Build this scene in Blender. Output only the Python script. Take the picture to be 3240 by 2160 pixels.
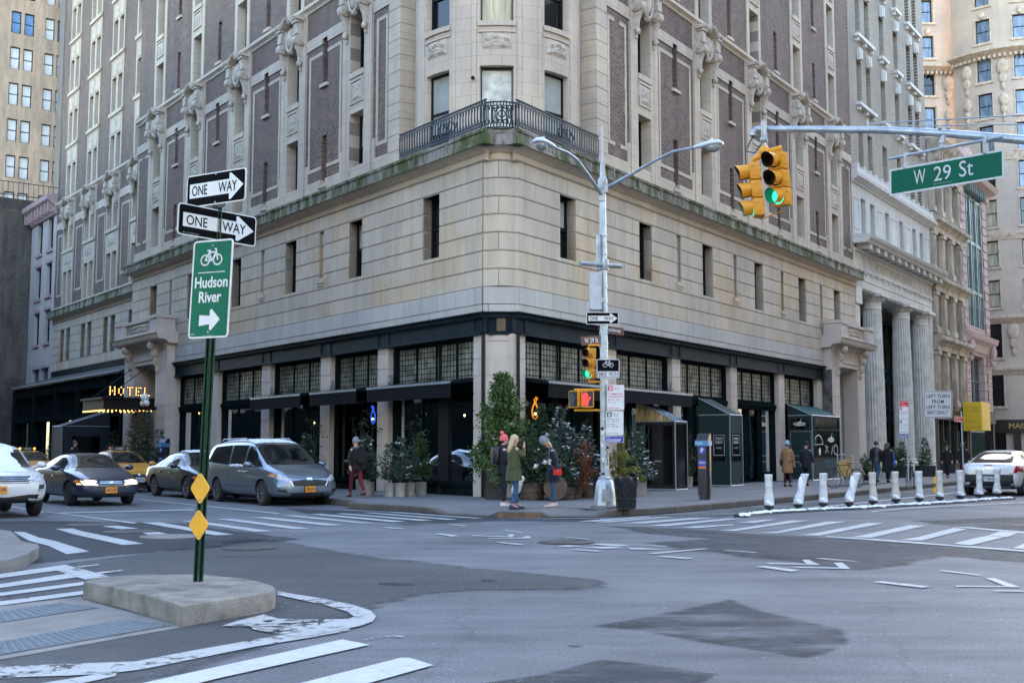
import bpy, bmesh, math, random
from mathutils import Vector, Matrix
rnd = random.Random(7)
R_ = math.radians
for o in list(bpy.data.objects): bpy.data.objects.remove(o)
SC = bpy.context.scene
COL = SC.collection
# ---------------------------------------------------------------- camera, sky, sun, exposure
F_, CX, CY, HZ, CAMH = 3600., 1620., 1080., 1422., 1.5
PITCH = math.atan((HZ-CY)/F_)
cd = bpy.data.cameras.new('camera'); cam = bpy.data.objects.new('camera', cd); COL.objects.link(cam)
cd.sensor_width = 36; cd.lens = 36*F_/3240; cd.clip_start = .1; cd.clip_end = 2000
cam.location = (0, 0, CAMH); cam.rotation_euler = (math.pi/2+PITCH, 0, 0)
cd.dof.use_dof = True; cd.dof.focus_distance = 27; cd.dof.aperture_fstop = 5.6
SC.camera = cam
SUN_EL, SUN_AZ = 26, 16         # sun low behind the hotel: the crossing lies in its shade
wd = bpy.data.worlds.new('World'); SC.world = wd; wd.use_nodes = True
wn = wd.node_tree.nodes; wl = wd.node_tree.links
sky = wn.new('ShaderNodeTexSky'); sky.sky_type = 'NISHITA'; sky.sun_disc = False
sky.sun_elevation = R_(SUN_EL); sky.sun_rotation = R_(SUN_AZ); sky.air_density = 1.0; sky.dust_density = 1.0; sky.ozone_density = 0.5
wl.new(sky.outputs[0], wn['Background'].inputs[0]); wn['Background'].inputs[1].default_value = 0.12
sd = bpy.data.lights.new('sun', 'SUN'); sd.energy = 3.0; sd.angle = R_(.5); sd.color = (1, .93, .82)
sun = bpy.data.objects.new('sun', sd); COL.objects.link(sun)
_s = Vector((math.sin(R_(SUN_AZ))*math.cos(R_(SUN_EL)), math.cos(R_(SUN_AZ))*math.cos(R_(SUN_EL)), math.sin(R_(SUN_EL))))
sun.rotation_euler = _s.to_track_quat('Z', 'Y').to_euler()
vs = SC.view_settings; vs.view_transform = 'Standard'; vs.look = 'None'; vs.gamma = 1; vs.exposure = 3.35
SC.cycles.max_bounces = 7; SC.cycles.diffuse_bounces = 4; SC.cycles.transparent_max_bounces = 12
# ---------------------------------------------------------------- where a point of the photograph lies in the place
_c, _s2 = math.cos(PITCH), math.sin(PITCH)
def ray(x, y):
    a = (x-CX)/F_; b = (CY-y)/F_
    return Vector((a, _c-b*_s2, _s2+b*_c))
def gp(x, y, z=0.):
    r = ray(x, y); return Vector((0, 0, CAMH))+r*((z-CAMH)/r.z)
def at(x, y, Y):
    r = ray(x, y); return Vector((0, 0, CAMH))+r*(Y/r.y)
CO = Vector((-.3178, 32.0544, 0))
D1 = Vector((-.60232, .79825, 0)); N1 = Vector((-.79825, -.60232, 0))
D2 = Vector((.56324, .82629, 0)); N2 = Vector((.82629, -.56324, 0))
Z = Vector((0, 0, 1))
def FL(u, n, w): return CO+D1*u+N1*n+Z*w
def FR(u, n, w): return CO+D2*u+N2*n+Z*w
def XYZ(x, y, z): return Vector((x, y, z))
AL = math.atan2(-D1.y, -D1.x); AR = math.atan2(D2.y, D2.x)    # turn of a thing that faces the street
# ---------------------------------------------------------------- mesh helper
class MB:
    def __init__(s, T=XYZ): s.v = []; s.f = []; s.m = []; s.T = T; s.mi = 0
    def p(s, a, b, c): s.v.append(s.T(a, b, c)); return len(s.v)-1
    def face(s, ids): s.f.append(tuple(ids)); s.m.append(s.mi)
    def quad(s, a, b, c, d): s.face([s.p(*a), s.p(*b), s.p(*c), s.p(*d)])
    def poly(s, pts): s.face([s.p(*q) for q in pts])
    def box(s, a0, a1, b0, b1, c0, c1):
        i = [s.p(a, b, c) for c in (c0, c1) for b in (b0, b1) for a in (a0, a1)]
        for q in ((0, 2, 3, 1), (4, 5, 7, 6), (0, 1, 5, 4), (2, 6, 7, 3), (0, 4, 6, 2), (1, 3, 7, 5)): s.face([i[k] for k in q])
        return s
    def loft(s, rings, cap=True, closed=True):
        ids = [[s.p(*q) for q in r] for r in rings]; n = len(ids[0])
        for A, B in zip(ids, ids[1:]):
            for k in range(n if closed else n-1):
                s.face((A[k], A[(k+1) % n], B[(k+1) % n], B[k]))
        if cap and closed:
            s.face(ids[0][::-1]); s.face(ids[-1])
        return s
    def prism(s, poly, lo, hi, ax=1):          # polygon in the two other axes, pushed along axis ax
        def P(q, t):
            return (t, q[0], q[1]) if ax == 0 else (q[0], t, q[1]) if ax == 1 else (q[0], q[1], t)
        return s.loft([[P(q, lo) for q in poly], [P(q, hi) for q in poly]])
    def prof(s, pr, u0, u1): return s.prism(pr, u0, u1, 0)
    def tube(s, path, r, seg=8, cap=True, sq=False):
        path = [Vector(q) for q in path]; rings = []; n = len(path)
        rr = r if isinstance(r, (list, tuple)) else [r]*n
        up = Vector((0, 0, 1)); X = None
        for i, q in enumerate(path):
            t = (path[min(i+1, n-1)]-path[max(i-1, 0)]).normalized()
            if X is None:
                X = t.cross(up); X = t.cross(Vector((1, 0, 0))) if X.length < .05 else X
            X = (X-t*X.dot(t)).normalized(); Y = t.cross(X)
            off = math.pi/seg if sq else 0
            rings.append([tuple(q+X*rr[i]*math.cos(off+2*math.pi*k/seg)+Y*rr[i]*math.sin(off+2*math.pi*k/seg)) for k in range(seg)])
        return s.loft(rings, cap)
    def lathe(s, pr, c=(0, 0, 0), seg=16, sx=1, sy=1):
        return s.loft([[(c[0]+sx*r*math.cos(2*math.pi*k/seg), c[1]+sy*r*math.sin(2*math.pi*k/seg), c[2]+z) for k in range(seg)] for r, z in pr])
    def ball(s, c, rx, ry=None, rz=None, seg=10, ring=6):
        ry = rx if ry is None else ry; rz = rx if rz is None else rz
        return s.loft([[(c[0]+rx*math.sin(math.pi*i/ring)*math.cos(2*math.pi*k/seg), c[1]+ry*math.sin(math.pi*i/ring)*math.sin(2*math.pi*k/seg), c[2]-rz*math.cos(math.pi*i/ring)) for k in range(seg)] for i in [.15]+list(range(1, ring))+[ring-.15]])
    def facade(s, u0, u1, w0, w1, n, holes=(), depth=.35, lip=0, xu=()):
        H = [h for h in holes if h[1] > u0+1e-4 and h[0] < u1-1e-4 and h[3] > w0+1e-4 and h[2] < w1-1e-4]
        us = sorted({u0, u1, *[q for q in xu if u0 < q < u1], *[min(max(q, u0), u1) for h in H for q in h[:2]]})
        ws = sorted({w0, w1, *[min(max(q, w0), w1) for h in H for q in h[2:4]]})
        for a, b in zip(us, us[1:]):
            for c, d in zip(ws, ws[1:]):
                if b-a < 1e-5 or d-c < 1e-5: continue
                um, wm = (a+b)/2, (c+d)/2
                if any(h[0] < um < h[1] and h[2] < wm < h[3] for h in H): continue
                s.quad((a, n, c), (b, n, c), (b, n, d), (a, n, d))
        for h in H:
            dp = h[4] if len(h) > 4 else depth
            a, b, c, d = max(h[0], u0), min(h[1], u1), max(h[2], w0), min(h[3], w1)
            k = n-dp
            xs = sorted({a, b, *[q for q in xu if a < q < b]})
            if h[0] >= u0: s.quad((a, n, c), (a, k, c), (a, k, d), (a, n, d))
            if h[1] <= u1: s.quad((b, n, c), (b, k, c), (b, k, d), (b, n, d))
            for x0, x1 in zip(xs, xs[1:]):
                if h[2] >= w0: s.quad((x0, n, c), (x1, n, c), (x1, k, c), (x0, k, c))
                if h[3] <= w1: s.quad((x0, n, d), (x1, n, d), (x1, k, d), (x0, k, d))
                if len(h) > 5: s.quad((x0, k, c), (x1, k, c), (x1, k, d), (x0, k, d))
        if lip:
            k = n-lip
            for a, b in zip(us, us[1:]):
                for w in (w0, w1):
                    wt = w+1e-3 if w == w0 else w-1e-3
                    if any(h[0] < (a+b)/2 < h[1] and h[2] < wt < h[3] for h in H): continue
                    s.quad((a, n, w), (b, n, w), (b, k, w), (a, k, w))
            for u in (u0, u1): s.quad((u, n, w0), (u, k, w0), (u, k, w1), (u, n, w1))
        return s
    def build(s, name, mats, parent=None, smooth=35, fix=True):
        me = bpy.data.meshes.new(name); me.from_pydata([tuple(q) for q in s.v], [], s.f); me.update()
        mats = mats if isinstance(mats, (list, tuple)) else [mats]
        for m in mats: me.materials.append(m)
        if len(mats) > 1: me.polygons.foreach_set('material_index', s.m)
        if fix:
            bm = bmesh.new(); bm.from_mesh(me); bmesh.ops.recalc_face_normals(bm, faces=bm.faces[:]); bm.to_mesh(me); bm.free()
        if smooth:
            me.polygons.foreach_set('use_smooth', [True]*len(me.polygons)); me.set_sharp_from_angle(angle=R_(smooth))
        o = bpy.data.objects.new(name, me); COL.objects.link(o)
        if parent: par(o, parent)
        return o
def par(o, p):
    o.parent = p
    q = p; M = Matrix()
    while q: M = q.matrix_basis @ M if q.parent is None else q.matrix_parent_inverse @ q.matrix_basis @ M; q = q.parent
    return o
def tag(o, label=None, cat=None, group=None, kind=None):
    for k, v in (('label', label), ('category', cat), ('group', group), ('kind', kind)):
        if v: o[k] = v
    return o
def thing(name, label, cat, loc=(0, 0, 0), rz=0, group=None):
    o = bpy.data.objects.new(name, None); COL.objects.link(o); o.empty_display_size = .2
    o.location = loc; o.rotation_euler = (0, 0, rz)
    return tag(o, label, cat, group)
def dup(o, loc=None, rz=None, label=None, parent=None, group=None):
    c = o.copy(); COL.objects.link(c); c.parent = parent
    if loc is not None: c.location = loc
    if rz is not None: c.rotation_euler = (0, 0, rz)
    if label: c['label'] = label
    if group: c['group'] = group
    for ch in list(o.children): dup(ch, parent=c)
    return c
def baked(o, mods):
    """apply modifiers given as (type, dict) and return the same object with the finished mesh"""
    for t, d in mods:
        m = o.modifiers.new(t.lower(), t)
        for k, v in d.items(): setattr(m, k, v)
    dg = bpy.context.evaluated_depsgraph_get(); dg.update()
    me = bpy.data.meshes.new_from_object(o.evaluated_get(dg)); old = o.data
    o.modifiers.clear(); o.data = me; me.name = o.name
    if old.users == 0: bpy.data.meshes.remove(old)
    return o
def cut(o, *cutters):
    for c in cutters: baked(o, [('BOOLEAN', dict(object=c, operation='DIFFERENCE', solver='EXACT'))])
    for c in cutters:
        me = c.data; bpy.data.objects.remove(c); bpy.data.meshes.remove(me)
    return o
def text(s, w, h, mat, parent, loc, rx=math.pi/2, rz=0, name='lettering', bold=0, depth=.002, align='C', mir=False, matrix=None):
    """lettering squeezed into a w by h box, standing upright and facing -y at loc (centre of the box)"""
    cu = bpy.data.curves.new('t', 'FONT'); cu.body = s; cu.align_x = 'CENTER'; cu.offset = bold; cu.extrude = 0; cu.resolution_u = 3
    to = bpy.data.objects.new('t', cu); COL.objects.link(to)
    dg = bpy.context.evaluated_depsgraph_get(); dg.update()
    me = bpy.data.meshes.new_from_object(to.evaluated_get(dg)); bpy.data.objects.remove(to); bpy.data.curves.remove(cu)
    xs = [v.co.x for v in me.vertices]; ys = [v.co.y for v in me.vertices]
    if not xs: return None
    kx = w/(max(xs)-min(xs)); ky = h/(max(ys)-min(ys)); ox = (max(xs)+min(xs))/2; oy = (max(ys)+min(ys))/2
    for v in me.vertices: v.co = ((v.co.x-ox)*kx, -depth, (v.co.y-oy)*ky)
    me.materials.clear(); me.materials.append(mat); me.name = name
    o = bpy.data.objects.new(name, me); COL.objects.link(o)
    o.location = loc; o.rotation_euler = (0, 0, rz)
    if parent: o.parent = parent
    return o
# ---------------------------------------------------------------- materials
MATS = {}
def newmat(name):
    m = bpy.data.materials.new(name); m.use_nodes = True; nt = m.node_tree
    return m, nt, nt.nodes['Principled BSDF']
def L_(nt, a, b): nt.links.new(a, b)
def nd(nt, t, **k):
    n = nt.nodes.new('ShaderNode'+t)
    for a, b in k.items():
        if a in n.inputs.keys(): n.inputs[a].default_value = b
        else: setattr(n, a, b)
    return n
def ramp(nt, fac, stops):
    r = nt.nodes.new('ShaderNodeValToRGB'); e = r.color_ramp.elements
    while len(e) < len(stops): e.new(.5)
    for q, (p, c) in zip(e, stops): q.position = p; q.color = (*c, 1) if len(c) == 3 else c
    L_(nt, fac, r.inputs[0]); return r.outputs[0]
def mix(nt, fac, a, b, mode='MIX'):
    n = nt.nodes.new('ShaderNodeMix'); n.data_type = 'RGBA'; n.blend_type = mode
    for s, v in ((n.inputs[0], fac), (n.inputs[6], a), (n.inputs[7], b)):
        if hasattr(v, 'links'): L_(nt, v, s)
        else: s.default_value = v if isinstance(v, (int, float)) else (*v, 1)
    return n.outputs[2]
def M(name, col, rough=.6, metal=0, var=.12, sc=6., bump=.0, bsc=60., coat=0, spec=.5, stretch=None):
    """plain surface with tone variation and optional grain"""
    if name in MATS: return MATS[name]
    m, nt, b = newmat(name); MATS[name] = m
    tc = nd(nt, 'TexCoord'); v = tc.outputs['Object']
    if stretch:
        mp = nd(nt, 'Mapping'); mp.inputs['Scale'].default_value = stretch; L_(nt, v, mp.inputs[0]); v = mp.outputs[0]
    b.inputs['Roughness'].default_value = rough; b.inputs['Metallic'].default_value = metal; b.inputs['Coat Weight'].default_value = coat
    b.inputs['Specular IOR Level'].default_value = spec
    if var:
        nz = nd(nt, 'TexNoise', Scale=sc, Detail=5., Roughness=.6); L_(nt, v, nz.inputs['Vector'])
        lo = tuple(max(0, c*(1-var*1.6)) for c in col); hi = tuple(min(1, c*(1+var*1.6)) for c in col)
        L_(nt, ramp(nt, nz.outputs[0], [(.25, lo), (.75, hi)]), b.inputs['Base Color'])
        mr = nd(nt, 'MapRange'); mr.inputs[3].default_value = max(0.02, rough-.08); mr.inputs[4].default_value = min(1, rough+.08)
        L_(nt, nz.outputs[0], mr.inputs[0]); L_(nt, mr.outputs[0], b.inputs['Roughness'])
    else: b.inputs['Base Color'].default_value = (*col, 1)
    if bump:
        n2 = nd(nt, 'TexNoise', Scale=bsc, Detail=4.); L_(nt, v, n2.inputs['Vector'])
        bp = nd(nt, 'Bump', Strength=bump, Distance=.02); L_(nt, n2.outputs[0], bp.inputs['Height']); L_(nt, bp.outputs[0], b.inputs['Normal'])
    return m
def EM(name, col, st):
    if name in MATS: return MATS[name]
    m, nt, b = newmat(name); MATS[name] = m
    b.inputs['Base Color'].default_value = (*[c*.5 for c in col], 1); b.inputs['Emission Color'].default_value = (*col, 1); b.inputs['Emission Strength'].default_value = st
    return m
def GLASS(name, tint=(.35, .42, .42), fac=.12, rough=.02):
    """thin pane: see-through with a mirror-like sheen"""
    if name in MATS: return MATS[name]
    m, nt, b = newmat(name); MATS[name] = m
    nt.nodes.remove(b); out = nt.nodes['Material Output']
    t = nd(nt, 'BsdfTransparent'); t.inputs[0].default_value = (*tint, 1)
    g = nd(nt, 'BsdfGlossy'); g.inputs['Roughness'].default_value = rough; g.inputs[0].default_value = (.9, .95, 1, 1)
    fr = nd(nt, 'Fresnel', IOR=1.5); ad = nd(nt, 'Math', operation='ADD'); ad.inputs[1].default_value = fac; L_(nt, fr.outputs[0], ad.inputs[0])
    tc = nd(nt, 'TexCoord'); nz = nd(nt, 'TexNoise', Scale=1.1, Detail=1.); L_(nt, tc.outputs['Object'], nz.inputs['Vector'])
    bp = nd(nt, 'Bump', Strength=.06, Distance=.1); L_(nt, nz.outputs[0], bp.inputs['Height']); L_(nt, bp.outputs[0], g.inputs['Normal'])
    mx = nd(nt, 'MixShader'); L_(nt, ad.outputs[0], mx.inputs[0]); L_(nt, t.outputs[0], mx.inputs[1]); L_(nt, g.outputs[0], mx.inputs[2])
    L_(nt, mx.outputs[0], out.inputs[0]); return m
def ALONG(nt, D, w0=0., sc=1.):
    """wall coordinates: x along the wall, y height"""
    g = nd(nt, 'NewGeometry'); d = nd(nt, 'VectorMath', operation='DOT_PRODUCT'); d.inputs[1].default_value = D
    L_(nt, g.outputs['Position'], d.inputs[0]); sx = nd(nt, 'SeparateXYZ'); L_(nt, g.outputs['Position'], sx.inputs[0])
    a = nd(nt, 'Math', operation='SUBTRACT'); a.inputs[1].default_value = w0; L_(nt, sx.outputs[2], a.inputs[0])
    c = nd(nt, 'CombineXYZ'); L_(nt, d.outputs['Value'], c.inputs[0]); L_(nt, a.outputs[0], c.inputs[1]); return c.outputs[0], g
def WALL(name, D, c1, c2, mortar, bw, bh, ms, w0=0., stain=.25, bump=.15, rough=.85, off=.5, moss=0, patch=None):
    """laid masonry: bricks or ashlar blocks with joints, streaks and weathering"""
    if name in MATS: return MATS[name]
    m, nt, b = newmat(name); MATS[name] = m
    v, g = ALONG(nt, D, w0)
    br = nd(nt, 'TexBrick'); br.offset = off; br.inputs['Scale'].default_value = 1; br.inputs['Mortar Size'].default_value = ms; br.inputs['Mortar Smooth'].default_value = .3
    br.inputs['Brick Width'].default_value = bw; br.inputs['Row Height'].default_value = bh; br.inputs['Bias'].default_value = 0
    br.inputs['Color1'].default_value = (*c1, 1); br.inputs['Color2'].default_value = (*c2, 1); br.inputs['Mortar'].default_value = (*mortar, 1)
    L_(nt, v, br.inputs['Vector'])
    mp = nd(nt, 'Mapping'); mp.inputs['Scale'].default_value = (2.2, 2.2, .35); L_(nt, g.outputs['Position'], mp.inputs[0])
    nz = nd(nt, 'TexNoise', Scale=1.0, Detail=8., Roughness=.65); L_(nt, mp.outputs[0], nz.inputs['Vector'])
    n3 = nd(nt, 'TexNoise', Scale=.35, Detail=3.); L_(nt, g.outputs['Position'], n3.inputs['Vector'])
    col = mix(nt, 1., br.outputs[0], ramp(nt, nz.outputs[0], [(.3, (1-stain, 1-stain, 1-stain*.95)), (.7, (1+stain*.25,)*3)]), 'MULTIPLY')
    col = mix(nt, 1., col, ramp(nt, n3.outputs[0], [(.35, (.9, .9, .92)), (.65, (1.06, 1.04, 1.0))]), 'MULTIPLY')
    if patch: col = mix(nt, ramp(nt, n3.outputs[0], [(.52, (0, 0, 0)), (.6, (1, 1, 1))]), col, mix(nt, 1., col, patch, 'MULTIPLY'))
    if moss:
        mp2 = nd(nt, 'Mapping'); mp2.inputs['Scale'].default_value = (1.1, 1.1, .25); L_(nt, g.outputs['Position'], mp2.inputs[0])
        n4 = nd(nt, 'TexNoise', Scale=2., Detail=7., Roughness=.7); L_(nt, mp2.outputs[0], n4.inputs['Vector'])
        col = mix(nt, ramp(nt, n4.outputs[0], [(.43, (0, 0, 0)), (.56, (moss,)*3)]), col, (.066, .082, .022))
        n5 = nd(nt, 'TexNoise', Scale=3.1, Detail=7., Roughness=.7); L_(nt, mp2.outputs[0], n5.inputs['Vector'])
        col = mix(nt, ramp(nt, n5.outputs[0], [(.5, (0, 0, 0)), (.66, (moss,)*3)]), col, (.10, .085, .07))
    L_(nt, col, b.inputs['Base Color']); b.inputs['Roughness'].default_value = rough; b.inputs['Specular IOR Level'].default_value = .25
    if bump:
        n6 = nd(nt, 'TexNoise', Scale=25., Detail=4.); L_(nt, g.outputs['Position'], n6.inputs['Vector'])
        h = nd(nt, 'Math', operation='MULTIPLY_ADD'); h.inputs[1].default_value = .15; L_(nt, n6.outputs[0], h.inputs[0])
        iv = nd(nt, 'Math', operation='SUBTRACT'); iv.inputs[0].default_value = 1; L_(nt, br.outputs['Fac'], iv.inputs[1]); L_(nt, iv.outputs[0], h.inputs[2])
        bp = nd(nt, 'Bump', Strength=bump, Distance=.02); L_(nt, h.outputs[0], bp.inputs['Height']); L_(nt, bp.outputs[0], b.inputs['Normal'])
    return m
# ================================================================ corner hotel
d1, d2 = tuple(D1), tuple(D2)
ST1, ST2, STM = (.58, .495, .38), (.50, .43, .33), (.20, .175, .14)
def pair(nm, *a, **k): return (WALL(nm+'_street', d1, *a, **k), WALL(nm+'_avenue', d2, *a, **k))
brick = pair('purple_brick', (.060, .036, .032), (.200, .112, .082), (.29, .245, .20), .215, .074, .013, stain=.25, bump=.3)
redbrick = pair('red_brick', (.20, .075, .045), (.13, .06, .05), (.25, .22, .2), .21, .072, .012, stain=.2)
ashlar = pair('limestone_ashlar', ST1, ST2, STM, 1.22, .535, .008, w0=6.205, stain=.22, bump=.12, patch=(.93, .86, .78))
grey = pair('grey_limestone', (.50, .475, .43), (.46, .435, .39), (.17, .15, .13), .98, .51, .008, w0=5.69, stain=.15)
smooth = pair('dressed_limestone', (.57, .485, .375), (.53, .45, .345), (.27, .23, .18), .9, .45, .006, w0=10.7, stain=.18)
mossy = pair('mossy_limestone', (.34, .31, .265), (.30, .275, .235), (.15, .13, .11), 1.6, .6, .01, w0=10.2, stain=.35, moss=1.)
pierst = pair('pier_limestone', (.56, .49, .42), (.52, .455, .39), (.3, .26, .22), 2., .6, .0, stain=.12)
carve = M('carved_stone', (.46, .39, .31), .85, var=.22, sc=5, bump=.5, bsc=30)
framedk = M('black_frame_paint', (.008, .009, .010), .45, var=.2, spec=.25)
DGL = M('dark_window_glass', (.006, .008, .010), .04, var=0, spec=.6)
BLIND = M('window_blind', (.33, .34, .31), .7, var=.1, sc=2)
steel = M('black_green_steel', (.008, .013, .014), .6, var=.25, sc=3, bump=.05, spec=.0)
steelblue = M('blue_black_steel', (.011, .019, .025), .55, var=.3, sc=2, spec=.08)
iron = M('wrought_iron', (.010, .017, .028), .45, var=.2, metal=.3)
blocks = M('glass_block', (.20, .21, .17), .25, var=.5, sc=2.2, bump=.3, bsc=9, spec=.7)
awn = M('black_awning_canvas', (.005, .006, .008), .9, spec=.15, var=.25, sc=8)
zinc = M('galvanised_trim', (.36, .42, .48), .35, metal=.7, var=.2)
pane = GLASS('shop_glass', (.20, .25, .26), .0)
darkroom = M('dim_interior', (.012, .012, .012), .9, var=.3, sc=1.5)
HT = thing('hotel_building', 'tall corner hotel of purple brick over pale limestone with a black shopfront row', 'building', CO)
def win_proto(w, h, mid=.5, blind=0, fr=.075, name='window', gl=None, mat=None, vb=0):
    f = MB(); y = .09
    f.box(-w/2, -w/2+fr, 0, y, 0, h); f.box(w/2-fr, w/2, 0, y, 0, h); f.box(-w/2+fr, w/2-fr, 0, y, 0, fr); f.box(-w/2+fr, w/2-fr, 0, y, h-fr, h)
    if mid: f.box(-w/2+fr, w/2-fr, .01, y, h*mid-.03, h*mid+.03)
    if vb: f.box(-.025, .025, .015, y, fr, h-fr)
    o = f.build(name, mat or framedk, smooth=0)
    p = MB(); p.quad((-w/2+fr, .075, fr), (w/2-fr, .075, fr), (w/2-fr, .075, h-fr), (-w/2+fr, .075, h-fr))
    if blind:
        p.mi = 1; p.quad((-w/2+fr, .070, h*(1-blind)), (w/2-fr, .070, h*(1-blind)), (w/2-fr, .070, h-fr), (-w/2+fr, .070, h-fr))
    q = p.build('pane', [gl or DGL, BLIND], o, smooth=0)
    return o
def put(proto, root, loc, rz):
    c = proto.copy(); COL.objects.link(c); c.parent = root; c.matrix_parent_inverse = Matrix.Translation(-root.location)
    c.location = loc; c.rotation_euler = (0, 0, rz)
    for ch in proto.children:
        k = ch.copy(); COL.objects.link(k); k.parent = c
    return c
def kill(*os):
    for o in os:
        for ch in list(o.children): bpy.data.objects.remove(ch)
        bpy.data.objects.remove(o)
def wp(mb, name, mats, root=None, smooth=0, **k):     # a part modelled straight in place
    root = root or HT
    o = mb.build(name, mats, None, smooth, **k); o.parent = root; o.matrix_parent_inverse = Matrix.Translation(-root.location); return o
def sub(mb, name, mats, parent, smooth=0):            # a sub-part of a part modelled in place
    o = mb.build(name, mats, None, smooth); o.parent = parent; return o
def seen(p, mx=120, my=140):
    q = Vector(p)-Vector((0, 0, CAMH)); zc = q.y*_c+q.z*_s2
    if zc < 1: return False
    x = CX+F_*q.x/zc; y = CY-F_*(q.z*_c-q.y*_s2)/zc
    return -mx < x < 3240+mx and -my < y < 2160+my
W2 = win_proto(.95, 1.98); W2b = win_proto(.95, 1.98, blind=.45); W3 = win_proto(.98, 2.2); W3b = win_proto(.98, 2.2, blind=.5); Wn = win_proto(.86, 2.2); WB = win_proto(1.06, 2.5, blind=.75)
FLO = [(11.0, 13.2), (14.66, 16.76)]+[(18.22+3.6*k, 20.40+3.6*k) for k in range(6)]
TOPW = 44.
def relief(mb, u0, u1, w0, w1, n, h=.05, k=18, seed=0):
    r = random.Random(seed); ids = []; ph = [r.uniform(0, 6) for _ in range(6)]
    for j in range(k+1):
        row = []
        for i in range(k+1):
            x = abs(i/k-.5)*2; y = j/k
            q = abs(math.sin(7*x+ph[0]+3*y)*math.cos(8*y+ph[1]+2*x))+.6*abs(math.sin(13*x*y+ph[2]+11*y))+.5*abs(math.cos(17*x+ph[3]))*r.random()
            e = min(1, 6*min(i/k, 1-i/k, y, 1-y))
            row.append(mb.p(u0+(u1-u0)*i/k, n+h*q*.6*e, w0+(w1-w0)*y))
        ids.append(row)
    for j in range(k):
        for i in range(k): mb.face((ids[j][i], ids[j][i+1], ids[j+1][i+1], ids[j+1][i]))
def frame_line(mb, u0, u1, w0, w1, n, t=.11, d=.02):
    mb.box(u0, u0+t, n-.03, n+d, w0, w1); mb.box(u1-t, u1, n-.03, n+d, w0, w1)
    mb.box(u0+t, u1-t, n-.03, n+d, w0, w0+t); mb.box(u0+t, u1-t, n-.03, n+d, w1-t, w1)
def cartouche(mb, uc, wb, n, half=.98):
    """scrolled window head: two consoles, a shield and a swan-neck cornice; wb is the window head"""
    for s in (-1, 1):
        a = uc+s*(half-.30)
        mb.box(a-.16, a+.16, n, n+.30, wb+.42, wb+.86); mb.box(a-.21, a+.21, n, n+.36, wb+.86, wb+.95)
        for rr, t in ((.22, .17), (.15, .20), (.075, .23)):      # volute, seen from the side
            mb.loft([[(a+q*t, n+.16+rr*math.cos(2*math.pi*k/10), wb+.20+rr*math.sin(2*math.pi*k/10)) for k in range(10)] for q in (-1, 1)])
        mb.prism([(n, wb+.1), (n+.28, wb+.02), (n+.16, wb-.28), (n+.12, wb-.62), (n, wb-.66)], a-.10, a+.10, 0)
        mb.ball((a, n+.12, wb-.70), .11, .11, .13, 8, 5); mb.ball((a, n+.06, wb-.90), .06, .06, .09, 6, 4)
        pts = [(uc+s*half, wb+.99), (uc+s*(half-.30), wb+1.03), (uc+s*.5, wb+.94), (uc+s*.32, wb+1.06), (uc+s*.12, wb+1.26)]
        mb.loft([[(u, n, w-.07), (u, n+.38, w-.04), (u, n+.43, w+.06), (u, n, w+.09)] for u, w in pts])
    mb.ball((uc, n+.06, wb+.48), .30, .22, .42, 12, 8); mb.ball((uc, n+.2, wb+1.14), .13, .13, .14, 8, 5)
    mb.ball((uc, n+.1, wb-.02), .16, .12, .14, 8, 5)
    for s in (-1, 1): mb.tube([(uc+s*.34, n+.14, wb+.85), (uc+s*.40, n+.16, wb+.5), (uc+s*.24, n+.16, wb+.1), (uc, n+.16, wb-.06)], .06, 6)
    mb.box(uc-half, uc+half, n, n+.05, wb+.02, wb+.98)
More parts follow.
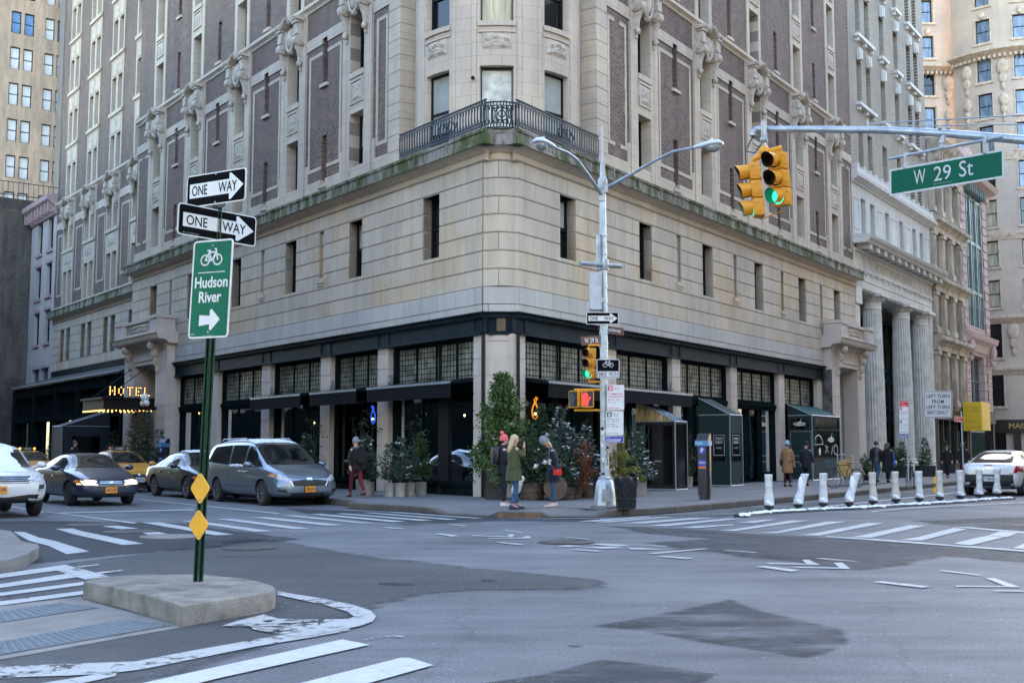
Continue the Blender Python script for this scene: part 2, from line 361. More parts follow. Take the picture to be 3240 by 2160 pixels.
def wing(T, cols, nich, uend, ix, rz, uq0):
    """one street front of the hotel from the corner to its far end"""
    B = brick[ix]; A = ashlar[ix]; S = smooth[ix]
    W2n = [3.6]+cols; g = .026
    h2 = [(c-.475, c+.475, 7.38, 9.36) for c in W2n]; hn = [(c-.18, c+.18, 7.62, 9.36, .12, 1) for c in nich]
    # rusticated band of the second storey
    mb = MB(T); ws = [6.205, 6.71, 7.245, 7.78, 8.31, 8.845, 9.385]
    for a, b in zip(ws, ws[1:]): mb.facade(.86, uend, a+g/2, b-g/2, .05, h2+hn, .40, lip=.06)
    mb.facade(.86, uend, 9.385+g/2, 9.90, .05, (), lip=.06)
    mb.facade(.86, uend, 6.2, 9.40, .0, h2+hn, .35)
    for c in nich: mb.box(c-.27, c+.27, .04, .12, 7.46, 7.62); mb.box(c-.22, c+.22, .04, .09, 7.36, 7.455)
    wp(mb, 'rusticated_wall', A)
    mb = MB(T); mb.facade(.84, uend, 5.70, 6.19, .09, (), lip=.1); mb.facade(.84, uend, 5.47, 5.685, .075, (), lip=.1); mb.box(.84, uend, -.3, .05, 5.4, 6.2)
    wp(mb, 'stone_band', grey[ix])
    for c in W2n:
        if c < uend-.4: put(W2b if rnd.random() < .3 else W2, HT, T(c, -.28, 7.38), rz)
    # main cornice and mossy ledge
    mb = MB(T); mb.prof([(0, 9.88), (.10, 9.90), (.13, 9.93), (.07, 9.97), (.055, 10.12), (.10, 10.13), (.14, 10.16), (.2, 10.2), (.34, 10.24), (.40, 10.245), (.40, 10.27), (0, 10.27)], .6, uend)
    wp(mb, 'cornice', S, smooth=30)
    mb = MB(T); mb.prof([(0, 10.262), (.45, 10.262), (.45, 10.34), (.42, 10.345), (.42, 10.60), (.46, 10.61), (.47, 10.70), (-.3, 10.72)], .2, uend+.35)
    for u in [2.1, 3.9]+[5.8+1.72*k for k in range(16)]:
        if u < uend: mb.box(u, u+.12, .40, .455, 10.33, 10.612)
    wp(mb, 'mossy_ledge', mossy[ix])
    # brick front with its slits
    hs = []
    for a, b in zip(cols, cols[1:]):
        m = (a+b)/2; hs += [(m-.19, m+.19, 11.1, 12.95, .45, 1), (m-.19, m+.19, 14.88, 16.62, .45, 1)]
        hs += [(m-.19, m+.19, w0+.25, w1-.1, .45, 1) for w0, w1 in FLO[2:]]
    hc = [(c-.75, c+.75, 10.7, TOPW) for c in cols]
    mb = MB(T); mb.facade(uq0+.7, uend, 11.3, TOPW, .0, hs+hc, .45); wp(mb, 'brick_wall', B)
    mb = MB(T); mb.facade(uq0+.3, uend, 10.68, 11.3, .05, hs, .3, lip=.1)
    wp(mb, 'stone_base', S)
    for h in hs:
        if seen(T(h[0], 0, h[2])): mb = MB(T); mb.box(h[0]-.1, h[1]+.1, -.02, .1, h[2]-.13, h[2]-.003); wp(mb, 'slit_sill', S)
    # stone window bays
    mb = MB(T); rp = MB(T)
    for c in cols:
        hh = [(c-.49, c+.49, a, b, .42) for a, b in FLO]
        mb.facade(c-1.03, c+1.03, 10.70, 18.0, .07, hh, .42, lip=.12)
        mb.facade(c-.75, c+.75, 18.0, TOPW, .05, hh, .40, lip=.12)
        for s in (-1, 1): mb.box(c+s*.885-.145, c+s*.885+.145, .05, .085, 10.72, 17.0); mb.box(c+s*1.12-.1, c+s*1.12+.1, -.02, .055, 10.72, 12.0)
        for k, (a, b) in enumerate(zip(FLO, FLO[1:])):
            lo, hi = a[1], b[0]
            if k == 1: continue
            mb.box(c-.50, c+.50, .06, .12, hi-.2, hi-.005); frame_line(mb, c-.46, c+.46, lo+.32, hi-.28, .07, .07, .04)
            if seen(T(c, 0, lo)): rp = MB(T); relief(rp, c-.37, c+.37, lo+.42, hi-.38, .075, .07, 14, k); wp(rp, 'relief_panel', carve, smooth=60)
    wp(mb, 'window_bay_stone', S)
    for c in cols:
        for a, b in FLO:
            if seen(T(c, 0, a)) or seen(T(c, 0, b)): put(W3b if rnd.random() < .3 else W3, HT, T(c, -.34, a), rz)
        mb = MB(T); cartouche(mb, c, 16.78, .07)
        if seen(T(c, 0, 17.2)): wp(mb, 'scrolled_window_head', carve, smooth=40)
    # bands and pale frames on the brick
    mb = MB(T)
    edges = [uq0+.7]+[q for c in cols for q in (c-1.03, c+1.03)]+[uend]
    for a, b in zip(edges[::2], edges[1::2]):
        hh = [h for h in hs if a < h[0] < b]
        mb.facade(a, b, 16.42, 16.84, .04, hh, .3, lip=.06)
        if b-a > 1.4:
            m = (a+b)/2
            for (x0, x1) in ((a+.2, m-.19), (m+.19, b-.2)):
                for w in (11.70, 16.02): mb.box(x0, x1, -.03, .022, w, w+.13)
            for x in (a+.2, b-.33): mb.box(x, x+.13, -.03, .02, 11.83, 16.02)
        elif b-a > .8: frame_line(mb, a+.22, b-.22, 11.70, 16.15, 0, .13)
        wp(mb, 'pale_brick_trim', S); mb = MB(T)
    mb = MB(T); mb.prof([(0, 17.86), (.06, 17.88), (.08, 17.95), (.16, 18.02), (.2, 18.04), (.2, 18.17), (.12, 18.2), (0, 18.21)], uq0, uend); wp(mb, 'string_course', S)
    # quoin pier beside the corner bay, both faces
    mb = MB(T); k = 0; w = 10.7
    while w < 34:
        mb.box(uq0, uq0+.72, -.55, .11, w+.012, w+.52); w += .535
    mb.box(uq0+.02, uq0+.7, -.6, .09, 10.7, TOPW); wp(mb, 'quoin_pier', S)
UEL, UER = 31.2, 32.1
wing(FL, [8.38, 13.36, 18.4, 23.35, 28.2], [10.86, 15.85, 20.85, 25.9], UEL, 0, AL, 5.45)
wing(FR, [8.80, 13.95, 19.1, 24.3, 29.2], [11.43, 16.6, 21.8, 26.9], UER, 1, AR, 5.35)
# corner pier of the base: a chamfer with a shallow bow
cl, crr = FL(.84, 0, 0), FR(.88, 0, 0)
ch = (crr-cl); chl = ch.length; chd = ch.normalized(); chn = Vector((chd.y, -chd.x, 0)); mid = (cl+crr)/2
def bow(n, sag=.12, k=8):
    pts = [cl+chn*n+D1*.02, cl+chd*.1+chn*n]
    for i in range(k+1):
        t = i/k; x = .13+(chl-.26)*t; pts.append(cl+chd*x+chn*(n+.02+sag*(1-(2*t-1)**2)))
    return pts+[cl+chd*(chl-.1)+chn*n, crr+chn*n+D2*.02]
def bowloft(mb, prof, close=True, sag=.12):
    rings = [[(q.x, q.y, w) for q in bow(n, sag)] for n, w in prof]
    mb.loft(rings, cap=False, closed=False)
mb = MB(); ws = [6.205, 6.71, 7.245, 7.78, 8.31, 8.845, 9.385, 9.90]
for a, b in zip(ws, ws[1:]): bowloft(mb, [(-.02, a+.013), (.05, a+.013), (.05, b-.013), (-.02, b-.013)])
bowloft(mb, [(0, 6.2), (0, 9.9)]); wp(mb, 'corner_pier_stone', ashlar[0], smooth=25)
mb = MB(); bowloft(mb, [(-.02, 5.70), (.09, 5.70), (.09, 6.19), (-.02, 6.19)], sag=.02); bowloft(mb, [(-.02, 5.47), (.075, 5.47), (.075, 5.685), (-.02, 5.685)], sag=.02); wp(mb, 'corner_band', grey[0], smooth=25)
mb = MB(); bowloft(mb, [(0, 9.88), (.10, 9.90), (.13, 9.93), (.07, 9.97), (.055, 10.12), (.10, 10.13), (.14, 10.16), (.2, 10.2), (.34, 10.24), (.40, 10.245), (.40, 10.27), (0, 10.27)]); wp(mb, 'corner_cornice', smooth[0], smooth=30)
mb = MB(); bowloft(mb, [(0, 10.262), (.45, 10.262), (.45, 10.34), (.42, 10.345), (.42, 10.60), (.46, 10.61), (.47, 10.70), (-.2, 10.72)]); wp(mb, 'corner_ledge', mossy[0], smooth=30)
# round bay above the corner terrace
BR = 2.73; BC = Vector((-.47, 34.0+BR, 0))
def FB(s, n, w):
    t = s/BR; return Vector((BC.x+(BR+n)*math.sin(t), BC.y-(BR+n)*math.cos(t), w))
hw = .53; bs = [-R_(44)*BR, 0, R_(44)*BR]; lim = BR*math.pi/2
xs = [lim*(2*i/44-1) for i in range(45)]
FB_ = [(10.76, 13.25), (14.66, 17.1), (18.3, 20.6), (21.9, 24.2)]
hb = [(s-hw, s+hw, a, b) for s in bs for a, b in FB_]
mb = MB(FB); mb.facade(-lim, lim, 10.68, 26, 0, hb, .3, xu=xs)
for s in bs:
    for a, b in zip(FB_, FB_[1:]):
        for q in range(6):
            x0 = s-hw-.05+(2*hw+.1)*q/6; x1 = x0+(2*hw+.1)/6
            mb.box(x0, x1, -.02, .07, b[0]-.16, b[0]-.005); mb.box(x0, x1, -.02, .05, b[0]-.36, b[0]-.30)
    for q in (-1, 1): mb.box(s+q*(hw+.17)-.07, s+q*(hw+.17)+.07, -.02, .035, 10.7, 26)
terra = WALL('terracotta_bay', (1, 0, 0), (.57, .475, .37), (.53, .44, .345), (.30, .25, .2), .62, .41, .006, w0=10.7, stain=.14)
wp(mb, 'round_bay_wall', terra, smooth=25)
rp = MB(FB)
for s in bs:
    for i, w in enumerate((13.78, 17.5)): rp = MB(FB); relief(rp, s-.45, s+.45, w, w+.5, .01, .09, 20, i+3); wp(rp, 'bay_relief_panel', carve, smooth=60)
curt = M('curtain_gold_reflection', (.52, .46, .30), .7, var=.25, sc=3, stretch=(6, 6, .3))  # curtained pane with the gold reflection of buildings painted into its colour
foil = M('crumpled_reflection_blind', (.50, .50, .42), .35, var=.35, sc=3, spec=.6)
Wc1 = win_proto(1.06, 2.49, mid=0, gl=foil); Wc2 = win_proto(1.06, 2.44, mid=.5, gl=curt)
for i, s in enumerate(bs):
    for j, (a, b) in enumerate(FB_[:3]):
        pr = [Wc1, Wc2, WB][j] if i == 1 else [WB, W3, W3][j]
        o = put(pr, HT, FB(s, -.22, a+.003), s/BR)
kill(Wc1, Wc2)
mb = MB(FB); mb.box(-.72, -.68, .0, .14, 12.82, 12.86); mb.ball((-.70, .16, 12.83), .06); wp(mb, 'wall_spotlight', framedk)
# terrace floor and its railing
mb = MB(); pts = [FL(u, .40, 0) for u in (6.0, .3)]+[FR(u, .40, 0) for u in (.3, 6.0)]+[FR(6.0, -2, 0), FL(6.0, -2, 0)]
mb.poly([(q.x, q.y, 10.725) for q in pts]); wp(mb, 'terrace_floor', grey[0])
def railrun(pts, nm):
    """ornamental railing along points"""
    mb = MB(); zb, zt = 10.79, 11.58
    for a, b in zip(pts, pts[1:]):
        d = (b-a).length; u = (b-a).normalized(); nrm = Vector((u.y, -u.x, 0))
        def T(s, n, w, a=a, u=u, nrm=nrm): return a+u*s+nrm*n+Z*w
        mb.T = T
        mb.box(0, d, -.025, .025, zt-.035, zt); mb.box(0, d, -.015, .015, zt-.14, zt-.115); mb.box(0, d, -.02, .02, zb, zb+.03); mb.box(0, d, -.015, .015, zb+.125, zb+.15)
        n = max(2, int(d/.075))
        for i in range(n):
            s = (i+.5)*d/n
            mb.box(s-.016, s+.016, -.008, .008, zt-.115, zt-.03); mb.box(s-.02, s+.02, -.008, .008, zb+.03, zb+.125)
        m = max(2, int(d/.145))
        for i in range(m+1):
            s = min(max(i*d/m, .015), d-.015)
            mb.box(s-.018, s+.018, -.012, .012, zb+.15, zt-.14)
            if i < m: mb.ball((s+.04, 0, zt-.2), .025, .012, .05, 6, 4); mb.ball((s+.04, 0, zb+.2), .025, .012, .05, 6, 4)
        for s in ((d*.52, d*.62, d*.57) if d > 3 else ()):
            mb.tube([(s+.30*math.cos(t*.5)*(.4+t/25), 0, (zb+zt)/2+.26*math.sin(t*.5)*(.4+t/25)) for t in range(14)], .022, 5)
    mb.T = XYZ
    return wp(mb, nm, iron, smooth=30)
crn = [q for q in bow(.36)]
railrun([FL(5.0, .36, 0), FL(.25, .36, 0)+Vector((.02, 0, 0))], 'balcony_railing'); railrun([FR(.25, .36, 0), FR(5.0, .36, 0)], 'balcony_railing')
rail = railrun([crn[0], crn[3], crn[6], crn[9], crn[-1]], 'balcony_railing')
mb = MB(); c = mid+chn*.50
for r in (.10, .2): mb.tube([(c.x+r*math.cos(t*math.pi/8)*chd.x, c.y+r*math.cos(t*math.pi/8)*chd.y, 11.2+r*math.sin(t*math.pi/8)) for t in range(17)], .02, 5)
for s in (-1, 1):
    for k in (-1, 1): mb.tube([(c.x+s*(.2+.1*math.sin(t*.7)*t/9)*chd.x, c.y, 11.2+k*(.05+.2*t/9)) for t in range(10)], .018, 5)
sub(mb, 'railing_rosette', iron, rail)
# ---- ground floor: piers, steel frieze, glass block transoms, shop windows
def shopfront(T, ix, piers, bays, rz, uc0, uend, awnings, dark):
    P = pierst[ix]
    mb = MB(T)
    for a, b in piers+[(uc0-.63, uc0)]:
        w = .15; hs = [.62, 1.12, 1.62, 2.12, 2.62, 3.12, 3.62, 4.12, 4.62, 4.83]
        for h in hs: mb.box(a, b, -.35, .0, w+.014, h-.014); w = h
        mb.box(a+.02, b-.02, -.33, -.02, .15, 4.83)
    wp(mb, 'stone_pier', P)
    mb = MB(T); u0 = .86
    mb.box(u0, uend, -.3, .03, 4.83, 5.28); mb.box(u0, uend, -.3, .10, 4.80, 4.86); mb.prof([(0, 5.28), (.12, 5.28), (.15, 5.33), (.15, 5.38), (.24, 5.42), (.24, 5.45), (0, 5.49)], u0-.1, uend+.2)
    for a, b in piers+[(uc0-.63, uc0)]:
        for q in (a, b): mb.box(q-.09, q+.09, .02, .055, 4.87, 5.275)
    wp(mb, 'steel_frieze', steelblue)
    for i, (a, b) in enumerate(bays):
        mb = MB(T); mb.box(a, b, -.45, -.22, 4.70, 4.80); mb.box(a, a+.16, -.45, -.2, .15, 4.7); mb.box(b-.16, b, -.45, -.2, .15, 4.7)
        mb.box(a+.16, b-.16, -.42, -.06, 3.30, 3.42); mb.box(a+.16, b-.16, -.42, -.16, 3.42, 3.54); mb.box(a+.16, b-.16, -.42, -.10, 3.18, 3.30)
        n = max(3, round((b-a)/1.25)); g0, g1 = a+.16, b-.16; dx = (g1-g0)/n
        for k in range(n+1): x = g0+k*dx; mb.box(max(g0, x-.045), min(g1, x+.045), -.36, -.29, 3.54, 4.70)
        for k in range(n):
            for q in range(1, 6): x = g0+k*dx+.05+(dx-.1)*q/6; mb.box(x-.008, x+.008, -.33, -.316, 3.54, 4.7)
        for q in range(1, 7): z = 3.54+1.16*q/7; mb.box(g0, g1, -.33, -.312, z-.010, z+.010)
        if i not in dark:
            mb.box(a+.16, b-.16, -.42, -.12, .44, .56); mb.box(a+.16, b-.16, -.40, -.2, .15, .44)
            for q in range(1, 3): x = g0+(g1-g0)*q/3; mb.box(x-.03, x+.03, -.36, -.28, .56, 3.2)
        else:
            for q in (.30, .36, .62, .68): x = g0+(g1-g0)*q; mb.box(x-.05, x+.05, -.4, -.22, .15, 3.2)
            mb.box(g0, g0+(g1-g0)*.3, -.42, -.15, .44, .56); mb.box(g0+(g1-g0)*.68, g1, -.42, -.15, .44, .56); mb.box(g0, g0+(g1-g0)*.3, -.4, -.22, .15, .44); mb.box(g0+(g1-g0)*.68, g1, -.4, -.22, .15, .44)
        fr = wp(mb, 'shopfront_frame', steel)
        mb = MB(T); mb.quad((g0, -.325, 3.54), (g1, -.325, 3.54), (g1, -.325, 4.7), (g0, -.325, 4.7)); o = wp(mb, 'glass_block_transom', blocks)
        mb = MB(T)
        if i not in dark: mb.quad((g0, -.32, .56), (g1, -.32, .56), (g1, -.32, 3.2), (g0, -.32, 3.2))
        else:
            x1, x2 = g0+(g1-g0)*.3, g0+(g1-g0)*.68
            for p, q, r in ((g0, x1, .56), (x2, g1, .56), (x1+.4, x2-.3, .3)): mb.quad((p, -.32, r), (q, -.32, r), (q, -.32, 3.2), (p, -.32, 3.2))
        wp(mb, 'shop_window_pane', pane)
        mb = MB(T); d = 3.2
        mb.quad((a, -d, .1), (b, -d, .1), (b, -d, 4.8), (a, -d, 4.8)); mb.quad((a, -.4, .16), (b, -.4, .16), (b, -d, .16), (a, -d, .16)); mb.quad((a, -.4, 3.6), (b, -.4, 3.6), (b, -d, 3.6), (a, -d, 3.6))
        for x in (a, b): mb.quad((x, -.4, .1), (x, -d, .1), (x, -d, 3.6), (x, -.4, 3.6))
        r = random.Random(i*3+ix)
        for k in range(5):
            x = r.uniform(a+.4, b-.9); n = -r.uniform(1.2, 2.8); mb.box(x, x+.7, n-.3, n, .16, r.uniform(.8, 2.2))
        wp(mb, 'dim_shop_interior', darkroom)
        if i in awnings:
            lo, hi = awnings[i]
            mb = MB(T); mb.prism([(-.25, 3.56), (-.2, 3.62), (.78, 3.47), (.80, 3.43), (.79, 3.0), (.77, 3.0), (.77, 3.38), (-.25, 3.5)], a+lo, b+hi, 0)
            aw = wp(mb, 'awning', awn)
            mb = MB(T); mb.prism([(.70, 3.483), (.815, 3.475), (.815, 3.40), (.803, 3.40), (.80, 3.463), (.70, 3.474)], a+lo, b+hi, 0); sub(mb, 'awning_trim', zinc, aw)
            mb = MB(T); mb.box(b-.35, b-.2, .02, .14, 3.68, 3.9); mb.box(b-.29, b-.26, .0, .06, 3.5, 3.7); wp(mb, 'security_camera', zinc)
BL = [(1.34, 6.18), (6.84, 10.16), (10.86, 15.06), (15.8, 20.15), (20.82, 24.95)]
shopfront(FL, 0, [(6.18, 6.84), (10.16, 10.86), (15.06, 15.8), (20.15, 20.82), (24.95, 25.6)], BL, AL, 1.34, 25.7, {0: (.02, -.02), 1: (.02, -.02), 2: (.02, -.02)}, (4,))
BRR = [(1.25, 6.07), (6.7, 10.86), (11.51, 16.05), (16.68, 21.23), (21.88, 26.16)]
shopfront(FR, 1, [(6.07, 6.7), (10.86, 11.51), (16.05, 16.68), (21.23, 21.88), (26.16, 26.8)], BRR, AR, 1.25, 26.9, {0: (.02, .32), 1: (-.32, -.05)}, (2, 3, 4))
mb = MB(); w = .15
for h in (1.12, 2.12, 2.62, 3.62, 4.62, 4.80): bowloft(mb, [(-.2, w+.014), (-.06, w+.014), (-.06, h-.014), (-.2, h-.014)], sag=.16); w = h
bowloft(mb, [(-.09, .15), (-.09, 4.8)], sag=.15); wp(mb, 'corner_pier', pierst[1], smooth=30)
mb = MB(); bowloft(mb, [(-.1, 4.80), (.10, 4.80), (.10, 4.86), (.03, 4.87), (.03, 5.28), (.12, 5.28), (.15, 5.33), (.15, 5.38), (.24, 5.42), (.24, 5.45), (0, 5.49)], sag=.02); wp(mb, 'corner_frieze', steelblue, smooth=20)
mb = MB(); bronze = M('bronze_plate', (.10, .075, .045), .45, var=.3, metal=.4)
q = [mid+chn*.165+chd*x for x in (-.13, .13)]; mb.loft([[(p.x, p.y, w) for w in (4.9, 5.26)] for p in q], closed=False); wp(mb, 'corner_plaque', bronze)
mb = MB(FL); mb.tube([(.78, .06, .15), (.78, .06, 4.8)], .05, 8); mb.T = FR; mb.tube([(.80, .06, .15), (.80, .06, 4.8)], .05, 8); wp(mb, 'drain_pipe', framedk)
# core that closes the building
mb = MB()
pts = [FL(0.9, -.5, 0), FL(UEL-.02, -.5, 0), FL(UEL, -14, 0), FR(UER, -14, 0), FR(UER-.02, -.5, 0), FR(.9, -.5, 0)]
for z in (4.85, 10.6, TOPW): mb.poly([(p.x, p.y, z) for p in pts])
for a, b in ((FR(UER-.02, 0, 0), FR(UER-.02, -16, 0)), (FL(UEL-.02, 0, 0), FL(UEL-.02, -16, 0))): mb.loft([[(a.x, a.y, 0), (a.x, a.y, TOPW)], [(b.x, b.y, 0), (b.x, b.y, TOPW)]], closed=False)
dk = M('roof_felt', (.06, .06, .06), .9); wp(mb, 'roof_slab', dk)
mb = MB(); pts = [FL(5.5, -3.2, 0), FL(UEL, -3.2, 0), FR(UER, -3.2, 0), FR(5.5, -3.2, 0)]
mb.loft([[(p.x, p.y, 4.9) for p in pts], [(p.x, p.y, TOPW) for p in pts]], cap=False); wp(mb, 'inner_core', dk)
# ================================================================ hotel: set-back east part, entrances
NB = -2.3; UB = 54.0
CB = [51.1, 46.6, 42.1, 37.6, 33.2]
A = ashlar[0]; S = smooth[0]; g = .026
mb = MB(FL); h2 = [(c+s*.66-.42, c+s*.66+.42, 7.27, 9.36, .35) for c in CB for s in (-1, 1)]
ws = [6.69, 7.245, 7.78, 8.31, 8.845, 9.385]
for a, b in zip(ws, ws[1:]): mb.facade(31, UB, a+g/2, b-g/2, NB+.05, h2, .4, lip=.06)
mb.facade(31, UB, 9.4, 9.9, NB+.05, (), lip=.06); mb.facade(31, UB, 6, 9.4, NB, h2, .35); mb.box(UB-.3, UB, NB-8, NB, 0, TOPW)
mb.quad((31, NB-.6, 6), (UB, NB-.6, 6), (UB, NB-.6, TOPW), (31, NB-.6, TOPW)); wp(mb, 'rusticated_wall', A)
Wd = win_proto(.84, 2.08)
for h in h2:
    if h[1] > 35.5: put(Wd, HT, FL((h[0]+h[1])/2, NB-.28, 7.27), AL)
mb = MB(FL); mb.prof([(NB, 9.88), (NB+.10, 9.90), (NB+.13, 9.93), (NB+.06, 9.97), (NB+.055, 10.12), (NB+.14, 10.16), (NB+.34, 10.24), (NB+.40, 10.27), (NB, 10.27)], 31, UB); wp(mb, 'cornice', S, smooth=30)
mb = MB(FL); mb.prof([(NB, 10.262), (NB+.45, 10.262), (NB+.42, 10.6), (NB+.47, 10.7), (NB-.3, 10.72)], 31, UB+.25)
for k in range(10): mb.box(36+1.8*k, 36.12+1.8*k, NB+.4, NB+.46, 10.3, 10.61)
wp(mb, 'mossy_ledge', mossy[0])
mb = MB(FL); bay = [(c-1.0, c+1.0, 10.7, TOPW) for c in CB]; mb.facade(31, UB, 11, TOPW, NB, bay, .45); mb.box(UB-.02, UB+.07, NB-.4, NB+.03, 10.7, TOPW); wp(mb, 'brick_wall', brick[0])
mb = MB(FL); rp = MB(FL); mb.facade(31, UB, 10.68, 11.0, NB+.05, (), lip=.1)
for c in CB:
    hh = [(c+s*.55-.40, c+s*.55+.40, a, b, .45) for a, b in FLO for s in (-1, 1)]
    mb.facade(c-1.16, c+1.16, 10.7, 18, NB+.07, hh, .45, lip=.12); mb.facade(c-1.13, c+1.13, 18, TOPW, NB+.05, hh, .43, lip=.12)
    for k, (a, b) in enumerate(zip(FLO, FLO[1:])):
        if k == 1: continue
        mb.box(c-1.2, c+1.2, NB+.04, NB+.15, b[0]-.22, b[0]-.005)
        if k == 0: relief(rp, c-.8, c+.8, a[1]+.45, b[0]-.35, NB+.075, .07, 16, 5)
        elif seen(FL(c, NB, a[1])): frame_line(mb, c-.95, c+.95, a[1]+.1, b[0]-.28, NB+.05, .06, .03); relief(rp, c-.22, c+.22, a[1]+.2, b[0]-.36, NB+.055, .09, 10, 9)
    for a, b in FLO:
        for s in (-1, 1):
            if seen(FL(c, NB, a)) and c > 35: put(Wn, HT, FL(c+s*.55, NB-.35, a), AL)
    q = MB(FL); cartouche(q, c, 16.78, NB+.07, 1.12)
    if c > 36: wp(q, 'scrolled_window_head', carve, smooth=40)
for a, b in zip([UB]+[c-1.16 for c in CB[:-1]], [c+1.16 for c in CB]):
    a, b = b, a; mb.facade(a, b, 16.3, 16.78, NB+.04, (), lip=.06); frame_line(mb, a+.35, b-.35, 11.7, 15.9, NB, .12)
wp(mb, 'window_bay_stone', S); wp(rp, 'relief_panel', carve, smooth=60)
mb = MB(FL); mb.prof([(NB, 17.86), (NB+.08, 17.95), (NB+.2, 18.04), (NB+.2, 18.17), (NB, 18.21)], 31, UB+.1); wp(mb, 'string_course', S)
kill(Wd)
# glazed pavilion under the set-back
mb = MB(FL); q = [(54.2, 53.6), (49.4, 48.9), (44.6, 44.1), (40.2, 39.7), (35.4, 34.9), (32.6, 32.3)]
for a, b in q: mb.box(b, a, -.4, .08, .15, 5.3)
mb.box(32.3, 54.2, -.4, .0, 4.85, 5.4); mb.box(32.3, 54.2, -.4, .05, 4.80, 4.86)
mb.box(54.0, 54.25, -2.4, .02, .15, 5.4); mb.box(32.3, 54.2, -.4, .06, 3.2, 3.5); mb.box(32.3, 54.2, -.4, -.05, .15, .6)
for (a, b), (c, d) in zip(q, q[1:]):
    n = 4
    for k in range(1, 20): x = c+(b-c)*k/20; mb.box(x-(.04 if k % 5 == 0 else .012), x+(.04 if k % 5 == 0 else .012), -.3, -.2, 3.5, 4.8)
    for k in range(1, 6): mb.box(c, b, -.29, -.21, 3.5+1.3*k/6-.012, 3.5+1.3*k/6+.012)
    for k in range(1, 3): x = c+(b-c)*k/3; mb.box(x-.05, x+.05, -.3, -.15, .5, 3.3)
pv = wp(mb, 'pavilion_frame', steel)
for (a, b), (c, d) in zip(q, q[1:]):
    mb = MB(FL); mb.quad((c, -.25, 3.5), (b, -.25, 3.5), (b, -.25, 4.8), (c, -.25, 4.8)); sub(mb, 'glass_block_transom', blocks, pv)
    mb = MB(FL); mb.quad((c, -.25, .6), (b, -.25, .6), (b, -.25, 3.2), (c, -.25, 3.2)); sub(mb, 'shop_window_pane', DGL, pv)
for o in pv.children: o.matrix_parent_inverse = (pv.matrix_parent_inverse).inverted() @ Matrix.Translation(HT.location).inverted()
roofm = M('slate_roof', (.035, .036, .038), .75, var=.25, sc=4, bump=.2)
mb = MB(FL); mb.prism([(.18, 5.4), (.2, 5.5), (NB, 6.32), (NB, 6.2), (.1, 5.4)], 32.3, 54.25, 0); wp(mb, 'pavilion_roof', roofm)
mb = MB(FL); mb.box(32.3, 54.25, .17, .22, 5.46, 5.52)
for k in range(75): mb.box(32.4+.29*k, 32.5+.29*k, NB+.02, NB+.07, 6.3, 6.69)
mb.box(32.3, 54.1, NB-.05, NB+.03, 6.2, 6.7); wp(mb, 'metal_flashing', zinc if False else steelblue)
mb = MB(FL); mb.prof([(.20, 5.49), (.225, 5.52), (.2, 5.54), (.1, 5.55)], 32.3, 54.2); wp(mb, 'snowy_gutter', zinc)
def portal(T, u0, u1, w, ix, deep, rz):
    """stone doorway: two piers, consoles, cornice and a balustrade with a carved panel"""
    P = pierst[ix]; mb = MB(T)
    for a in (u0, u1-w):
        z = .15
        for h in (1.3, 1.85, 2.4, 2.95, 3.5, 4.05, 4.6, 5.15, 5.5): mb.box(a, a+w, -.4, .45, z+.012, h-.012); z = h
        mb.box(a+.02, a+w-.02, -.38, .43, .15, 5.5); mb.box(a-.04, a+w+.04, -.3, .5, .15, .75)
    mb.box(u0, u1, -.4, .45, 5.5, 6.35); mb.prof([(.45, 5.66), (.5, 5.7), (.5, 5.8), (.45, 5.82)], u0+w, u1-w)
    mb.prof([(0, 6.35), (.5, 6.35), (.56, 6.44), (.66, 6.5), (.95, 6.53), (1.0, 6.6), (1.05, 6.74), (1.1, 6.8), (0, 6.86)], u0-.25, u1+.25)
    for a, b in ((u0, u0+1.0), (u1-1.0, u1)): mb.box(a, b, .1, .95, 6.8, 7.5); mb.box(a-.05, b+.05, .05, 1.0, 7.5, 7.66); mb.box(a-.04, b+.04, .08, .99, 6.83, 7.02)
    mb.box(u0+1, u1-1, .3, .85, 6.8, 7.0); mb.box(u0+1, u1-1, .3, .85, 7.48, 7.62); mb.box(u0+1, u1-1, .4, .74, 7.0, 7.5)
    mb.box(u0+w-.25, u0+w, -2.2, -.3, .15, 5.6); mb.box(u1-w, u1-w+.25, -2.2, -.3, .15, 5.6); mb.box(u0+w, u1-w, -2.2, -.3, 5.3, 5.6)
    po = wp(mb, 'stone_portal', P)
    mb = MB(T); relief(mb, u0+1.05, u1-1.05, 7.02, 7.46, .745, .09, 26, 4)
    wp(mb, 'carved_balustrade_panel', carve, smooth=60)
    mb = MB(T)
    for s in (u0+w-.32, u1-w+.32, u0+.25, u1-.25):
        o = 0 if s in (u0+w-.32, u1-w+.32) else -.45
        mb.ball((s, .80+o, 6.28), .17, .22, .2, 8, 5); mb.ball((s, .62+o, 5.95), .15, .2, .26, 8, 5); mb.ball((s, .55+o, 5.55), .13, .17, .25, 8, 5); mb.ball((s, .5+o, 5.2), .09, .1, .2, 6, 4)
        mb.prism([(.45+o, 6.35), (.8+o, 6.35), (.66+o, 5.9), (.55+o, 5.3), (.45+o, 5.1)], s-.1, s+.1, 0)
    wp(mb, 'carved_console', carve, smooth=50)
    mb = MB(T); a, b = u0+w, u1-w; k = -deep
    for x in (a, (a+b)/2-.06, b-.12): mb.box(x, x+.12, k-.1, k+.06, .15, 5.4)
    for z in (.15, 2.9, 5.2): mb.box(a, b, k-.1, k+.05, z, z+.22)
    dr = wp(mb, 'entrance_door', steel)
    mb = MB(T); mb.quad((a, k-.05, .2), (b, k-.05, .2), (b, k-.05, 5.3), (a, k-.05, 5.3)); wp(mb, 'door_glass', DGL)
portal(FL, 25.0, 30.8, 1.42, 0, 2.1, AL); portal(FR, 26.9, 32.0, 1.15, 1, .55, AR)
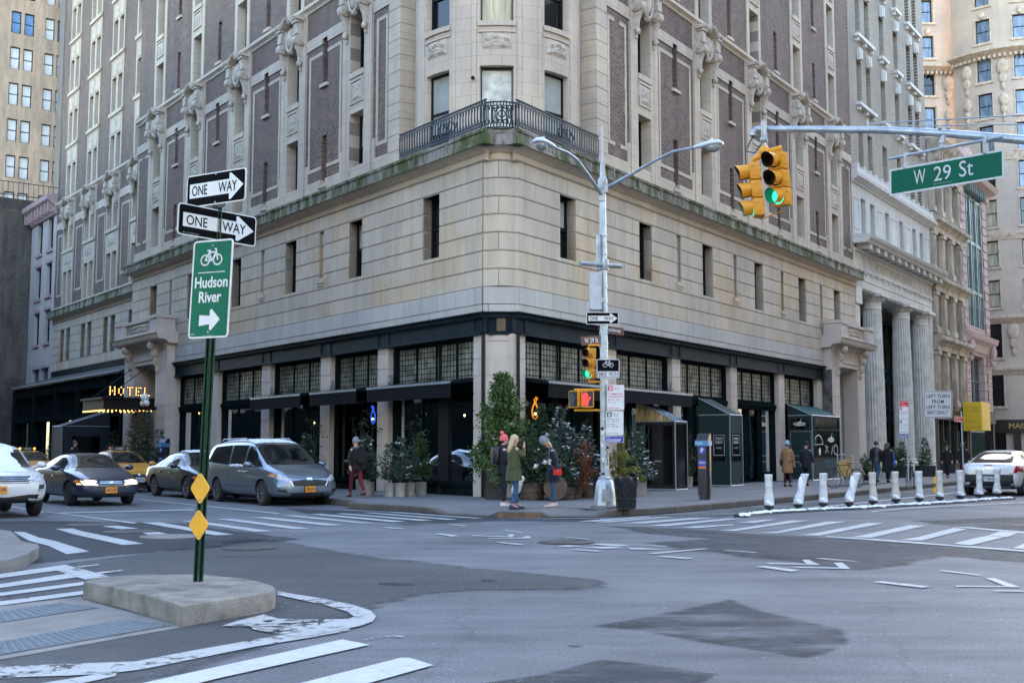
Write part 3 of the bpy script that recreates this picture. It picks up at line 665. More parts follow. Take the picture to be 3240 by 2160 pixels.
mb = MB(FR); mb.box(26.85, 26.92, -.3, .46, .2, 5.3); wp(mb, 'soot_stain_strip', M('sooty_stone', (.09, .085, .08), .9, var=.6, sc=2.5))
# canopy over the hotel entrance with bulbs and lettering
cpm = M('canopy_black_metal', (.008, .008, .009), .6, var=.2, spec=.2); BULB = EM('lit_bulb', (1, .52, .14), .42)
mb = MB(FL); mb.box(26.9, 30.0, .3, 2.65, 3.32, 3.80); mb.box(26.8, 30.1, .25, 2.75, 3.80, 3.90)
for u in (27.3, 29.6): mb.tube([(u, 2.4, 3.9), (u, .5, 5.4)], .022, 6)
cp = wp(mb, 'hotel_canopy', cpm)
inv = cp.matrix_parent_inverse.inverted() @ Matrix.Translation(HT.location).inverted()
mb = MB(FL)
for k in range(13): mb.ball((26.88, .45+.18*k, 3.29), .034, .034, .034, 6, 4)
for k in range(18): mb.ball((27.0+.17*k, 2.66, 3.29), .034, .034, .034, 6, 4)
for n in (.8, 1.0, 1.2, 1.4, 1.8, 2.0, 2.2, 2.4): mb.ball((28.3, n, 3.28), .042, .042, .042, 6, 4)
o = sub(mb, 'light_bulb', BULB, cp, 40); o['kind'] = 'stuff'
GL = {'H': ['1.1', '1.1', '111', '1.1', '1.1'], 'O': ['.1.', '1.1', '1.1', '1.1', '.1.'], 'T': ['111', '.1.', '.1.', '.1.', '.1.'], 'E': ['111', '1..', '11.', '1..', '111'], 'L': ['1..', '1..', '1..', '1..', '111']}
lt = MB(FL); bk = MB(FL)
for i, chx in enumerate('HOTEL'):
    for r, row in enumerate(GL[chx]):
        for c, t in enumerate(row):
            if t == '1': n = 2.35-.40*i-.105*c; w = 4.36-.085*r; lt.ball((26.95, n, w), .027, .027, .027, 6, 4); bk.box(26.97, 27.02, n-.05, n+.05, w-.05, w+.05)
o = sub(lt, 'bulb_lettering', BULB, cp, 40); o2 = sub(bk, 'letter_backing', cpm, cp)
for o in cp.children: o.matrix_parent_inverse = inv
# three white globes on a black bracket
gm = M('opal_globe', (.75, .74, .70), .25, var=.04); b0 = FL(26.0, .9, 0)
lamp = thing('wall_lamp', 'black wall lamp with a cluster of white globes beside the hotel entrance', 'lamp', FL(26.2, .5, 3.4))
mb = MB(); X = -D1; mb.tube([(0, 0, 0), tuple(N1*.5), tuple(N1*.5+Z*.25)], .03, 6); mb.tube([tuple(N1*.5+Z*.05-X*.25), tuple(N1*.5+Z*.05+X*.25)], .025, 6); mb.ball((0, 0, 0), .08)
mb.build('bracket', cpm, lamp)
for p, r in ((N1*.5+Z*.48, .19), (N1*.5+Z*.22-X*.22, .145), (N1*.5+Z*.22+X*.25, .145)): mb = MB(); mb.ball(tuple(p), r, r, r, 16, 10); mb.build('globe', gm, lamp, 60)
# ================================================================ neighbours along the avenue
def windows(root, T, rz, lst, n, mat=None, gl=None, blind=0, mid=.5):
    """window parts (frame > pane) at (u, w, width, height)"""
    cache = {}
    for u, w, a, b in lst:
        if not seen(T(u, n, w+b/2), 60, 60): continue
        k = (round(a, 2), round(b, 2), rnd.random() < blind)
        if k not in cache: cache[k] = win_proto(a, b, mat=mat, gl=gl, blind=.55 if k[2] else 0, mid=mid)
        put(cache[k], root, T(u, n, w), rz)
    kill(*cache.values())
cream = WALL('cream_brick', d2, (.50, .44, .35), (.41, .36, .285), (.17, .15, .12), .30, .10, .018, stain=.18, bump=.5)
marble = WALL('white_marble', d2, (.62, .61, .56), (.58, .565, .52), (.36, .34, .3), 1.4, .62, .006, w0=.1, stain=.14)
mtrim = M('marble_trim', (.58, .56, .50), .7, var=.16, sc=2, bump=.2, bsc=20)
tealfr = M('dark_teal_frame', (.012, .03, .03), .4, var=.2)
UK0, UK1 = 32.15, 47.85
BK = thing('bank_building', 'tall cream brick building over a white marble front with giant fluted columns', 'building', FR(UK0, 0, 0))
wu = [(34.1, .85), (35.75, .85), (38.55, .9), (41.4, .9), (44.2, .9), (45.85, .9)]
fl = [16.3+3.82*k for k in range(8)]
hb = [(u-a/2, u+a/2, w, w+2.45, .5) for u, a in wu for w in fl]
mb = MB(FR); mb.facade(UK0, UK1, 16, 44, -.02, hb, .5); mb.box(UK0, UK1, -9, -.6, 13, 44)
for k in range(140): mb.box(UK0-.02, UK0+.14, -.06, .03, 16.2+.2*k, 16.3+.2*k)
wp(mb, 'brick_wall', cream, BK)
windows(BK, FR, AR, [(u, w+.003, a-.01, 2.44) for u, a in wu for w in fl], -.42, tealfr)
mb = MB(FR)
for w in fl[1:]:
    for u, a in wu:
        mb.prism([(u-.2, w+2.46), (u+.2, w+2.46), (u+.32, w+3.1), (u-.32, w+3.1)], -.05, .13, 1); mb.box(u-.1, u+.1, .1, .2, w+2.48, w+3.05)
    for a, b in ((33.4, 36.5), (37.9, 39.2), (40.8, 42.1), (43.5, 46.6)):
        mb.box(a, b, -.05, .24, w-.2, w-.01)
        for x in (a+.25, (a+b)/2, b-.25) if b-a > 2 else (a+.2, b-.2): mb.box(x-.09, x+.09, -.05, .17, w-.42, w-.2)
wp(mb, 'carved_sill_and_keystone', mtrim, BK)
mb = MB(FR); hm = [(u-.42, u+.42, 12.95, 14.9, .45) for u, a in wu]
mb.facade(UK0, UK1, 12.4, 15.65, .0, hm, .5); mb.box(UK0, UK0+.3, -.5, .0, 0, 13)
for a, b in ((UK0+.2, 33.4), (36.6, 37.9), (39.2, 40.7), (42.1, 43.5), (46.6, UK1-.2)): frame_line(mb, a, b, 13.1, 14.8, 0, .09, .03)
mb.prof([(0, 15.5), (.08, 15.52), (.12, 15.6), (.4, 15.78), (.42, 15.98), (.36, 16.02), (.32, 16.3), (0, 16.4)], UK0, UK1+.5)
for k in range(15): mb.box(32.3+1.07*k, 32.6+1.07*k, .1, .34, 16.2, 16.5)
wp(mb, 'marble_wall', marble, BK)
windows(BK, FR, AR, [(u, 12.955, .83, 1.93) for u, a in wu], -.36, tealfr)
mb = MB(FR); mb.box(UK0, UK1-.3, -1.2, .05, 9.98, 10.9); mb.box(UK0, UK1-.3, -1.15, .02, 10.9, 11.85); mb.prof([(.02, 10.86), (.14, 10.9), (.14, 10.98), (.02, 11.0)], UK0, UK1-.25)
mb.box(UK0, UK1-.3, -1.2, -.02, 9.9, 10.0); mb.box(UK0, UK1-.28, .0, .08, 10.4, 10.45)
mb.prof([(0, 11.82), (.12, 11.86), (.12, 12.0), (0, 12.02)], UK0, UK1)
mb.prof([(0, 12.22), (.80, 12.22), (.84, 12.3), (.98, 12.42), (1.05, 12.56), (1.0, 12.6), (0, 12.75)], UK0-.1, UK1+.1)
for k in range(12): mb.box(32.7+1.32*k, 33.15+1.32*k, .0, .72, 11.99, 12.22); mb.box(32.7+1.32*k, 33.15+1.32*k, .6, .74, 11.92, 12.02)
for k in range(14): mb.box(32.6+1.1*k, 33.1+1.1*k, .05, .12, 10.78, 10.86)
for k in (0, 1, 2, 10, 11, 12):
    c = 33.3+1.12*k
    mb.loft([[(c+q*.40*math.cos(t*math.pi/10), .02+d, 11.4+q*.40*math.sin(t*math.pi/10)) for t in range(20)] for q, d in ((1, 0), (1, .035), (.9, .035), (.9, 0))], cap=False)
    mb.box(c+.53, c+.57, .0, .05, 10.98, 11.84)
wp(mb, 'entablature', marble, BK)
o = text('CENTVRIAN BANK', 7.2, .5, M('carved_letter_shade', (.33, .30, .25), .9), None, FR(39.8, .024, 11.42), rz=AR); o.parent = BK; o.matrix_parent_inverse = Matrix.Translation(-BK.location); o['label'] = 'carved inscription in the marble frieze'
def column(u, n):
    c = FR(u, n, 0); mb = MB(); k = 22
    rings = []
    for z, r in ((.95, .58), (3, .575), (6, .55), (9.2, .5)):
        rings.append([(c.x+(r*(1 if j % 2 else .90))*math.cos(math.pi*j/k), c.y+(r*(1 if j % 2 else .90))*math.sin(math.pi*j/k), z) for j in range(2*k)])
    mb.loft(rings, cap=False); cc = (c.x, c.y, 0)
    mb.lathe([(.5, 9.15), (.53, 9.18), (.53, 9.22), (.5, 9.26), (.5, 9.55), (.55, 9.6), (.58, 9.64), (.66, 9.78), (.70, 9.80), (.7, 9.84)], cc, 32)
    mb.lathe([(.74, .15), (.74, .6), (.70, .62), (.74, .70), (.72, .78), (.62, .84), (.64, .92), (.58, .97)], cc, 32)
    for j in range(14): a = 2*math.pi*j/14; mb.ball((c.x+.66*math.cos(a), c.y+.66*math.sin(a), 9.70), .06, .06, .07, 6, 4)
    for z in (2.1, 3.9, 5.7, 7.5): mb.lathe([(.582-.009*z*.6, z-.008), (.583-.009*z*.6, z), (.582-.009*z*.6, z+.008)], cc, 32)
    mb.T = lambda a, b, d: c+D2*a+N2*b+Z*d
    mb.box(-.78, .78, -.78, .78, 9.83, 9.99); mb.box(-.8, .8, -.8, .8, .12, .5)
    return wp(mb, 'fluted_column', mtrim, BK, 28)
for u in (36.5, 42.15, 46.4): column(u, -.42)
mb = MB(FR); mb.box(UK0, 33.0, -1.0, -.02, .15, 9.6); mb.box(UK0-.0, 33.15, -1.0, .1, 9.1, 9.98); mb.box(UK0, 33.1, -1.0, .05, .15, 1.0); mb.box(47.1, UK1, -1.4, .0, .1, 13)
for k in range(3): mb.box(32.3+.25*k, 32.42+.25*k, -.03, .03, 1.1, 9.0)
mb.ball((32.6, .02, 9.5), .25, .15, .2, 8, 5); wp(mb, 'corner_pilaster', mtrim, BK)
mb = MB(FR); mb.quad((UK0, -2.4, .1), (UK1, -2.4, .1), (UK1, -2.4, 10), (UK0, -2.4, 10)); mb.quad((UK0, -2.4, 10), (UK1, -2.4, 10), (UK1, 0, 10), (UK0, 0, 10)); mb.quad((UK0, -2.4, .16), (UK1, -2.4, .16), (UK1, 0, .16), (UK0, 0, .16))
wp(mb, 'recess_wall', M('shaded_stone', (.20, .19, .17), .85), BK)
for i, (a, b) in enumerate(((33.4, 37.5), (38.3, 43), (43.6, 47))):
    mb = MB(FR); k = -2.3
    for x in (a, (a+b)/2, b-.15): mb.box(x, x+.15, k, k+.2, .15, 9.4)
    for z in (.15, 3.2, 3.9, 5.6, 6.2, 9.2): mb.box(a, b, k, k+.16, z, z+.22)
    f = wp(mb, 'tall_window', tealfr, BK)
    mb = MB(FR); mb.quad((a, k+.05, .2), (b, k+.05, .2), (b, k+.05, 9.3), (a, k+.05, 9.3)); wp(mb, 'tall_window_glass', DGL, BK)
# two small arched doorways with dark hoods
hood = M('dark_bronze_hood', (.022, .017, .013), .5, var=.3); amber = EM('amber_lit_letters', (1, .50, .12), .16)
for i, (u, nm) in enumerate(((39.3, 'dark round-headed sign with amber lit letters between the first marble columns'), (45.0, 'dark round-headed sign with a small square lamp beside the farther marble columns'))):
    s = thing('arched_sign', nm, 'sign', FR(u, -.9, 2.7), AR)
    mb = MB(); pts = [(-.75, 0)]+[(.75*math.cos(math.pi*(1-t/10)), .85+.65*math.sin(math.pi*(1-t/10))) for t in range(11)]+[(.75, 0)]
    mb.prism(pts, 0, .45, 1); mb.box(-.8, .8, -.02, .5, -.08, .05); mb.box(-.7, -.55, .3, .5, -2.55, 0); mb.box(.55, .7, .3, .5, -2.55, 0); mb.box(-.55, .55, .4, .5, -2.55, 0)
    mb.build('hood', hood, s)
    mb = MB()
    if i == 0:
        for t in range(9): a = math.pi*(1-(t+.5)/9); mb.box(.5*math.cos(a)-.035, .5*math.cos(a)+.035, -.03, -.01, .75+.36*math.sin(a), .93+.36*math.sin(a))
        for t in range(9): mb.box(-.5+.115*t, -.43+.115*t, -.03, -.01, .2, .36)
    else: mb.box(-.12, .12, -.03, -.01, .22, .55)
    mb.build('lit_letters', amber, s)
# brownstone with pilastered windows
bst = WALL('weathered_brownstone', d2, (.36, .285, .205), (.31, .25, .185), (.2, .16, .12), 1.1, .5, .004, stain=.4)
bsm = M('weathered_pilaster_stone', (.40, .34, .26), .8, var=.4, sc=1.6, bump=.3, bsc=15, stretch=(1, 1, .35))
UW0, UW1 = 47.9, 56.35
BS = thing('brownstone_building', 'narrow weathered brown stone building of pilastered windows and heavy cornices', 'building', FR(UW0, 0, 0))
lev = [(4.3, 8.3), (8.9, 12.1), (12.75, 16.0), (16.7, 20.0)]
wx = [49.4, 51.7, 54.0]
mb = MB(FR); hh = [(x-.55, x+.55, a+.25, b-.75, .5) for x in wx for a, b in lev]
mb.facade(UW0, UW1, 4.0, 21.5, -.05, hh, .5); mb.box(UW0, UW1, -9, -.65, .1, 21.5); wp(mb, 'stone_wall', bst, BS)
windows(BS, FR, AR, [((a+b)/2, c+.003, b-a-.01, d-c-.01) for a, b, c, d, _ in hh], -.45, M('brown_frame', (.06, .05, .035), .5), mid=.5)
mb = MB(FR)
for a, b in lev:
    for x in (48.3, 50.55, 52.85, 55.2):
        mb.box(x-.32, x+.32, -.05, .22, a+.1, b-.55); mb.box(x-.40, x+.40, -.05, .32, b-.8, b-.55); mb.box(x-.40, x+.40, -.05, .30, a, a+.35)
        for s in (-.14, .14): mb.box(x+s-.05, x+s+.05, .2, .25, a+.5, b-1.0)
    mb.prof([(0, b-.5), (.25, b-.5), (.25, b-.2), (.4, b), (.62, b+.12), (.66, b+.3), (.6, b+.36), (0, b+.5)], UW0, UW1)
mb.prof([(0, 20.4), (.5, 20.5), (.9, 20.9), (1.1, 21.3), (0, 21.5)], UW0, UW1)
for k in range(12): mb.box(48.1+.72*k, 48.35+.72*k, 0, .7, 20.2, 20.7)
wp(mb, 'pilastered_front', bsm, BS)
mb = MB(FR); mb.box(UW0, UW0+.4, -.3, .05, .15, 4.0); mb.box(UW1-.4, UW1, -.3, .05, .15, 4.0); mb.box(UW0, UW1, -.4, .1, 3.4, 4.05)
for x in (49.6, 51.2, 53.2): mb.box(x, x+.12, -.3, .0, .15, 3.4)
mb.box(UW0, UW1, -.3, 0, .15, .5); wp(mb, 'shopfront_frame', hood, BS)
mb = MB(FR); mb.quad((UW0, -.2, .3), (UW1, -.2, .3), (UW1, -.2, 3.5), (UW0, -.2, 3.5)); wp(mb, 'shopfront_glass', DGL, BS)
# pink quoined building with a blue-green iron bay
pink = WALL('pink_stone', d2, (.52, .385, .345), (.48, .36, .325), (.22, .16, .14), 1.2, .62, .03, w0=.2, stain=.12, bump=.5)
verd = M('blue_green_iron', (.13, .185, .18), .5, var=.2, sc=2)
UP0, UP1 = 56.4, 64.4
PK = thing('pink_building', 'narrow pink quoined building with a blue-green iron window bay', 'building', FR(UP0, 0, 0))
mb = MB(FR); mb.facade(UP0, UP1, 4.2, 23, .0, [(57.7, 63.0, 10.3, 20.0, .3), (57.9, 62.2, 4.6, 8.2, .5)], .3); mb.box(UP0, UP1, -9, -.6, .1, 22.5)
w = 4.3
while w < 20:
    for a, b in ((UP0, 57.5), (63.1, UP1)): mb.box(a, b, -.02, .07, w+.03, w+.6)
    w += .63
wp(mb, 'quoined_wall', pink, PK)
mb = MB(FR); mb.prof([(0, 8.4), (.1, 8.5), (.2, 9.0), (.5, 9.3), (.6, 9.65), (0, 9.9)], UP0-.05, UP1+.4); mb.prof([(0, 20.1), (.2, 20.2), (.3, 20.6), (.8, 20.8), (1.0, 21.1), (0, 21.4)], UP0, UP1+.5)
for x in (56.9, 63.9): mb.ball((x, .35, 8.6), .3, .25, .6, 8, 5); mb.ball((x, .25, 7.9), .2, .2, .3, 8, 5)
mb.prism([(58, 21.3), (62.5, 21.3), (62.4, 22.3), (61.6, 23.2), (60.2, 23.6), (58.9, 23.2), (58.1, 22.3)], -.4, -.05, 1); wp(mb, 'pink_cornice', M('pink_trim', (.50, .37, .33), .8, var=.2), PK)
mb = MB(FR)
for x in (57.75, 59.45, 61.15, 62.85): mb.box(x-.12, x+.12, -.3, .02, 10.3, 20)
for x in (58.6, 60.3, 62.0): mb.box(x-.07, x+.07, -.3, -.05, 10.3, 20)
for z in (12.7, 16.3, 19.6): mb.box(57.7, 63, -.3, -.02, z, z+.25); mb.box(57.7, 63, -.3, -.1, z-1.0, z)
for k in range(9): mb.box(57.7+.62*k, 57.76+.62*k, .0, .5, 19.9, 20.5)
bf = wp(mb, 'iron_window_bay', verd, PK)
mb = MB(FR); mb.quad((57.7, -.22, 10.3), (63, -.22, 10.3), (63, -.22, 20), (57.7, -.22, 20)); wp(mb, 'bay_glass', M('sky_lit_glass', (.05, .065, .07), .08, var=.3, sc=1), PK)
windows(PK, FR, AR, [(59.2, 4.65, 1.6, 3.5), (61.0, 4.65, 1.6, 3.5)], -.3, verd)
mb = MB(FR); mb.box(UP0, UP1, -.4, .2, 3.4, 4.3); mb.box(UP0, UP0+.4, -.3, .1, .15, 3.4); mb.box(UP1-.4, UP1, -.3, .1, .15, 3.4); wp(mb, 'shopfront_frame', hood, PK)
mb = MB(FR); mb.quad((UP0, -.2, .3), (UP1, -.2, .3), (UP1, -.2, 3.5), (UP0, -.2, 3.5)); wp(mb, 'shopfront_glass', DGL, PK)
yel = M('yellow_sign_paint', (.72, .47, .015), .5, var=.08); gld = M('gold_letter_paint', (.42, .26, .02), .5)
ys = thing('shop_sign', 'big yellow box sign above the shop under the pink building', 'sign', FR(54.6, .1, 2.75))
mb = MB(lambda u, n, w: D2*u+N2*n+Z*w); mb.prism([(0, 0), (1.9, 0), (1.9, 1.9), (0, 1.9)], 0, .02, 1); mb.box(0, 2.6, .02, 1.2, .05, 1.95); mb.build('sign_box', yel, ys)
q0 = MB()
for s, wd, ht, z in (('VTC GROUP INC.', 1.55, .42, 1.45), ('Sales and Import & Service', 1.35, .13, 1.0), ('WHOLESALE ONLY', 1.2, .2, .62), ('Phone - 679-1310 - 23479', 1.3, .14, .26)):
    text(s, .95, ht, gld, ys, tuple(N2*.62+D2*-.003+Z*z), rz=math.atan2(N2.y, N2.x), bold=.01)
# beige apartment block with a round corner, across the next street
tan = WALL('buff_stone', (1, 0, 0), (.54, .445, .36), (.51, .42, .34), (.40, .32, .25), 1.5, .6, .006, stain=.1, bump=.1)
tcar = M('buff_carving', (.52, .41, .31), .8, var=.25, sc=3, bump=.3, bsc=12)
AP = thing('apartment_block', 'ornate buff apartment block with a rounded corner at the end of the avenue', 'building', (46, 112, 0))
RT = 7.6; TC = Vector((51.0, 113.6, 0))
def FT(s, n, w):
    t = s/RT; return Vector((TC.x+(RT+n)*math.sin(t), TC.y-(RT+n)*math.cos(t), w))
def FA(u, n, w): return Vector((u, 112.2-n, w))
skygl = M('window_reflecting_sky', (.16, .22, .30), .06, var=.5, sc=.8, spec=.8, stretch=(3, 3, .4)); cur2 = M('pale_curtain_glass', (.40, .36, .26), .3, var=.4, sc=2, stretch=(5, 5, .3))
rows = [(2.2, 3.4), (6.7, 3.2), (11.2, 3.6), (16.4, 2.8), (19.9, 2.8), (23.5, 2.8), (27.3, 2.8), (33.4, 2.4), (37, 2.4), (41.0, 2.5), (44.7, 2.5), (48.3, 2.5)]
rows = [(1.2, 2.6), (5.6, 3.0), (10.2, 3.2), (15.0, 2.6), (18.9, 2.5), (22.8, 2.6), (26.4, 2.6), (30.1, 2.6), (33.5, 2.4), (37.1, 2.3), (41.0, 2.3), (44.7, 2.4), (48.3, 2.4)]
ta = [-.72, -.27, .18, .63]
mb = MB(FT); hh = [(t*RT-.68, t*RT+.68, w, w+h, .3) for t in ta for w, h in rows]
lim = RT*1.15; mb.facade(-lim, lim, .1, 52, 0, hh, .3, xu=[lim*(2*i/40-1) for i in range(41)]); wp(mb, 'rounded_wall', tan, AP, smooth=20)
mb = MB(FA); hh2 = [(u-.58, u+.58, w, w+h, .3) for u in (38.2, 42.2) for w, h in rows]; mb.facade(34, 44.7, .1, 52, 0, hh2, .3); mb.box(34, 52, -9, -.5, .1, 52); wp(mb, 'flat_wall', tan, AP)
for mb, T in ((MB(FT), FT), (MB(FA), FA)):
    a, b = (-lim, lim) if T is FT else (34, 44.7); n = 24 if T is FT else 1
    for z, d in ((9.0, .35), (13.9, .5), (21.9, .25), (29.6, .2), (39.9, .9)):
        for i in range(n):
            x0, x1 = a+(b-a)*i/n, a+(b-a)*(i+1)/n
            mb.prof([(0, z-.5), (.1, z-.45), (d*.5, z-.2), (d, z), (d, z+.2), (0, z+.3)], x0, x1)
    q = a+.2
    while q < b: mb.box(q, q+.22, 0, .5, 39.2, 39.5); q += .45
    for t in ([q*RT for q in ta] if T is FT else (38.2, 42.2)):
        for w, h in rows[1:]: mb.box(t-.9, t+.9, -.02, .18, w-.25, w-.01); mb.box(t-.8, t-.68, -.02, .07, w, w+h); mb.box(t+.68, t+.8, -.02, .07, w, w+h); mb.box(t-.8, t+.8, -.02, .09, w+h, w+h+.15)
        for w in (43.9, 47.6): mb.ball((t, .1, w-.2), .3, .2, .4, 8, 5)
    for t in ([q*RT+1.7 for q in ta]+[-.94*RT] if T is FT else (40.2, 44.1)):
        for w, k in ((38.3, 1), (35.0, .8), (12.6, 1), (34, .5)): mb.ball((t, .15, w), .55*k, .3, .8*k, 8, 6); mb.ball((t, .12, w-1.1*k), .38*k, .25, .6*k, 8, 5); mb.ball((t, .1, w-1.9*k), .2*k, .2, .4*k, 6, 4)
        mb.lathe([(.0, 0), (.5, 0)], (t, 0, 43)) if False else None
    wp(mb, 'carved_trim', tcar, AP, smooth=40)
for lst, T, off in ((hh, FT, 0), (hh2, FA, 0)):
    gls = [win_proto(1.34 if T is FT else 1.14, 2.5, gl=m, fr=.09) for m in (skygl, cur2, DGL)]
    for (a, b, c, d, _) in lst:
        p = T((a+b)/2, -.2, c)
        if not seen(p, 60, 120): continue
        o = put(gls[0 if c > 26 and rnd.random() < .75 else 1 if rnd.random() < .8 else 2], AP, p, (a+b)/2/RT if T is FT else 0)
        o.scale = (1, 1, (d-c)/2.5)
    kill(*gls)
mb = MB(FT); mb.box(-lim, lim, .0, .0, 0, 0)
q = MB(FT)
for i in range(24): q.box(-lim+2*lim*i/24, -lim+2*lim*(i+1)/24, .02, .5, 3.1, 4.3)
for t in (-.95, -.5, -.05, .4): q.box(t*RT-.3, t*RT+.3, .02, .4, .1, 3.2)
wp(q, 'dark_shop_fascia', hood, AP)
o = text('MAISON', 2.6, .5, M('gilt_lettering', (.5, .36, .1), .4, metal=.3), None, FT(-.42*RT, .54, 3.72), rz=-.42); o.parent = AP; o.matrix_parent_inverse = Matrix.Translation(-AP.location)
# ================================================================ neighbours along the side street
rowst = WALL('pale_painted_brick', d1, (.52, .46, .41), (.49, .43, .385), (.40, .36, .32), .5, .2, .004, stain=.15)
RH = thing('row_house', 'narrow pale row house with a pink bracketed cornice beside the hotel', 'building', FL(54, NB, 0))
U0, U1 = 54.05, 60.6
lv = [8.85, 12.1, 15.3]; hx = [55.6, 58.3]
hh = [(x-.6, x+.6, z, z+2.2, .25) for x in hx for z in lv]
mb = MB(FL); mb.facade(U0, U1, .1, 18.2, NB, hh+[(54.6, 59.4, 3.2, 7.3, .3)], .3); mb.box(U0, U1, NB-8, NB-.5, .1, 18.5); wp(mb, 'painted_wall', rowst, RH)
windows(RH, FL, AL, [((a+b)/2, c+.003, 1.19, 2.19) for a, b, c, d, _ in hh], NB-.2, framedk)
pkt = M('pink_painted_trim', (.40, .27, .25), .7, var=.2)
mb = MB(FL); mb.prof([(NB, 17.5), (NB+.15, 17.55), (NB+.2, 18.1), (NB+.75, 18.5), (NB+.8, 18.8), (NB, 18.95)], U0, U1)
for k in range(8): mb.box(U0+.3+.85*k, U0+.5+.85*k, NB, NB+.6, 17.7, 18.4)
for x in hx:
    for z in lv: mb.box(x-.75, x+.75, NB-.05, NB+.12, z-.22, z-.02); mb.box(x-.75, x+.75, NB-.05, NB+.1, z+2.22, z+2.42)
wp(mb, 'pink_cornice', pkt, RH)
mb = MB(FL)
for x in (54.6, 56.9, 59.2): mb.box(x-.1, x+.1, NB-.3, NB+.05, 3.2, 7.3)
for z in (3.2, 5.9, 7.1): mb.box(54.6, 59.3, NB-.3, NB+.03, z, z+.2)
f = wp(mb, 'big_shop_window', M('grey_painted_wood', (.36, .34, .35), .6), RH)
mb = MB(FL); mb.quad((54.6, NB-.25, 3.2), (59.4, NB-.25, 3.2), (59.4, NB-.25, 7.2), (54.6, NB-.25, 7.2)); wp(mb, 'shop_window_glass', DGL, RH)
dN = tuple(N1)
brn = WALL('old_brown_brick', dN, (.105, .075, .058), (.165, .13, .095), (.2, .18, .155), .24, .085, .012, stain=.45, bump=.4, patch=(.62, .62, .66))
BB = thing('brick_building', 'blank soot-brown brick side wall of an old building beyond the row house', 'building', FL(60.7, 0, 0))
mb = MB(FL); mb.box(60.7, 75, NB-9, 2.2, .1, 19.6); wp(mb, 'brick_wall', brn, BB)
mb = MB(FL); bq = WALL('buff_quoin_brick', dN, (.42, .36, .27), (.36, .31, .23), (.25, .21, .17), .24, .085, .01); mb.box(60.62, 62, 1.6, 2.28, .1, 20.2)
for k in range(30): mb.box(60.63, 60.8, 1.28 if k % 2 else 1.45, 1.62, 1+.62*k, 1.31+.62*k)
wp(mb, 'buff_corner_brick', bq, BB)
mb = MB(FL)
for n in range(28): mb.box(61, 61.03, -8+.35*n, -7.97+.35*n, 19.6, 20.9)
for z in (19.9, 20.85): mb.box(61, 61.03, -8, 2, z, z+.05)
wp(mb, 'roof_railing', framedk, BB)
TT = Vector((.79825, .60232, 0)); TNn = Vector((.60232, -.79825, 0)); TO = Vector((-47.513, 118, 0))
def FW(u, n, w): return TO+TT*u+TNn*n+Z*w
tb = WALL('buff_office_brick', tuple(TT), (.60, .44, .31), (.54, .395, .28), (.42, .31, .22), .3, .1, .008, stain=.35)
OT = thing('office_tower', 'tall buff office tower with paired bright windows behind the side street', 'building', TO)
ux = [(-9.6, -8.6), (-8.3, -7.3), (-5.65, -4.68), (-4.36, -3.38), (-2.28, -1.33), (-1.03, -.1), (2.2, 3.2), (3.5, 4.5)]
hh = [(a, b, 29.3+3.82*k-7.6, 31.65+3.82*k-7.6, .25) for a, b in ux for k in range(10)]
mb = MB(FW); mb.facade(-16, 14, 0, 58, 0, hh, .25); mb.box(-16, 14, -14, -.5, 0, 58)
wp(mb, 'office_wall', tb, OT)
brt = M('bright_sky_pane', (.92, .88, .76), .4, var=.35, sc=.6, spec=.7); blu = M('blue_sky_pane', (.16, .30, .52), .1, var=.5, sc=.5, spec=.7)  # sky reflection painted into the pane colours
gls = [win_proto(.96, 2.34, gl=m, fr=.08) for m in (brt, blu, DGL)]
for a, b, c, d, _ in hh:
    p = FW((a+b)/2, -.15, c+.003)
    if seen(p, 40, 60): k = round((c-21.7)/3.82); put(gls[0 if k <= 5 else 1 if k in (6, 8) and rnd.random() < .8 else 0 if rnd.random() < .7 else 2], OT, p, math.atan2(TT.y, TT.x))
kill(*gls)
# buildings on the other sides of the crossing, behind and beside the camera (they shade and colour the place)
def block(nm, lab, T, rz, u0, u1, n, top, wall, inward):
    b = thing(nm, lab, 'building', T(u0, n, 0)); mb = MB(T); hh = []; u = u0+1.5
    while u < u1-2:
        hh += [(u, u+1.3, w, w+2.1, .3) for w in [4.8+3.7*k for k in range(int((top-6)/3.7))]]; u += 3.1
    mb.facade(u0, u1, 0, top, n, hh, .3); k = n+.4*inward
    mb.quad((u0, k, 0), (u1, k, 0), (u1, k, top), (u0, k, top)); k = n+12*inward
    mb.quad((u0, n, top), (u1, n, top), (u1, k, top), (u0, k, top)); mb.quad((u0, n, 0), (u0, k, 0), (u0, k, top), (u0, n, top)); mb.quad((u1, n, 0), (u1, k, 0), (u1, k, top), (u1, n, top))
    wp(mb, 'masonry_wall', wall, b)
    mb = MB(T); mb.box(u0, u1, min(n, n-.2*inward), max(n, n-.2*inward), 0, 4.6); wp(mb, 'dark_shopfront', steel, b)
    mb = MB(T)
    for a, c, w, z, _ in hh: mb.quad((a, n+.25*inward, w), (c, n+.25*inward, w), (c, n+.25*inward, z), (a, n+.25*inward, z))
    wp(mb, 'pane', DGL, b)
ob = WALL('tan_brick', d1, (.30, .28, .25), (.26, .24, .22), (.3, .28, .25), .3, .1, .012); ob2 = WALL('tan_brick_two', d2, (.34, .31, .27), (.30, .275, .24), (.3, .28, .25), .3, .1, .012)
block('masonry_building', 'tan brick building across the side street from the hotel', FL, AL, 2, 90, 19.5, 22, ob, 1)
block('masonry_building', 'buff brick building across the avenue from the hotel', FR, AR, 2, 300, 27, 34, ob2, 1)
def FX(u, n, w): return Vector((u, -22-n, w))
block('masonry_building', 'tan brick building behind the near side of the crossing', FX, 0, -45, 45, 0, 34, WALL('tan_brick_three', (1, 0, 0), (.33, .30, .26), (.29, .26, .23), (.3, .28, .25), .3, .1, .012), 1)
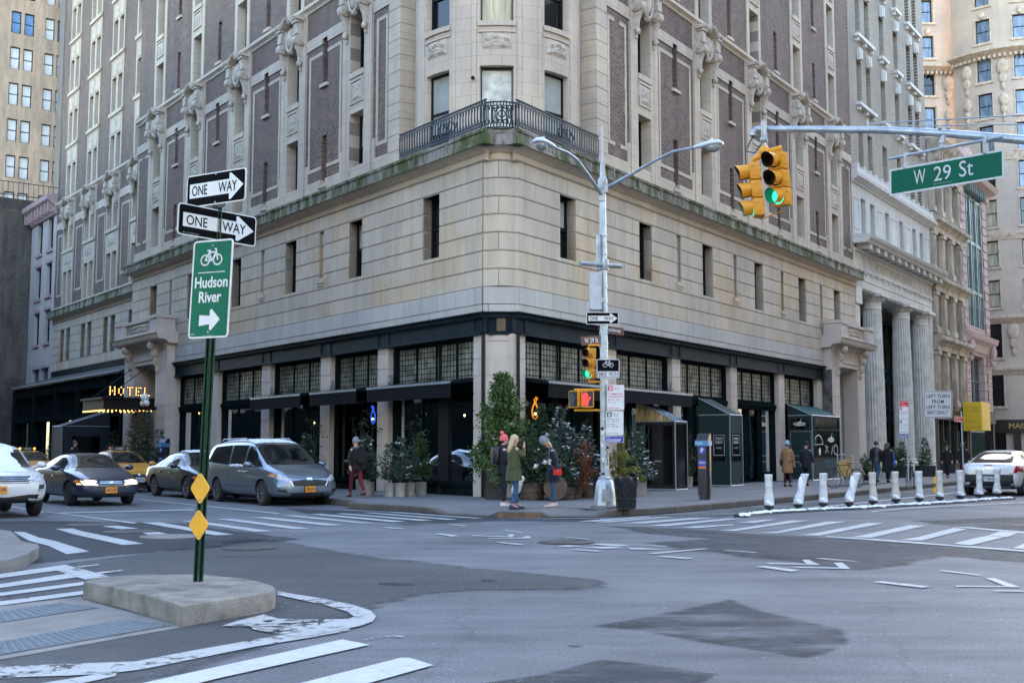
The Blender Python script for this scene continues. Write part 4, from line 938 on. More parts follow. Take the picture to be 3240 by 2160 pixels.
# unseen blocks added behind the neighbours to keep the low sun off the crossing
def tower(nm, lab, T, u0, u1, n0, n1, top, wall):
    b = thing(nm, lab, 'building', T(u0, n0, 0)); mb = MB(T); mb.box(u0, u1, n1, n0, 0, top); wp(mb, 'masonry_wall', wall, b)
tower('masonry_building', 'tall block standing behind the bank building', FR, 44, 78, -13, -34, 70, ob2)
tower('masonry_building', 'tall block far behind the bank building', FR, 78, 150, -30, -50, 70, ob2)
tower('masonry_building', 'tall block standing behind the row house', FL, 50, 96, -13, -34, 64, ob)
# ================================================================ ground
def ROADM(name, lo, hi, fade=None, salt=.0, rough=.8):
    m, nt, b = newmat(name); g = nd(nt, 'NewGeometry')
    n1 = nd(nt, 'TexNoise', Scale=.45, Detail=6., Roughness=.6); L_(nt, g.outputs['Position'], n1.inputs[0])
    mp = nd(nt, 'Mapping'); mp.inputs['Rotation'].default_value = (0, 0, AL); mp.inputs['Scale'].default_value = (.22, 1.5, 1); L_(nt, g.outputs['Position'], mp.inputs[0])
    n2 = nd(nt, 'TexNoise', Scale=1.2, Detail=8., Roughness=.7); L_(nt, mp.outputs[0], n2.inputs[0])
    n3 = nd(nt, 'TexNoise', Scale=38., Detail=5., Roughness=.7); L_(nt, g.outputs['Position'], n3.inputs[0])
    a = nd(nt, 'Math', operation='ADD'); L_(nt, n1.outputs[0], a.inputs[0]); L_(nt, n2.outputs[0], a.inputs[1])
    h = nd(nt, 'Math', operation='MULTIPLY'); h.inputs[1].default_value = .5; L_(nt, a.outputs[0], h.inputs[0])
    c = ramp(nt, h.outputs[0], [(.36, lo), (.64, hi)])
    c = mix(nt, 1., c, ramp(nt, n3.outputs[0], [(.32, (.55, .55, .55)), (.68, (1.42, 1.42, 1.42))]), 'MULTIPLY')
    # cracks and seams
    v = nd(nt, 'TexVoronoi', feature='DISTANCE_TO_EDGE', Scale=.22); 
    ds = nd(nt, 'VectorMath', operation='ADD'); sc = nd(nt, 'VectorMath', operation='SCALE'); sc.inputs['Scale'].default_value = 1.2
    L_(nt, n1.outputs['Color'], sc.inputs[0]); L_(nt, g.outputs['Position'], ds.inputs[0]); L_(nt, sc.outputs[0], ds.inputs[1]); L_(nt, ds.outputs[0], v.inputs['Vector'])
    c = mix(nt, ramp(nt, v.outputs['Distance'], [(.002, (.25,)*3), (.005, (0, 0, 0))]), c, tuple(q*.5 for q in lo))
    if salt:
        vo = nd(nt, 'TexVoronoi', Scale=7.); L_(nt, g.outputs['Position'], vo.inputs['Vector'])
        n5 = nd(nt, 'TexNoise', Scale=.5, Detail=3.); L_(nt, g.outputs['Position'], n5.inputs[0])
        mk = mix(nt, 1., ramp(nt, vo.outputs['Distance'], [(.05, (salt,)*3), (.09, (0, 0, 0))]), ramp(nt, n5.outputs[0], [(.42, (0, 0, 0)), (.6, (1, 1, 1))]), 'MULTIPLY')
        c = mix(nt, mk, c, (.62, .64, .66))
    L_(nt, c, b.inputs['Base Color']); b.inputs['Roughness'].default_value = rough; b.inputs['Specular IOR Level'].default_value = .35
    bp = nd(nt, 'Bump', Strength=.35, Distance=.01); L_(nt, n3.outputs[0], bp.inputs['Height']); L_(nt, bp.outputs[0], b.inputs['Normal'])
    if fade is not None:
        mp = nd(nt, 'Mapping'); mp.inputs['Rotation'].default_value = (0, 0, AL); mp.inputs['Scale'].default_value = (.5, 1.6, 1); L_(nt, g.outputs['Position'], mp.inputs[0])
        n4 = nd(nt, 'TexNoise', Scale=1., Detail=9., Roughness=.75); L_(nt, mp.outputs[0], n4.inputs[0])
        at_ = nd(nt, 'Attribute', attribute_name='inside'); ma = nd(nt, 'Math', operation='MULTIPLY_ADD'); ma.inputs[1].default_value = .30; L_(nt, at_.outputs['Fac'], ma.inputs[0]); L_(nt, n4.outputs[0], ma.inputs[2])
        L_(nt, ramp(nt, ma.outputs[0], [(fade+.20, (0, 0, 0)), (fade+.42, (.85,)*3)]), b.inputs['Alpha'])
    return m
road = ROADM('light_asphalt', (.060, .066, .075), (.152, .160, .172), salt=.6)
dark1 = ROADM('dark_asphalt', (.018, .022, .029), (.038, .045, .056), fade=.25, salt=.9)
dark2 = ROADM('worn_dark_asphalt', (.016, .021, .029), (.036, .043, .055), fade=.47, salt=.4)
mid1 = ROADM('older_asphalt', (.040, .043, .049), (.080, .084, .090), fade=.28, salt=.9)
def struct(o): return tag(o, kind='structure')
mb = MB(); mb.quad((-400, -80, 0), (400, -80, 0), (400, 600, 0), (-400, 600, 0)); struct(mb.build('road', road))
G1 = lambda x, y: (x/2.352, 1640+y/2.352)
G2 = lambda x, y: (900+x/2.352, 1560+y/2.352)
G3 = lambda x, y: (1700+x/2.352, 1540+y/2.352)
G4 = lambda x, y: (2240+x/2.352, 1540+y/2.352)
G5 = lambda x, y: (1700+x/1.344, 1820+y/1.344)
GC = lambda x, y: (x/1.96, 1360+y/1.96)
GS = lambda x, y: (x, y)
def sheet(name, polys, z, mat, sub=0):
    mb = MB()
    for G, pts in polys:
        mb.poly([tuple(gp(*G(*q), z)) for q in pts])
    o = struct(mb.build(name, mat, smooth=0))
    if name == 'asphalt_patch':            # soft, ragged border: edge attribute for the material
        bm = bmesh.new(); bm.from_mesh(o.data); ed = {v.index for v in bm.verts}; n = len(bm.verts)
        bmesh.ops.inset_individual(bm, faces=bm.faces[:], thickness=min(.28, .07*min(f.calc_area() for f in bm.faces)**.5), use_even_offset=True); bm.verts.index_update(); ly = bm.verts.layers.float.new('inside')
        out = {v for e in bm.edges if e.is_boundary for v in e.verts}
        for v in bm.verts: v[ly] = 0. if v in out else 1.
        bm.to_mesh(o.data); bm.free()
    return o
sheet('asphalt_patch', [(G1, [(-300, 20), (300, 14), (900, 24), (1400, 36), (1900, 108), (2250, 150), (1900, 200), (1250, 240), (850, 275), (300, 330), (-300, 380)])], .004, dark1)
sheet('asphalt_patch', [(GS, [(745, 1688), (900, 1712), (1198, 1763), (1350, 1772), (1480, 1792), (1767, 1818), (1900, 1834), (1980, 1862), (1800, 1868), (1500, 1866), (1350, 1880), (1200, 1925), (1100, 1975), (900, 2030), (500, 2160), (0, 2230), (-100, 2000), (0, 1810), (250, 1775), (560, 1735)])], .004, mid1)
sheet('asphalt_patch', [(GS, [G3(*q) for q in ((430, 280), (700, 290), (1070, 305), (1640, 345), (2000, 362))]+[G4(*q) for q in ((870, 372), (1400, 402), (1850, 435), (2352, 480), (2600, 500), (2600, 600), (2352, 570), (1790, 524), (1400, 600), (1150, 636), (900, 600), (560, 560), (200, 520), (0, 490))]+[G3(*q) for q in ((1000, 470), (720, 415), (1195, 385), (780, 350))])], .004, ROADM('smooth_dark_asphalt', (.022, .027, .035), (.048, .055, .066), fade=.38, salt=.5))
sheet('asphalt_patch', [(G5, [(180, 215), (470, 160), (720, 110), (830, 92), (1000, 150), (1344, 225), (1400, 300), (1170, 365), (800, 310), (360, 235)])], .004, dark2)
sheet('asphalt_patch', [(G5, [(0, 410), (260, 345), (500, 370), (820, 415), (740, 457), (700, 520), (-300, 520), (-250, 450)])], .004, dark2)
sheet('asphalt_patch', [(G4, [(1500, 250), (2352, 220), (2900, 260), (2900, 360), (2352, 325), (1830, 298)]), (G2, [(0, 110), (1100, 150), (1550, 178), (2000, 188), (2352, 182), (2352, 215), (1600, 205), (900, 235), (200, 160)]), (G2, [(690, 668), (800, 662), (970, 672), (960, 684), (790, 688), (700, 682)]), (G2, [(1450, 640), (1590, 645), (1560, 658), (1470, 655)]), (G2, [(2100, 1125), (2230, 1128), (2200, 1142), (2110, 1140)])], .006, dark2)
# painted markings
def PAINT(name, col, wear):
    m, nt, b = newmat(name); g = nd(nt, 'NewGeometry')
    n = nd(nt, 'TexNoise', Scale=7., Detail=9., Roughness=.75); L_(nt, g.outputs['Position'], n.inputs[0])
    n2 = nd(nt, 'TexNoise', Scale=1.3, Detail=4.); L_(nt, g.outputs['Position'], n2.inputs[0])
    a = nd(nt, 'Math', operation='MULTIPLY_ADD'); a.inputs[1].default_value = .5; L_(nt, n2.outputs[0], a.inputs[0]); L_(nt, n.outputs[0], a.inputs[2])
    v = nd(nt, 'TexVoronoi', feature='DISTANCE_TO_EDGE', Scale=2.2); L_(nt, g.outputs['Position'], v.inputs['Vector'])
    c = ramp(nt, a.outputs[0], [(.55, tuple(q*.82 for q in col)), (.9, col)])
    al = ramp(nt, a.outputs[0], [(wear-.03, (0, 0, 0)), (wear+.04, (1, 1, 1))])
    al = mix(nt, 1., al, ramp(nt, v.outputs['Distance'], [(.002, (.55,)*3), (.006, (1, 1, 1))]), 'MULTIPLY')
    L_(nt, c, b.inputs['Base Color']); L_(nt, al, b.inputs['Alpha']); b.inputs['Roughness'].default_value = .7; return m
wht = PAINT('white_road_paint', (.36, .38, .385), .56); old = PAINT('worn_road_paint', (.36, .375, .375), .66); fresh = PAINT('fresh_road_paint', (.46, .48, .49), .48)
for pts in ([(100, 97), (180, 97), (290, 140), (410, 165), (665, 243), (495, 264), (360, 200), (220, 165)], [(415, 75), (540, 72), (620, 95), (1070, 185), (915, 195), (560, 118)], [(760, 55), (875, 50), (1030, 72), (905, 78)], [(1055, 103), (1180, 98), (1250, 113), (1100, 118)], [(1055, 28), (1185, 26), (1740, 118), (1600, 122)], [(1350, 15), (1450, 14), (2025, 92), (1900, 97)], [(1610, 1), (1720, 0), (2310, 73), (2190, 78)]):
    sheet('crosswalk', [(G1, pts)], .012, wht)
for pts in ([(-245, 178), (-148, 175), (440, 235), (320, 240)], [(-24, 164), (80, 163), (670, 222), (570, 222)], [(190, 155), (270, 152), (905, 208), (810, 213)], [(385, 150), (440, 148), (1115, 200), (1010, 203)], [(585, 143), (650, 143), (1295, 193), (1215, 196)], [(775, 140), (830, 139), (1480, 184), (1420, 186)]):
    sheet('crosswalk', [(G2, pts)], .012, wht)
for pts in ([(300, 255), (350, 250), (830, 218), (850, 222), (440, 256)], [(430, 262), (480, 256), (950, 220), (1010, 222), (540, 262)], [(600, 268), (680, 265), (1170, 228), (1330, 228), (790, 270)], [(830, 288), (920, 278), (1400, 235), (1540, 233), (960, 290)], [(1070, 302), (1160, 292), (1470, 275), (1440, 284), (1180, 305)], [(1480, 265), (1570, 255), (1680, 242), (1780, 240), (1620, 266)], [(1350, 322), (1470, 312), (1880, 248), (2030, 247), (1470, 327)], [(1645, 340), (1780, 330), (2150, 256), (2300, 256), (1780, 343)]):
    sheet('crosswalk', [(G3, pts)], .012, wht)
for pts in ([(690, 355), (800, 342), (1190, 266), (1315, 268), (830, 360)], [(1060, 372), (1160, 355), (1500, 283), (1620, 286), (1210, 376)], [(1430, 392), (1560, 372), (1830, 303), (1930, 312), (1590, 397)], [(1825, 420), (1960, 385), (2080, 362), (2200, 373), (1960, 432)], [(2085, 360), (2170, 330), (2300, 342), (2225, 371)], [(2270, 452), (2352, 420), (2500, 400), (2500, 470), (2352, 460)]):
    sheet('crosswalk', [(G4, pts)], .012, wht)
sheet('lane_marking', [(G4, [(870, 364), (1060, 374), (1450, 399), (1820, 430), (2280, 462), (2352, 468), (2700, 495), (2700, 510), (2352, 480), (1850, 441), (1400, 408), (900, 372)]), (G4, [(1830, 294), (1930, 296), (2352, 332), (2352, 344), (1930, 305)])], .014, wht)
sheet('lane_marking', [(G4, [(1210, 178), (1500, 152), (2352, 112), (2352, 117), (1500, 159), (1220, 184)]), (GC, [(365, 510), (1200, 489), (1200, 496), (365, 516)]), (GC, [(280, 507), (300, 506), (850, 573), (830, 579)]), (GC, [(850, 429), (870, 428), (1740, 514), (1720, 519)]), (GC, [(60, 468), (280, 507), (260, 510), (40, 472)])], .012, wht)
sheet('lane_marking', [(G1, [(-60, 418), (0, 410), (420, 350), (490, 340), (500, 345), (415, 385), (-60, 450)]), (G1, [(-60, 495), (520, 405), (600, 420), (590, 432), (-60, 522)]), (G1, [(-60, 558), (622, 468), (622, 492), (-60, 583)]), (G1, [(-60, 622), (620, 535), (620, 562), (-60, 653)])], .012, wht)
sheet('lane_marking', [(G1, [(415, 385), (500, 345), (815, 428), (635, 452)]), (G1, [(570, 355), (735, 337), (740, 343), (590, 362)]), (G1, [(715, 398), (915, 378), (920, 386), (745, 408)])], .016, old)
sheet('lane_marking', [(G1, [(-60, 1100), (600, 1075), (1010, 1060), (1400, 985), (2000, 880), (2352, 818), (2600, 775), (2600, 830), (2352, 875), (1900, 950), (1500, 1030), (1050, 1120), (800, 1150), (500, 1165), (-60, 1182)]), (G1, [(200, 1240), (600, 1175), (870, 1130), (860, 1168), (480, 1250)])], .012, old)
sheet('lane_marking', [(GS, [(300, 2192), (1083, 2021), (1170, 2038), (690, 2144), (520, 2185)])], .012, fresh)
sheet('lane_marking', [(G2, [(110, 1411), (870, 1220), (930, 1220), (1110, 1275), (620, 1411), (500, 1440), (0, 1440)])], .012, fresh)
sheet('lane_marking', [(G2, [(1340, 1411), (1600, 1365), (1900, 1350), (1950, 1365), (1600, 1420)]), (G2, [(560, 1090), (760, 1050), (900, 1060), (640, 1112)]), (G2, [(1000, 1235), (1200, 1185), (1330, 1200), (1110, 1262)])], .012, PAINT('ghost_paint', (.34, .36, .37), .86))
sheet('lane_marking', [(G2, [(-52, 725), (0, 735), (280, 780), (520, 830), (520, 915), (505, 905), (470, 878), (300, 828), (0, 765), (-52, 753)]), (G2, [(520, 830), (640, 870), (680, 910), (660, 950), (560, 985), (330, 1030), (250, 1045), (250, 985), (300, 936), (480, 932), (520, 915)]), (G2, [(-320, 935), (250, 936), (250, 1045), (100, 1068), (-230, 1010)])], .016, old)
sheet('lane_marking', [(G1, [(1650, 795), (1780, 755), (1965, 710), (2070, 742), (2250, 747), (2250, 835), (2080, 858), (1870, 797)])], .020, old)
DD = [(G3, q) for q in ([(200, 371), (215, 370), (395, 386), (380, 390)], [(735, 428), (750, 427), (970, 438), (950, 443)], [(230, 465), (300, 463), (490, 475), (460, 480)], [(805, 492), (1240, 456), (1275, 458), (880, 497)], [(880, 515), (950, 511), (1170, 528), (1120, 535)], [(1380, 468), (1405, 467), (1645, 484), (1620, 488)], [(1620, 590), (1700, 586), (1955, 617), (1890, 628)], [(2065, 530), (2130, 528), (2340, 547), (2400, 556)],
  [(1705, 565), (1730, 562), (2000, 570), (2010, 577), (1720, 571)], [(1970, 541), (2020, 540), (2105, 578), (2012, 577)], [(1900, 592), (2250, 597), (2260, 606), (1930, 599)], [(2205, 562), (2270, 560), (2332, 608), (2262, 607)],
  [(160, 437), (230, 430), (330, 440), (240, 445), (160, 443)], [(400, 425), (480, 420), (640, 428), (695, 437), (600, 440), (480, 432)], [(330, 447), (560, 441), (660, 452), (500, 458)], [(670, 449), (800, 455), (945, 465), (700, 463)])]
DD += [(G4, q) for q in ([(1230, 706), (1290, 698), (1655, 738), (1600, 748)], [(1710, 622), (1760, 618), (2040, 652), (2000, 655)], [(1840, 732), (2220, 735), (2230, 742), (1850, 740)], [(2070, 678), (2130, 675), (2322, 743), (2232, 742)], [(2110, 766), (2500, 772), (2500, 780), (2150, 773)])]
DD += [(G2, q) for q in ([(730, 253), (780, 250), (900, 262), (850, 265)], [(1215, 230), (1250, 229), (1365, 240), (1330, 243)], [(1115, 300), (1160, 297), (1310, 315), (1240, 320)], [(1395, 310), (1650, 318), (1640, 324), (1400, 316)], [(1650, 320), (1680, 302), (1712, 303), (1690, 327)], [(1515, 332), (1780, 328), (1785, 318), (1830, 318), (1832, 334), (1530, 337)], [(1615, 270), (1650, 270), (1780, 290), (1760, 293)], [(1570, 363), (1620, 361), (1790, 379), (1750, 384)])]
sheet('bike_lane_marking', DD, .012, wht)
grn = ROADM('green_lane_paint', (.028, .062, .054), (.06, .105, .092), fade=.25, salt=.4)
sheet('bike_lane', [(G4, [(-560, 205), (0, 178), (550, 108), (1000, 60), (1500, 25), (1980, 2), (1980, 22), (1300, 95), (700, 165), (345, 190), (100, 228), (-300, 222)])], .008, grn)
sheet('lane_marking', [(G4, [(690, 160), (1280, 98), (1960, 26), (1960, 31), (1290, 104), (700, 166)])], .012, wht)
# pavement, kerb and corner ramps
flag = WALL('pavement_flags', (1, 0, 0), (.155, .16, .165), (.135, .14, .145), (.05, .05, .05), 1.5, 1.5, .01)
def FLAGM():
    m, nt, b = newmat('pavement_flagstones'); g = nd(nt, 'NewGeometry'); mp = nd(nt, 'Mapping'); mp.inputs['Rotation'].default_value = (0, 0, -AR); L_(nt, g.outputs['Position'], mp.inputs[0])
    br = nd(nt, 'TexBrick'); br.offset = 0; L_(nt, mp.outputs[0], br.inputs['Vector'])
    for k, v in (('Scale', 1), ('Mortar Size', .012), ('Brick Width', 1.52), ('Row Height', 1.52)): br.inputs[k].default_value = v
    for k, v in (('Color1', (.150, .150, .150)), ('Color2', (.125, .126, .128)), ('Mortar', (.05, .05, .05))): br.inputs[k].default_value = (*v, 1)
    n = nd(nt, 'TexNoise', Scale=1.3, Detail=8., Roughness=.7); L_(nt, g.outputs['Position'], n.inputs[0]); n3 = nd(nt, 'TexNoise', Scale=45., Detail=4.); L_(nt, g.outputs['Position'], n3.inputs[0])
    c = mix(nt, 1., br.outputs[0], ramp(nt, n.outputs[0], [(.3, (.75, .76, .78)), (.7, (1.15, 1.14, 1.12))]), 'MULTIPLY'); c = mix(nt, 1., c, ramp(nt, n3.outputs[0], [(.3, (.85,)*3), (.7, (1.12,)*3)]), 'MULTIPLY')
    vo = nd(nt, 'TexVoronoi', Scale=5.); L_(nt, g.outputs['Position'], vo.inputs['Vector']); c = mix(nt, ramp(nt, vo.outputs['Distance'], [(.03, (.5,)*3), (.06, (0, 0, 0))]), c, (.5, .5, .52))
    L_(nt, c, b.inputs['Base Color']); b.inputs['Roughness'].default_value = .8; return m
flagm = FLAGM(); kerbm = WALL('kerb_stone', (.7, .7, 0), (.13, .115, .10), (.10, .09, .08), (.03, .03, .03), 1.9, 2., .02, stain=.4)
steelk = M('rusty_kerb_edge', (.13, .075, .04), .7, var=.35, sc=5)
out = [(FL(130, 3.9, 0), .15), (FL(4, 3.9, 0), .15), (FL(1.2, 4.1, 0), .15)]
for x, y, h in ((1100, 1609, .15), (1250, 1617, .15), (1357, 1624, .14), (1400, 1628, .02), (1540, 1635, .02), (1572, 1636, .12), (1712, 1637, .12), (1745, 1637, .02), (1885, 1636, .02), (1925, 1635, .14), (2055, 1629, .15), (2200, 1617, .15), (2483, 1590, .15)): out.append((gp(x, y), h))
out += [(FR(16.8, 6.45, 0), .15), (FR(160, 6.6, 0), .15)]
inn = []
for i, (p, h) in enumerate(out):
    a, b = out[max(i-1, 0)][0], out[min(i+1, len(out)-1)][0]; t = (b-a).normalized(); inn.append((p+Vector((-t.y, t.x, 0))*1.1, p+Vector((-t.y, t.x, 0))*.17))
mb = MB(); k = MB()
for i in range(len(out)-1):
    (p, h), (q, j) = out[i], out[i+1]; (pi, pk), (qi, qk) = inn[i], inn[i+1]; hk = lambda z: z+(.15-z)*.16
    k.loft([[(p.x, p.y, -.02), (q.x, q.y, -.02)], [(p.x, p.y, h-.015), (q.x, q.y, j-.015)], [(p.x+(pk-p).x*.12, p.y+(pk-p).y*.12, h+.003), (q.x+(qk-q).x*.12, q.y+(qk-q).y*.12, j+.003)], [(pk.x, pk.y, hk(h)+.003), (qk.x, qk.y, hk(j)+.003)]], cap=False, closed=False)
    mb.quad((pk.x, pk.y, hk(h)), (qk.x, qk.y, hk(j)), (qi.x, qi.y, .15), (pi.x, pi.y, .15))
cn = FL(0, 0, 0)
ins = [q[0] for q in inn]
back = [FR(160, -6, 0), FR(0, -8, 0), FL(130, -8, 0)]
mb.poly([(q.x, q.y, .15) for q in ins+[FR(160, -3, 0), FR(30, -3, 0)]+[FL(30, -3, 0), FL(130, -3, 0)]])
struct(mb.build('pavement', flagm, smooth=0)); struct(k.build('kerb', kerbm, smooth=30))
mb = MB(); a, b = gp(1574, 1636, .0), gp(1710, 1637, 0); t = (b-a).normalized(); nn = Vector((t.y, -t.x, 0)); mb.T = lambda x, y, z: a+t*x+nn*y+Z*z
mb.box(0, (b-a).length, -.01, .006, 0, .10); struct(mb.build('kerb_edge', steelk))
mb = MB(FR); mb.box(15.0, 20.5, 3.9, 4.9, .15, .156)
for q in range(26): mb.box(15.1+.21*q, 15.13+.21*q, 3.95, 4.85, .156, .16)
struct(mb.build('pavement_grating', M('grating_steel', (.055, .058, .06), .6)))
conc = M('island_concrete', (.165, .155, .135), .85, var=.42, sc=3.2, bump=.6, bsc=45); concp = M('path_concrete', (.17, .165, .155), .85, var=.2, sc=2, bump=.2, bsc=50)
def slab(name, top, h, mat, z0=-.02, bev=.018):
    mb = MB(); pts = [gp(*q, h) for q in top]; c = sum(pts, Vector())/len(pts)
    ins = [p+(c-p).normalized()*bev for p in pts]
    mb.loft([[(p.x, p.y, z0) for p in pts], [(p.x, p.y, h-bev) for p in pts], [(p.x+(q.x-p.x)*.35, p.y+(q.y-p.y)*.35, h-bev*.3) for p, q in zip(pts, ins)], [(p.x, p.y, h) for p in ins]])
    return mb.build(name, mat, smooth=28)
struct(slab('traffic_island', [G1(*q) for q in ((622, 462), (680, 448), (800, 430), (1100, 412), (1500, 414), (1800, 440), (1950, 470), (2035, 498), (2052, 520), (2010, 542), (1900, 565), (1600, 610), (1400, 643), (1365, 650), (1335, 648), (1300, 628), (900, 522), (640, 468))], .18, conc))
struct(slab('corner_pavement', [G1(*q) for q in ((-900, 40), (0, 78), (80, 92), (130, 130), (160, 165), (230, 178), (285, 188), (292, 208), (200, 262), (80, 300), (0, 312), (-900, 360))], .16, M('pavement_concrete', (.15, .145, .14), .85, var=.2, sc=2, bump=.25, bsc=40)))
sheet('island_path', [(G1, [(-100, 662), (600, 580), (625, 600), (1372, 803), (-100, 1066)])], .008, concp)
tact = M('tactile_grey', (.10, .125, .145), .7, var=.15)
for pts in ([(-80, 700), (440, 625), (745, 657), (-80, 782)], [(-80, 925), (910, 745), (1275, 790), (-80, 1024)]):
    P = [gp(*G1(*q), .014) for q in pts]; mb = MB(); mb.poly([tuple(q) for q in P]); ex = (P[1]-P[0]); ey = (P[3]-P[0])
    n = int(ex.length/.062); m = int(ey.length/.062)
    for i in range(n+8):
        for j in range(1, m):
            s, t = (i+.5)/n, j/m; a = P[0]+ex*s; e = P[1]+(P[2]-P[1])*t; b = P[0]+(P[3]-P[0])*t
            if (b+(e-b)*((i+.5)/n)-b).length > (e-b).length: continue
            q = b+(e-b)*((i+.5)/n); mb.lathe([(.022, 0), (.016, .006)], (q.x, q.y, .014), 6)
    struct(mb.build('tactile_paving', tact, smooth=0))
ironc = M('manhole_iron', (.065, .062, .058), .6, var=.3, sc=12, bump=.5, bsc=60, metal=.3)
for i, (G, x, y, rx, lab) in enumerate(((G1, 1270, 130, 225, 'round concrete filled utility cover in the dark asphalt behind the yellow diamonds'), (G1, 955, 93, 190, 'round utility cover cutting through a broken crosswalk stripe'), (G1, 1855, 213, 200, 'iron manhole cover with a scrap of snow near the green post'), (G1, 690, 42, 190, 'round cover with an orange light glint nearest the blue car'), (G3, 215, 405, 210, 'wide ringed manhole cover in the crossing by the bicycle symbol'))):
    c = gp(*G(x, y), .018); r = (gp(*G(x+rx, y), .018)-c).length
    mb = MB(); mb.lathe([(r, -.012), (r, 0), (r*.93, .001), (r*.9, -.004), (r*.88, .002), (0.01, .003)], tuple(c), 28)
    for a in range(5): mb.lathe([(r*(.2+.13*a), .002), (r*(.2+.13*a)+.01, .007), (r*(.2+.13*a)+.03, .002)], tuple(c), 28)
    tag(mb.build('manhole_cover', [ironc, concp][i == 0]), lab, 'manhole', 'round covers in the road')
# ================================================================ signs, lamps and signals
swhite = M('sign_white', (.62, .63, .63), .4, var=.05); sblack = M('sign_black', (.006, .006, .007), .7, var=.1, spec=.03); sgreen = M('sign_green', (.0, .125, .062), .5, var=.08, spec=.15); sgreen2 = M('street_sign_green', (.0, .085, .050), .5, var=.06, spec=.12)
syel = M('marker_yellow', (.78, .38, .008), .4, var=.05); sred = M('sign_red', (.55, .02, .04), .4, var=.05); sdg = M('sign_dark_green', (.0, .11, .08), .4, var=.05); sblue = M('sign_blue', (.02, .045, .30), .4, var=.08); sbrown = M('sign_brown', (.10, .028, .02), .4, var=.08); sgrey = M('sign_grey_text', (.30, .33, .33), .5); sdull = M('sign_dull_silver', (.40, .42, .43), .4, var=.05)
galv = M('galvanised_steel', (.33, .37, .40), .42, metal=.55, var=.22, sc=5, bump=.08, bsc=20); galv2 = M('painted_grey_metal', (.38, .43, .47), .4, var=.12, metal=.2); postg = M('post_dark_green', (.006, .045, .022), .35, var=.15); sigy = M('signal_yellow', (.62, .27, .012), .45, var=.08); dblk = M('flat_black', (.010, .010, .011), .6, var=.2)
def rr(w, h, r, k=4, ox=0, oz=0):
    """outline of a rounded rectangle"""
    pts = []
    for cx, cz, a0 in ((w-r, h-r, 0), (r, h-r, 90), (r, r, 180), (w-r, r, 270)):
        for i in range(k+1): a = R_(a0+90*i/k); pts.append((ox+cx+r*math.cos(a), oz+cz+r*math.sin(a)))
    return pts
def lab(mb, s, x0, x1, z0, z1, b, bold=0):
    """lettering fitted to a rectangle of a sign face"""
    cu = bpy.data.curves.new('t', 'FONT'); cu.body = s; cu.offset = bold; cu.resolution_u = 3
    to = bpy.data.objects.new('t', cu); COL.objects.link(to); dg = bpy.context.evaluated_depsgraph_get(); dg.update()
    me = bpy.data.meshes.new_from_object(to.evaluated_get(dg)); bpy.data.objects.remove(to); bpy.data.curves.remove(cu)
    xs = [v.co.x for v in me.vertices]; ys = [v.co.y for v in me.vertices]
    X, Y, W, H = min(xs), min(ys), max(xs)-min(xs), max(ys)-min(ys)
    ids = [mb.p(x0+(v.co.x-X)/W*(x1-x0), b, z0+(v.co.y-Y)/H*(z1-z0)) for v in me.vertices]
    for f in me.polygons: mb.face([ids[i] for i in f.vertices])
    bpy.data.meshes.remove(me)
def stroke(mb, pts, w, b, closed=False):
    pts = [Vector(p) for p in pts]
    if closed: pts.append(pts[0])
    for p, q in zip(pts, pts[1:]):
        d = (q-p).normalized()*w/2; n = Vector((-d.y, d.x)); p2, q2 = p-d*.5, q+d*.5
        mb.poly([(v.x, b, v.y) for v in (p2-n, q2-n, q2+n, p2+n)])
def bike(mb, cx, cz, s, w, b, fl=1):
    for wx in (-.5, .5): stroke(mb, [(cx+fl*s*(wx+.34*math.cos(k*math.pi/10)), cz+s*.34*math.sin(k*math.pi/10)) for k in range(20)], w, b, True)
    P = lambda x, z: (cx+fl*s*x, cz+s*z)
    for l in ([P(-.5, 0), P(-.2, .52), P(.36, .52)], [P(-.5, 0), P(0, -.06), P(.36, .52)], [P(-.22, .62), P(0, -.06)], [P(.5, 0), P(.34, .72), P(.24, .74)], [P(-.34, .64), P(-.12, .64)]): stroke(mb, l, w, b)
class SignFrame:
    """sign plane through its corners: left edge at depth Y, the top edge level"""
    def __init__(s, TL, TR, BL, Y, Yr=None):
        a = at(*TL, Y); r = ray(*TR); b = Vector((0, 0, CAMH))+r*((a.z-CAMH)/r.z) if Yr is None and TR[1] < 1400 else at(*TR, Yr or Y); c = at(*BL, Y)
        s.x = b-a; s.z = a-c; s.o = c; s.W = s.x.length; s.H = s.z.length; s.x.normalize(); s.z.normalize(); s.n = s.x.cross(s.z)*1
        s.n = -s.n if s.n.y > 0 else s.n; s.n.normalize()
    def __call__(s, a, b, c): return s.o+s.x*a+s.n*b+s.z*c-s.base
    base = Vector()
def sign(name, lab_, F, back, face, draw, r=.03, border=.02, group=None, thick=.008, cat='sign'):
    """thing: panel (mesh), face and lettering as parts"""
    F.base = F.o.copy(); o = thing(name, lab_, cat, F.base, group=group)
    mb = MB(F); mb.loft([[(x, b, z) for x, z in rr(F.W, F.H, r)] for b in (-thick, 0)]); mb.build('panel', back, o, 30)
    if face: mb = MB(F); mb.poly([(x, .002, z) for x, z in rr(F.W-2*border, F.H-2*border, max(.004, r-border), 4, border, border)]); mb.build('face', face, o, 0)
    for nm, mat, fn in draw: mb = MB(F); fn(mb, F.W, F.H); mb.build(nm, mat, o, 0)
    return o
def oneway(mb, W, H): mb.poly([(x*W, .004, z*H) for x, z in ((.06, .28), (.73, .28), (.73, .10), (.76, .10), (.965, .5), (.76, .90), (.73, .90), (.73, .72), (.06, .72))])
def onewaytxt(mb, W, H): lab(mb, 'ONE', .10*W, .36*W, .34*H, .66*H, .006, .01); lab(mb, 'WAY', .55*W, .86*W, .34*H, .66*H, .006, .01)
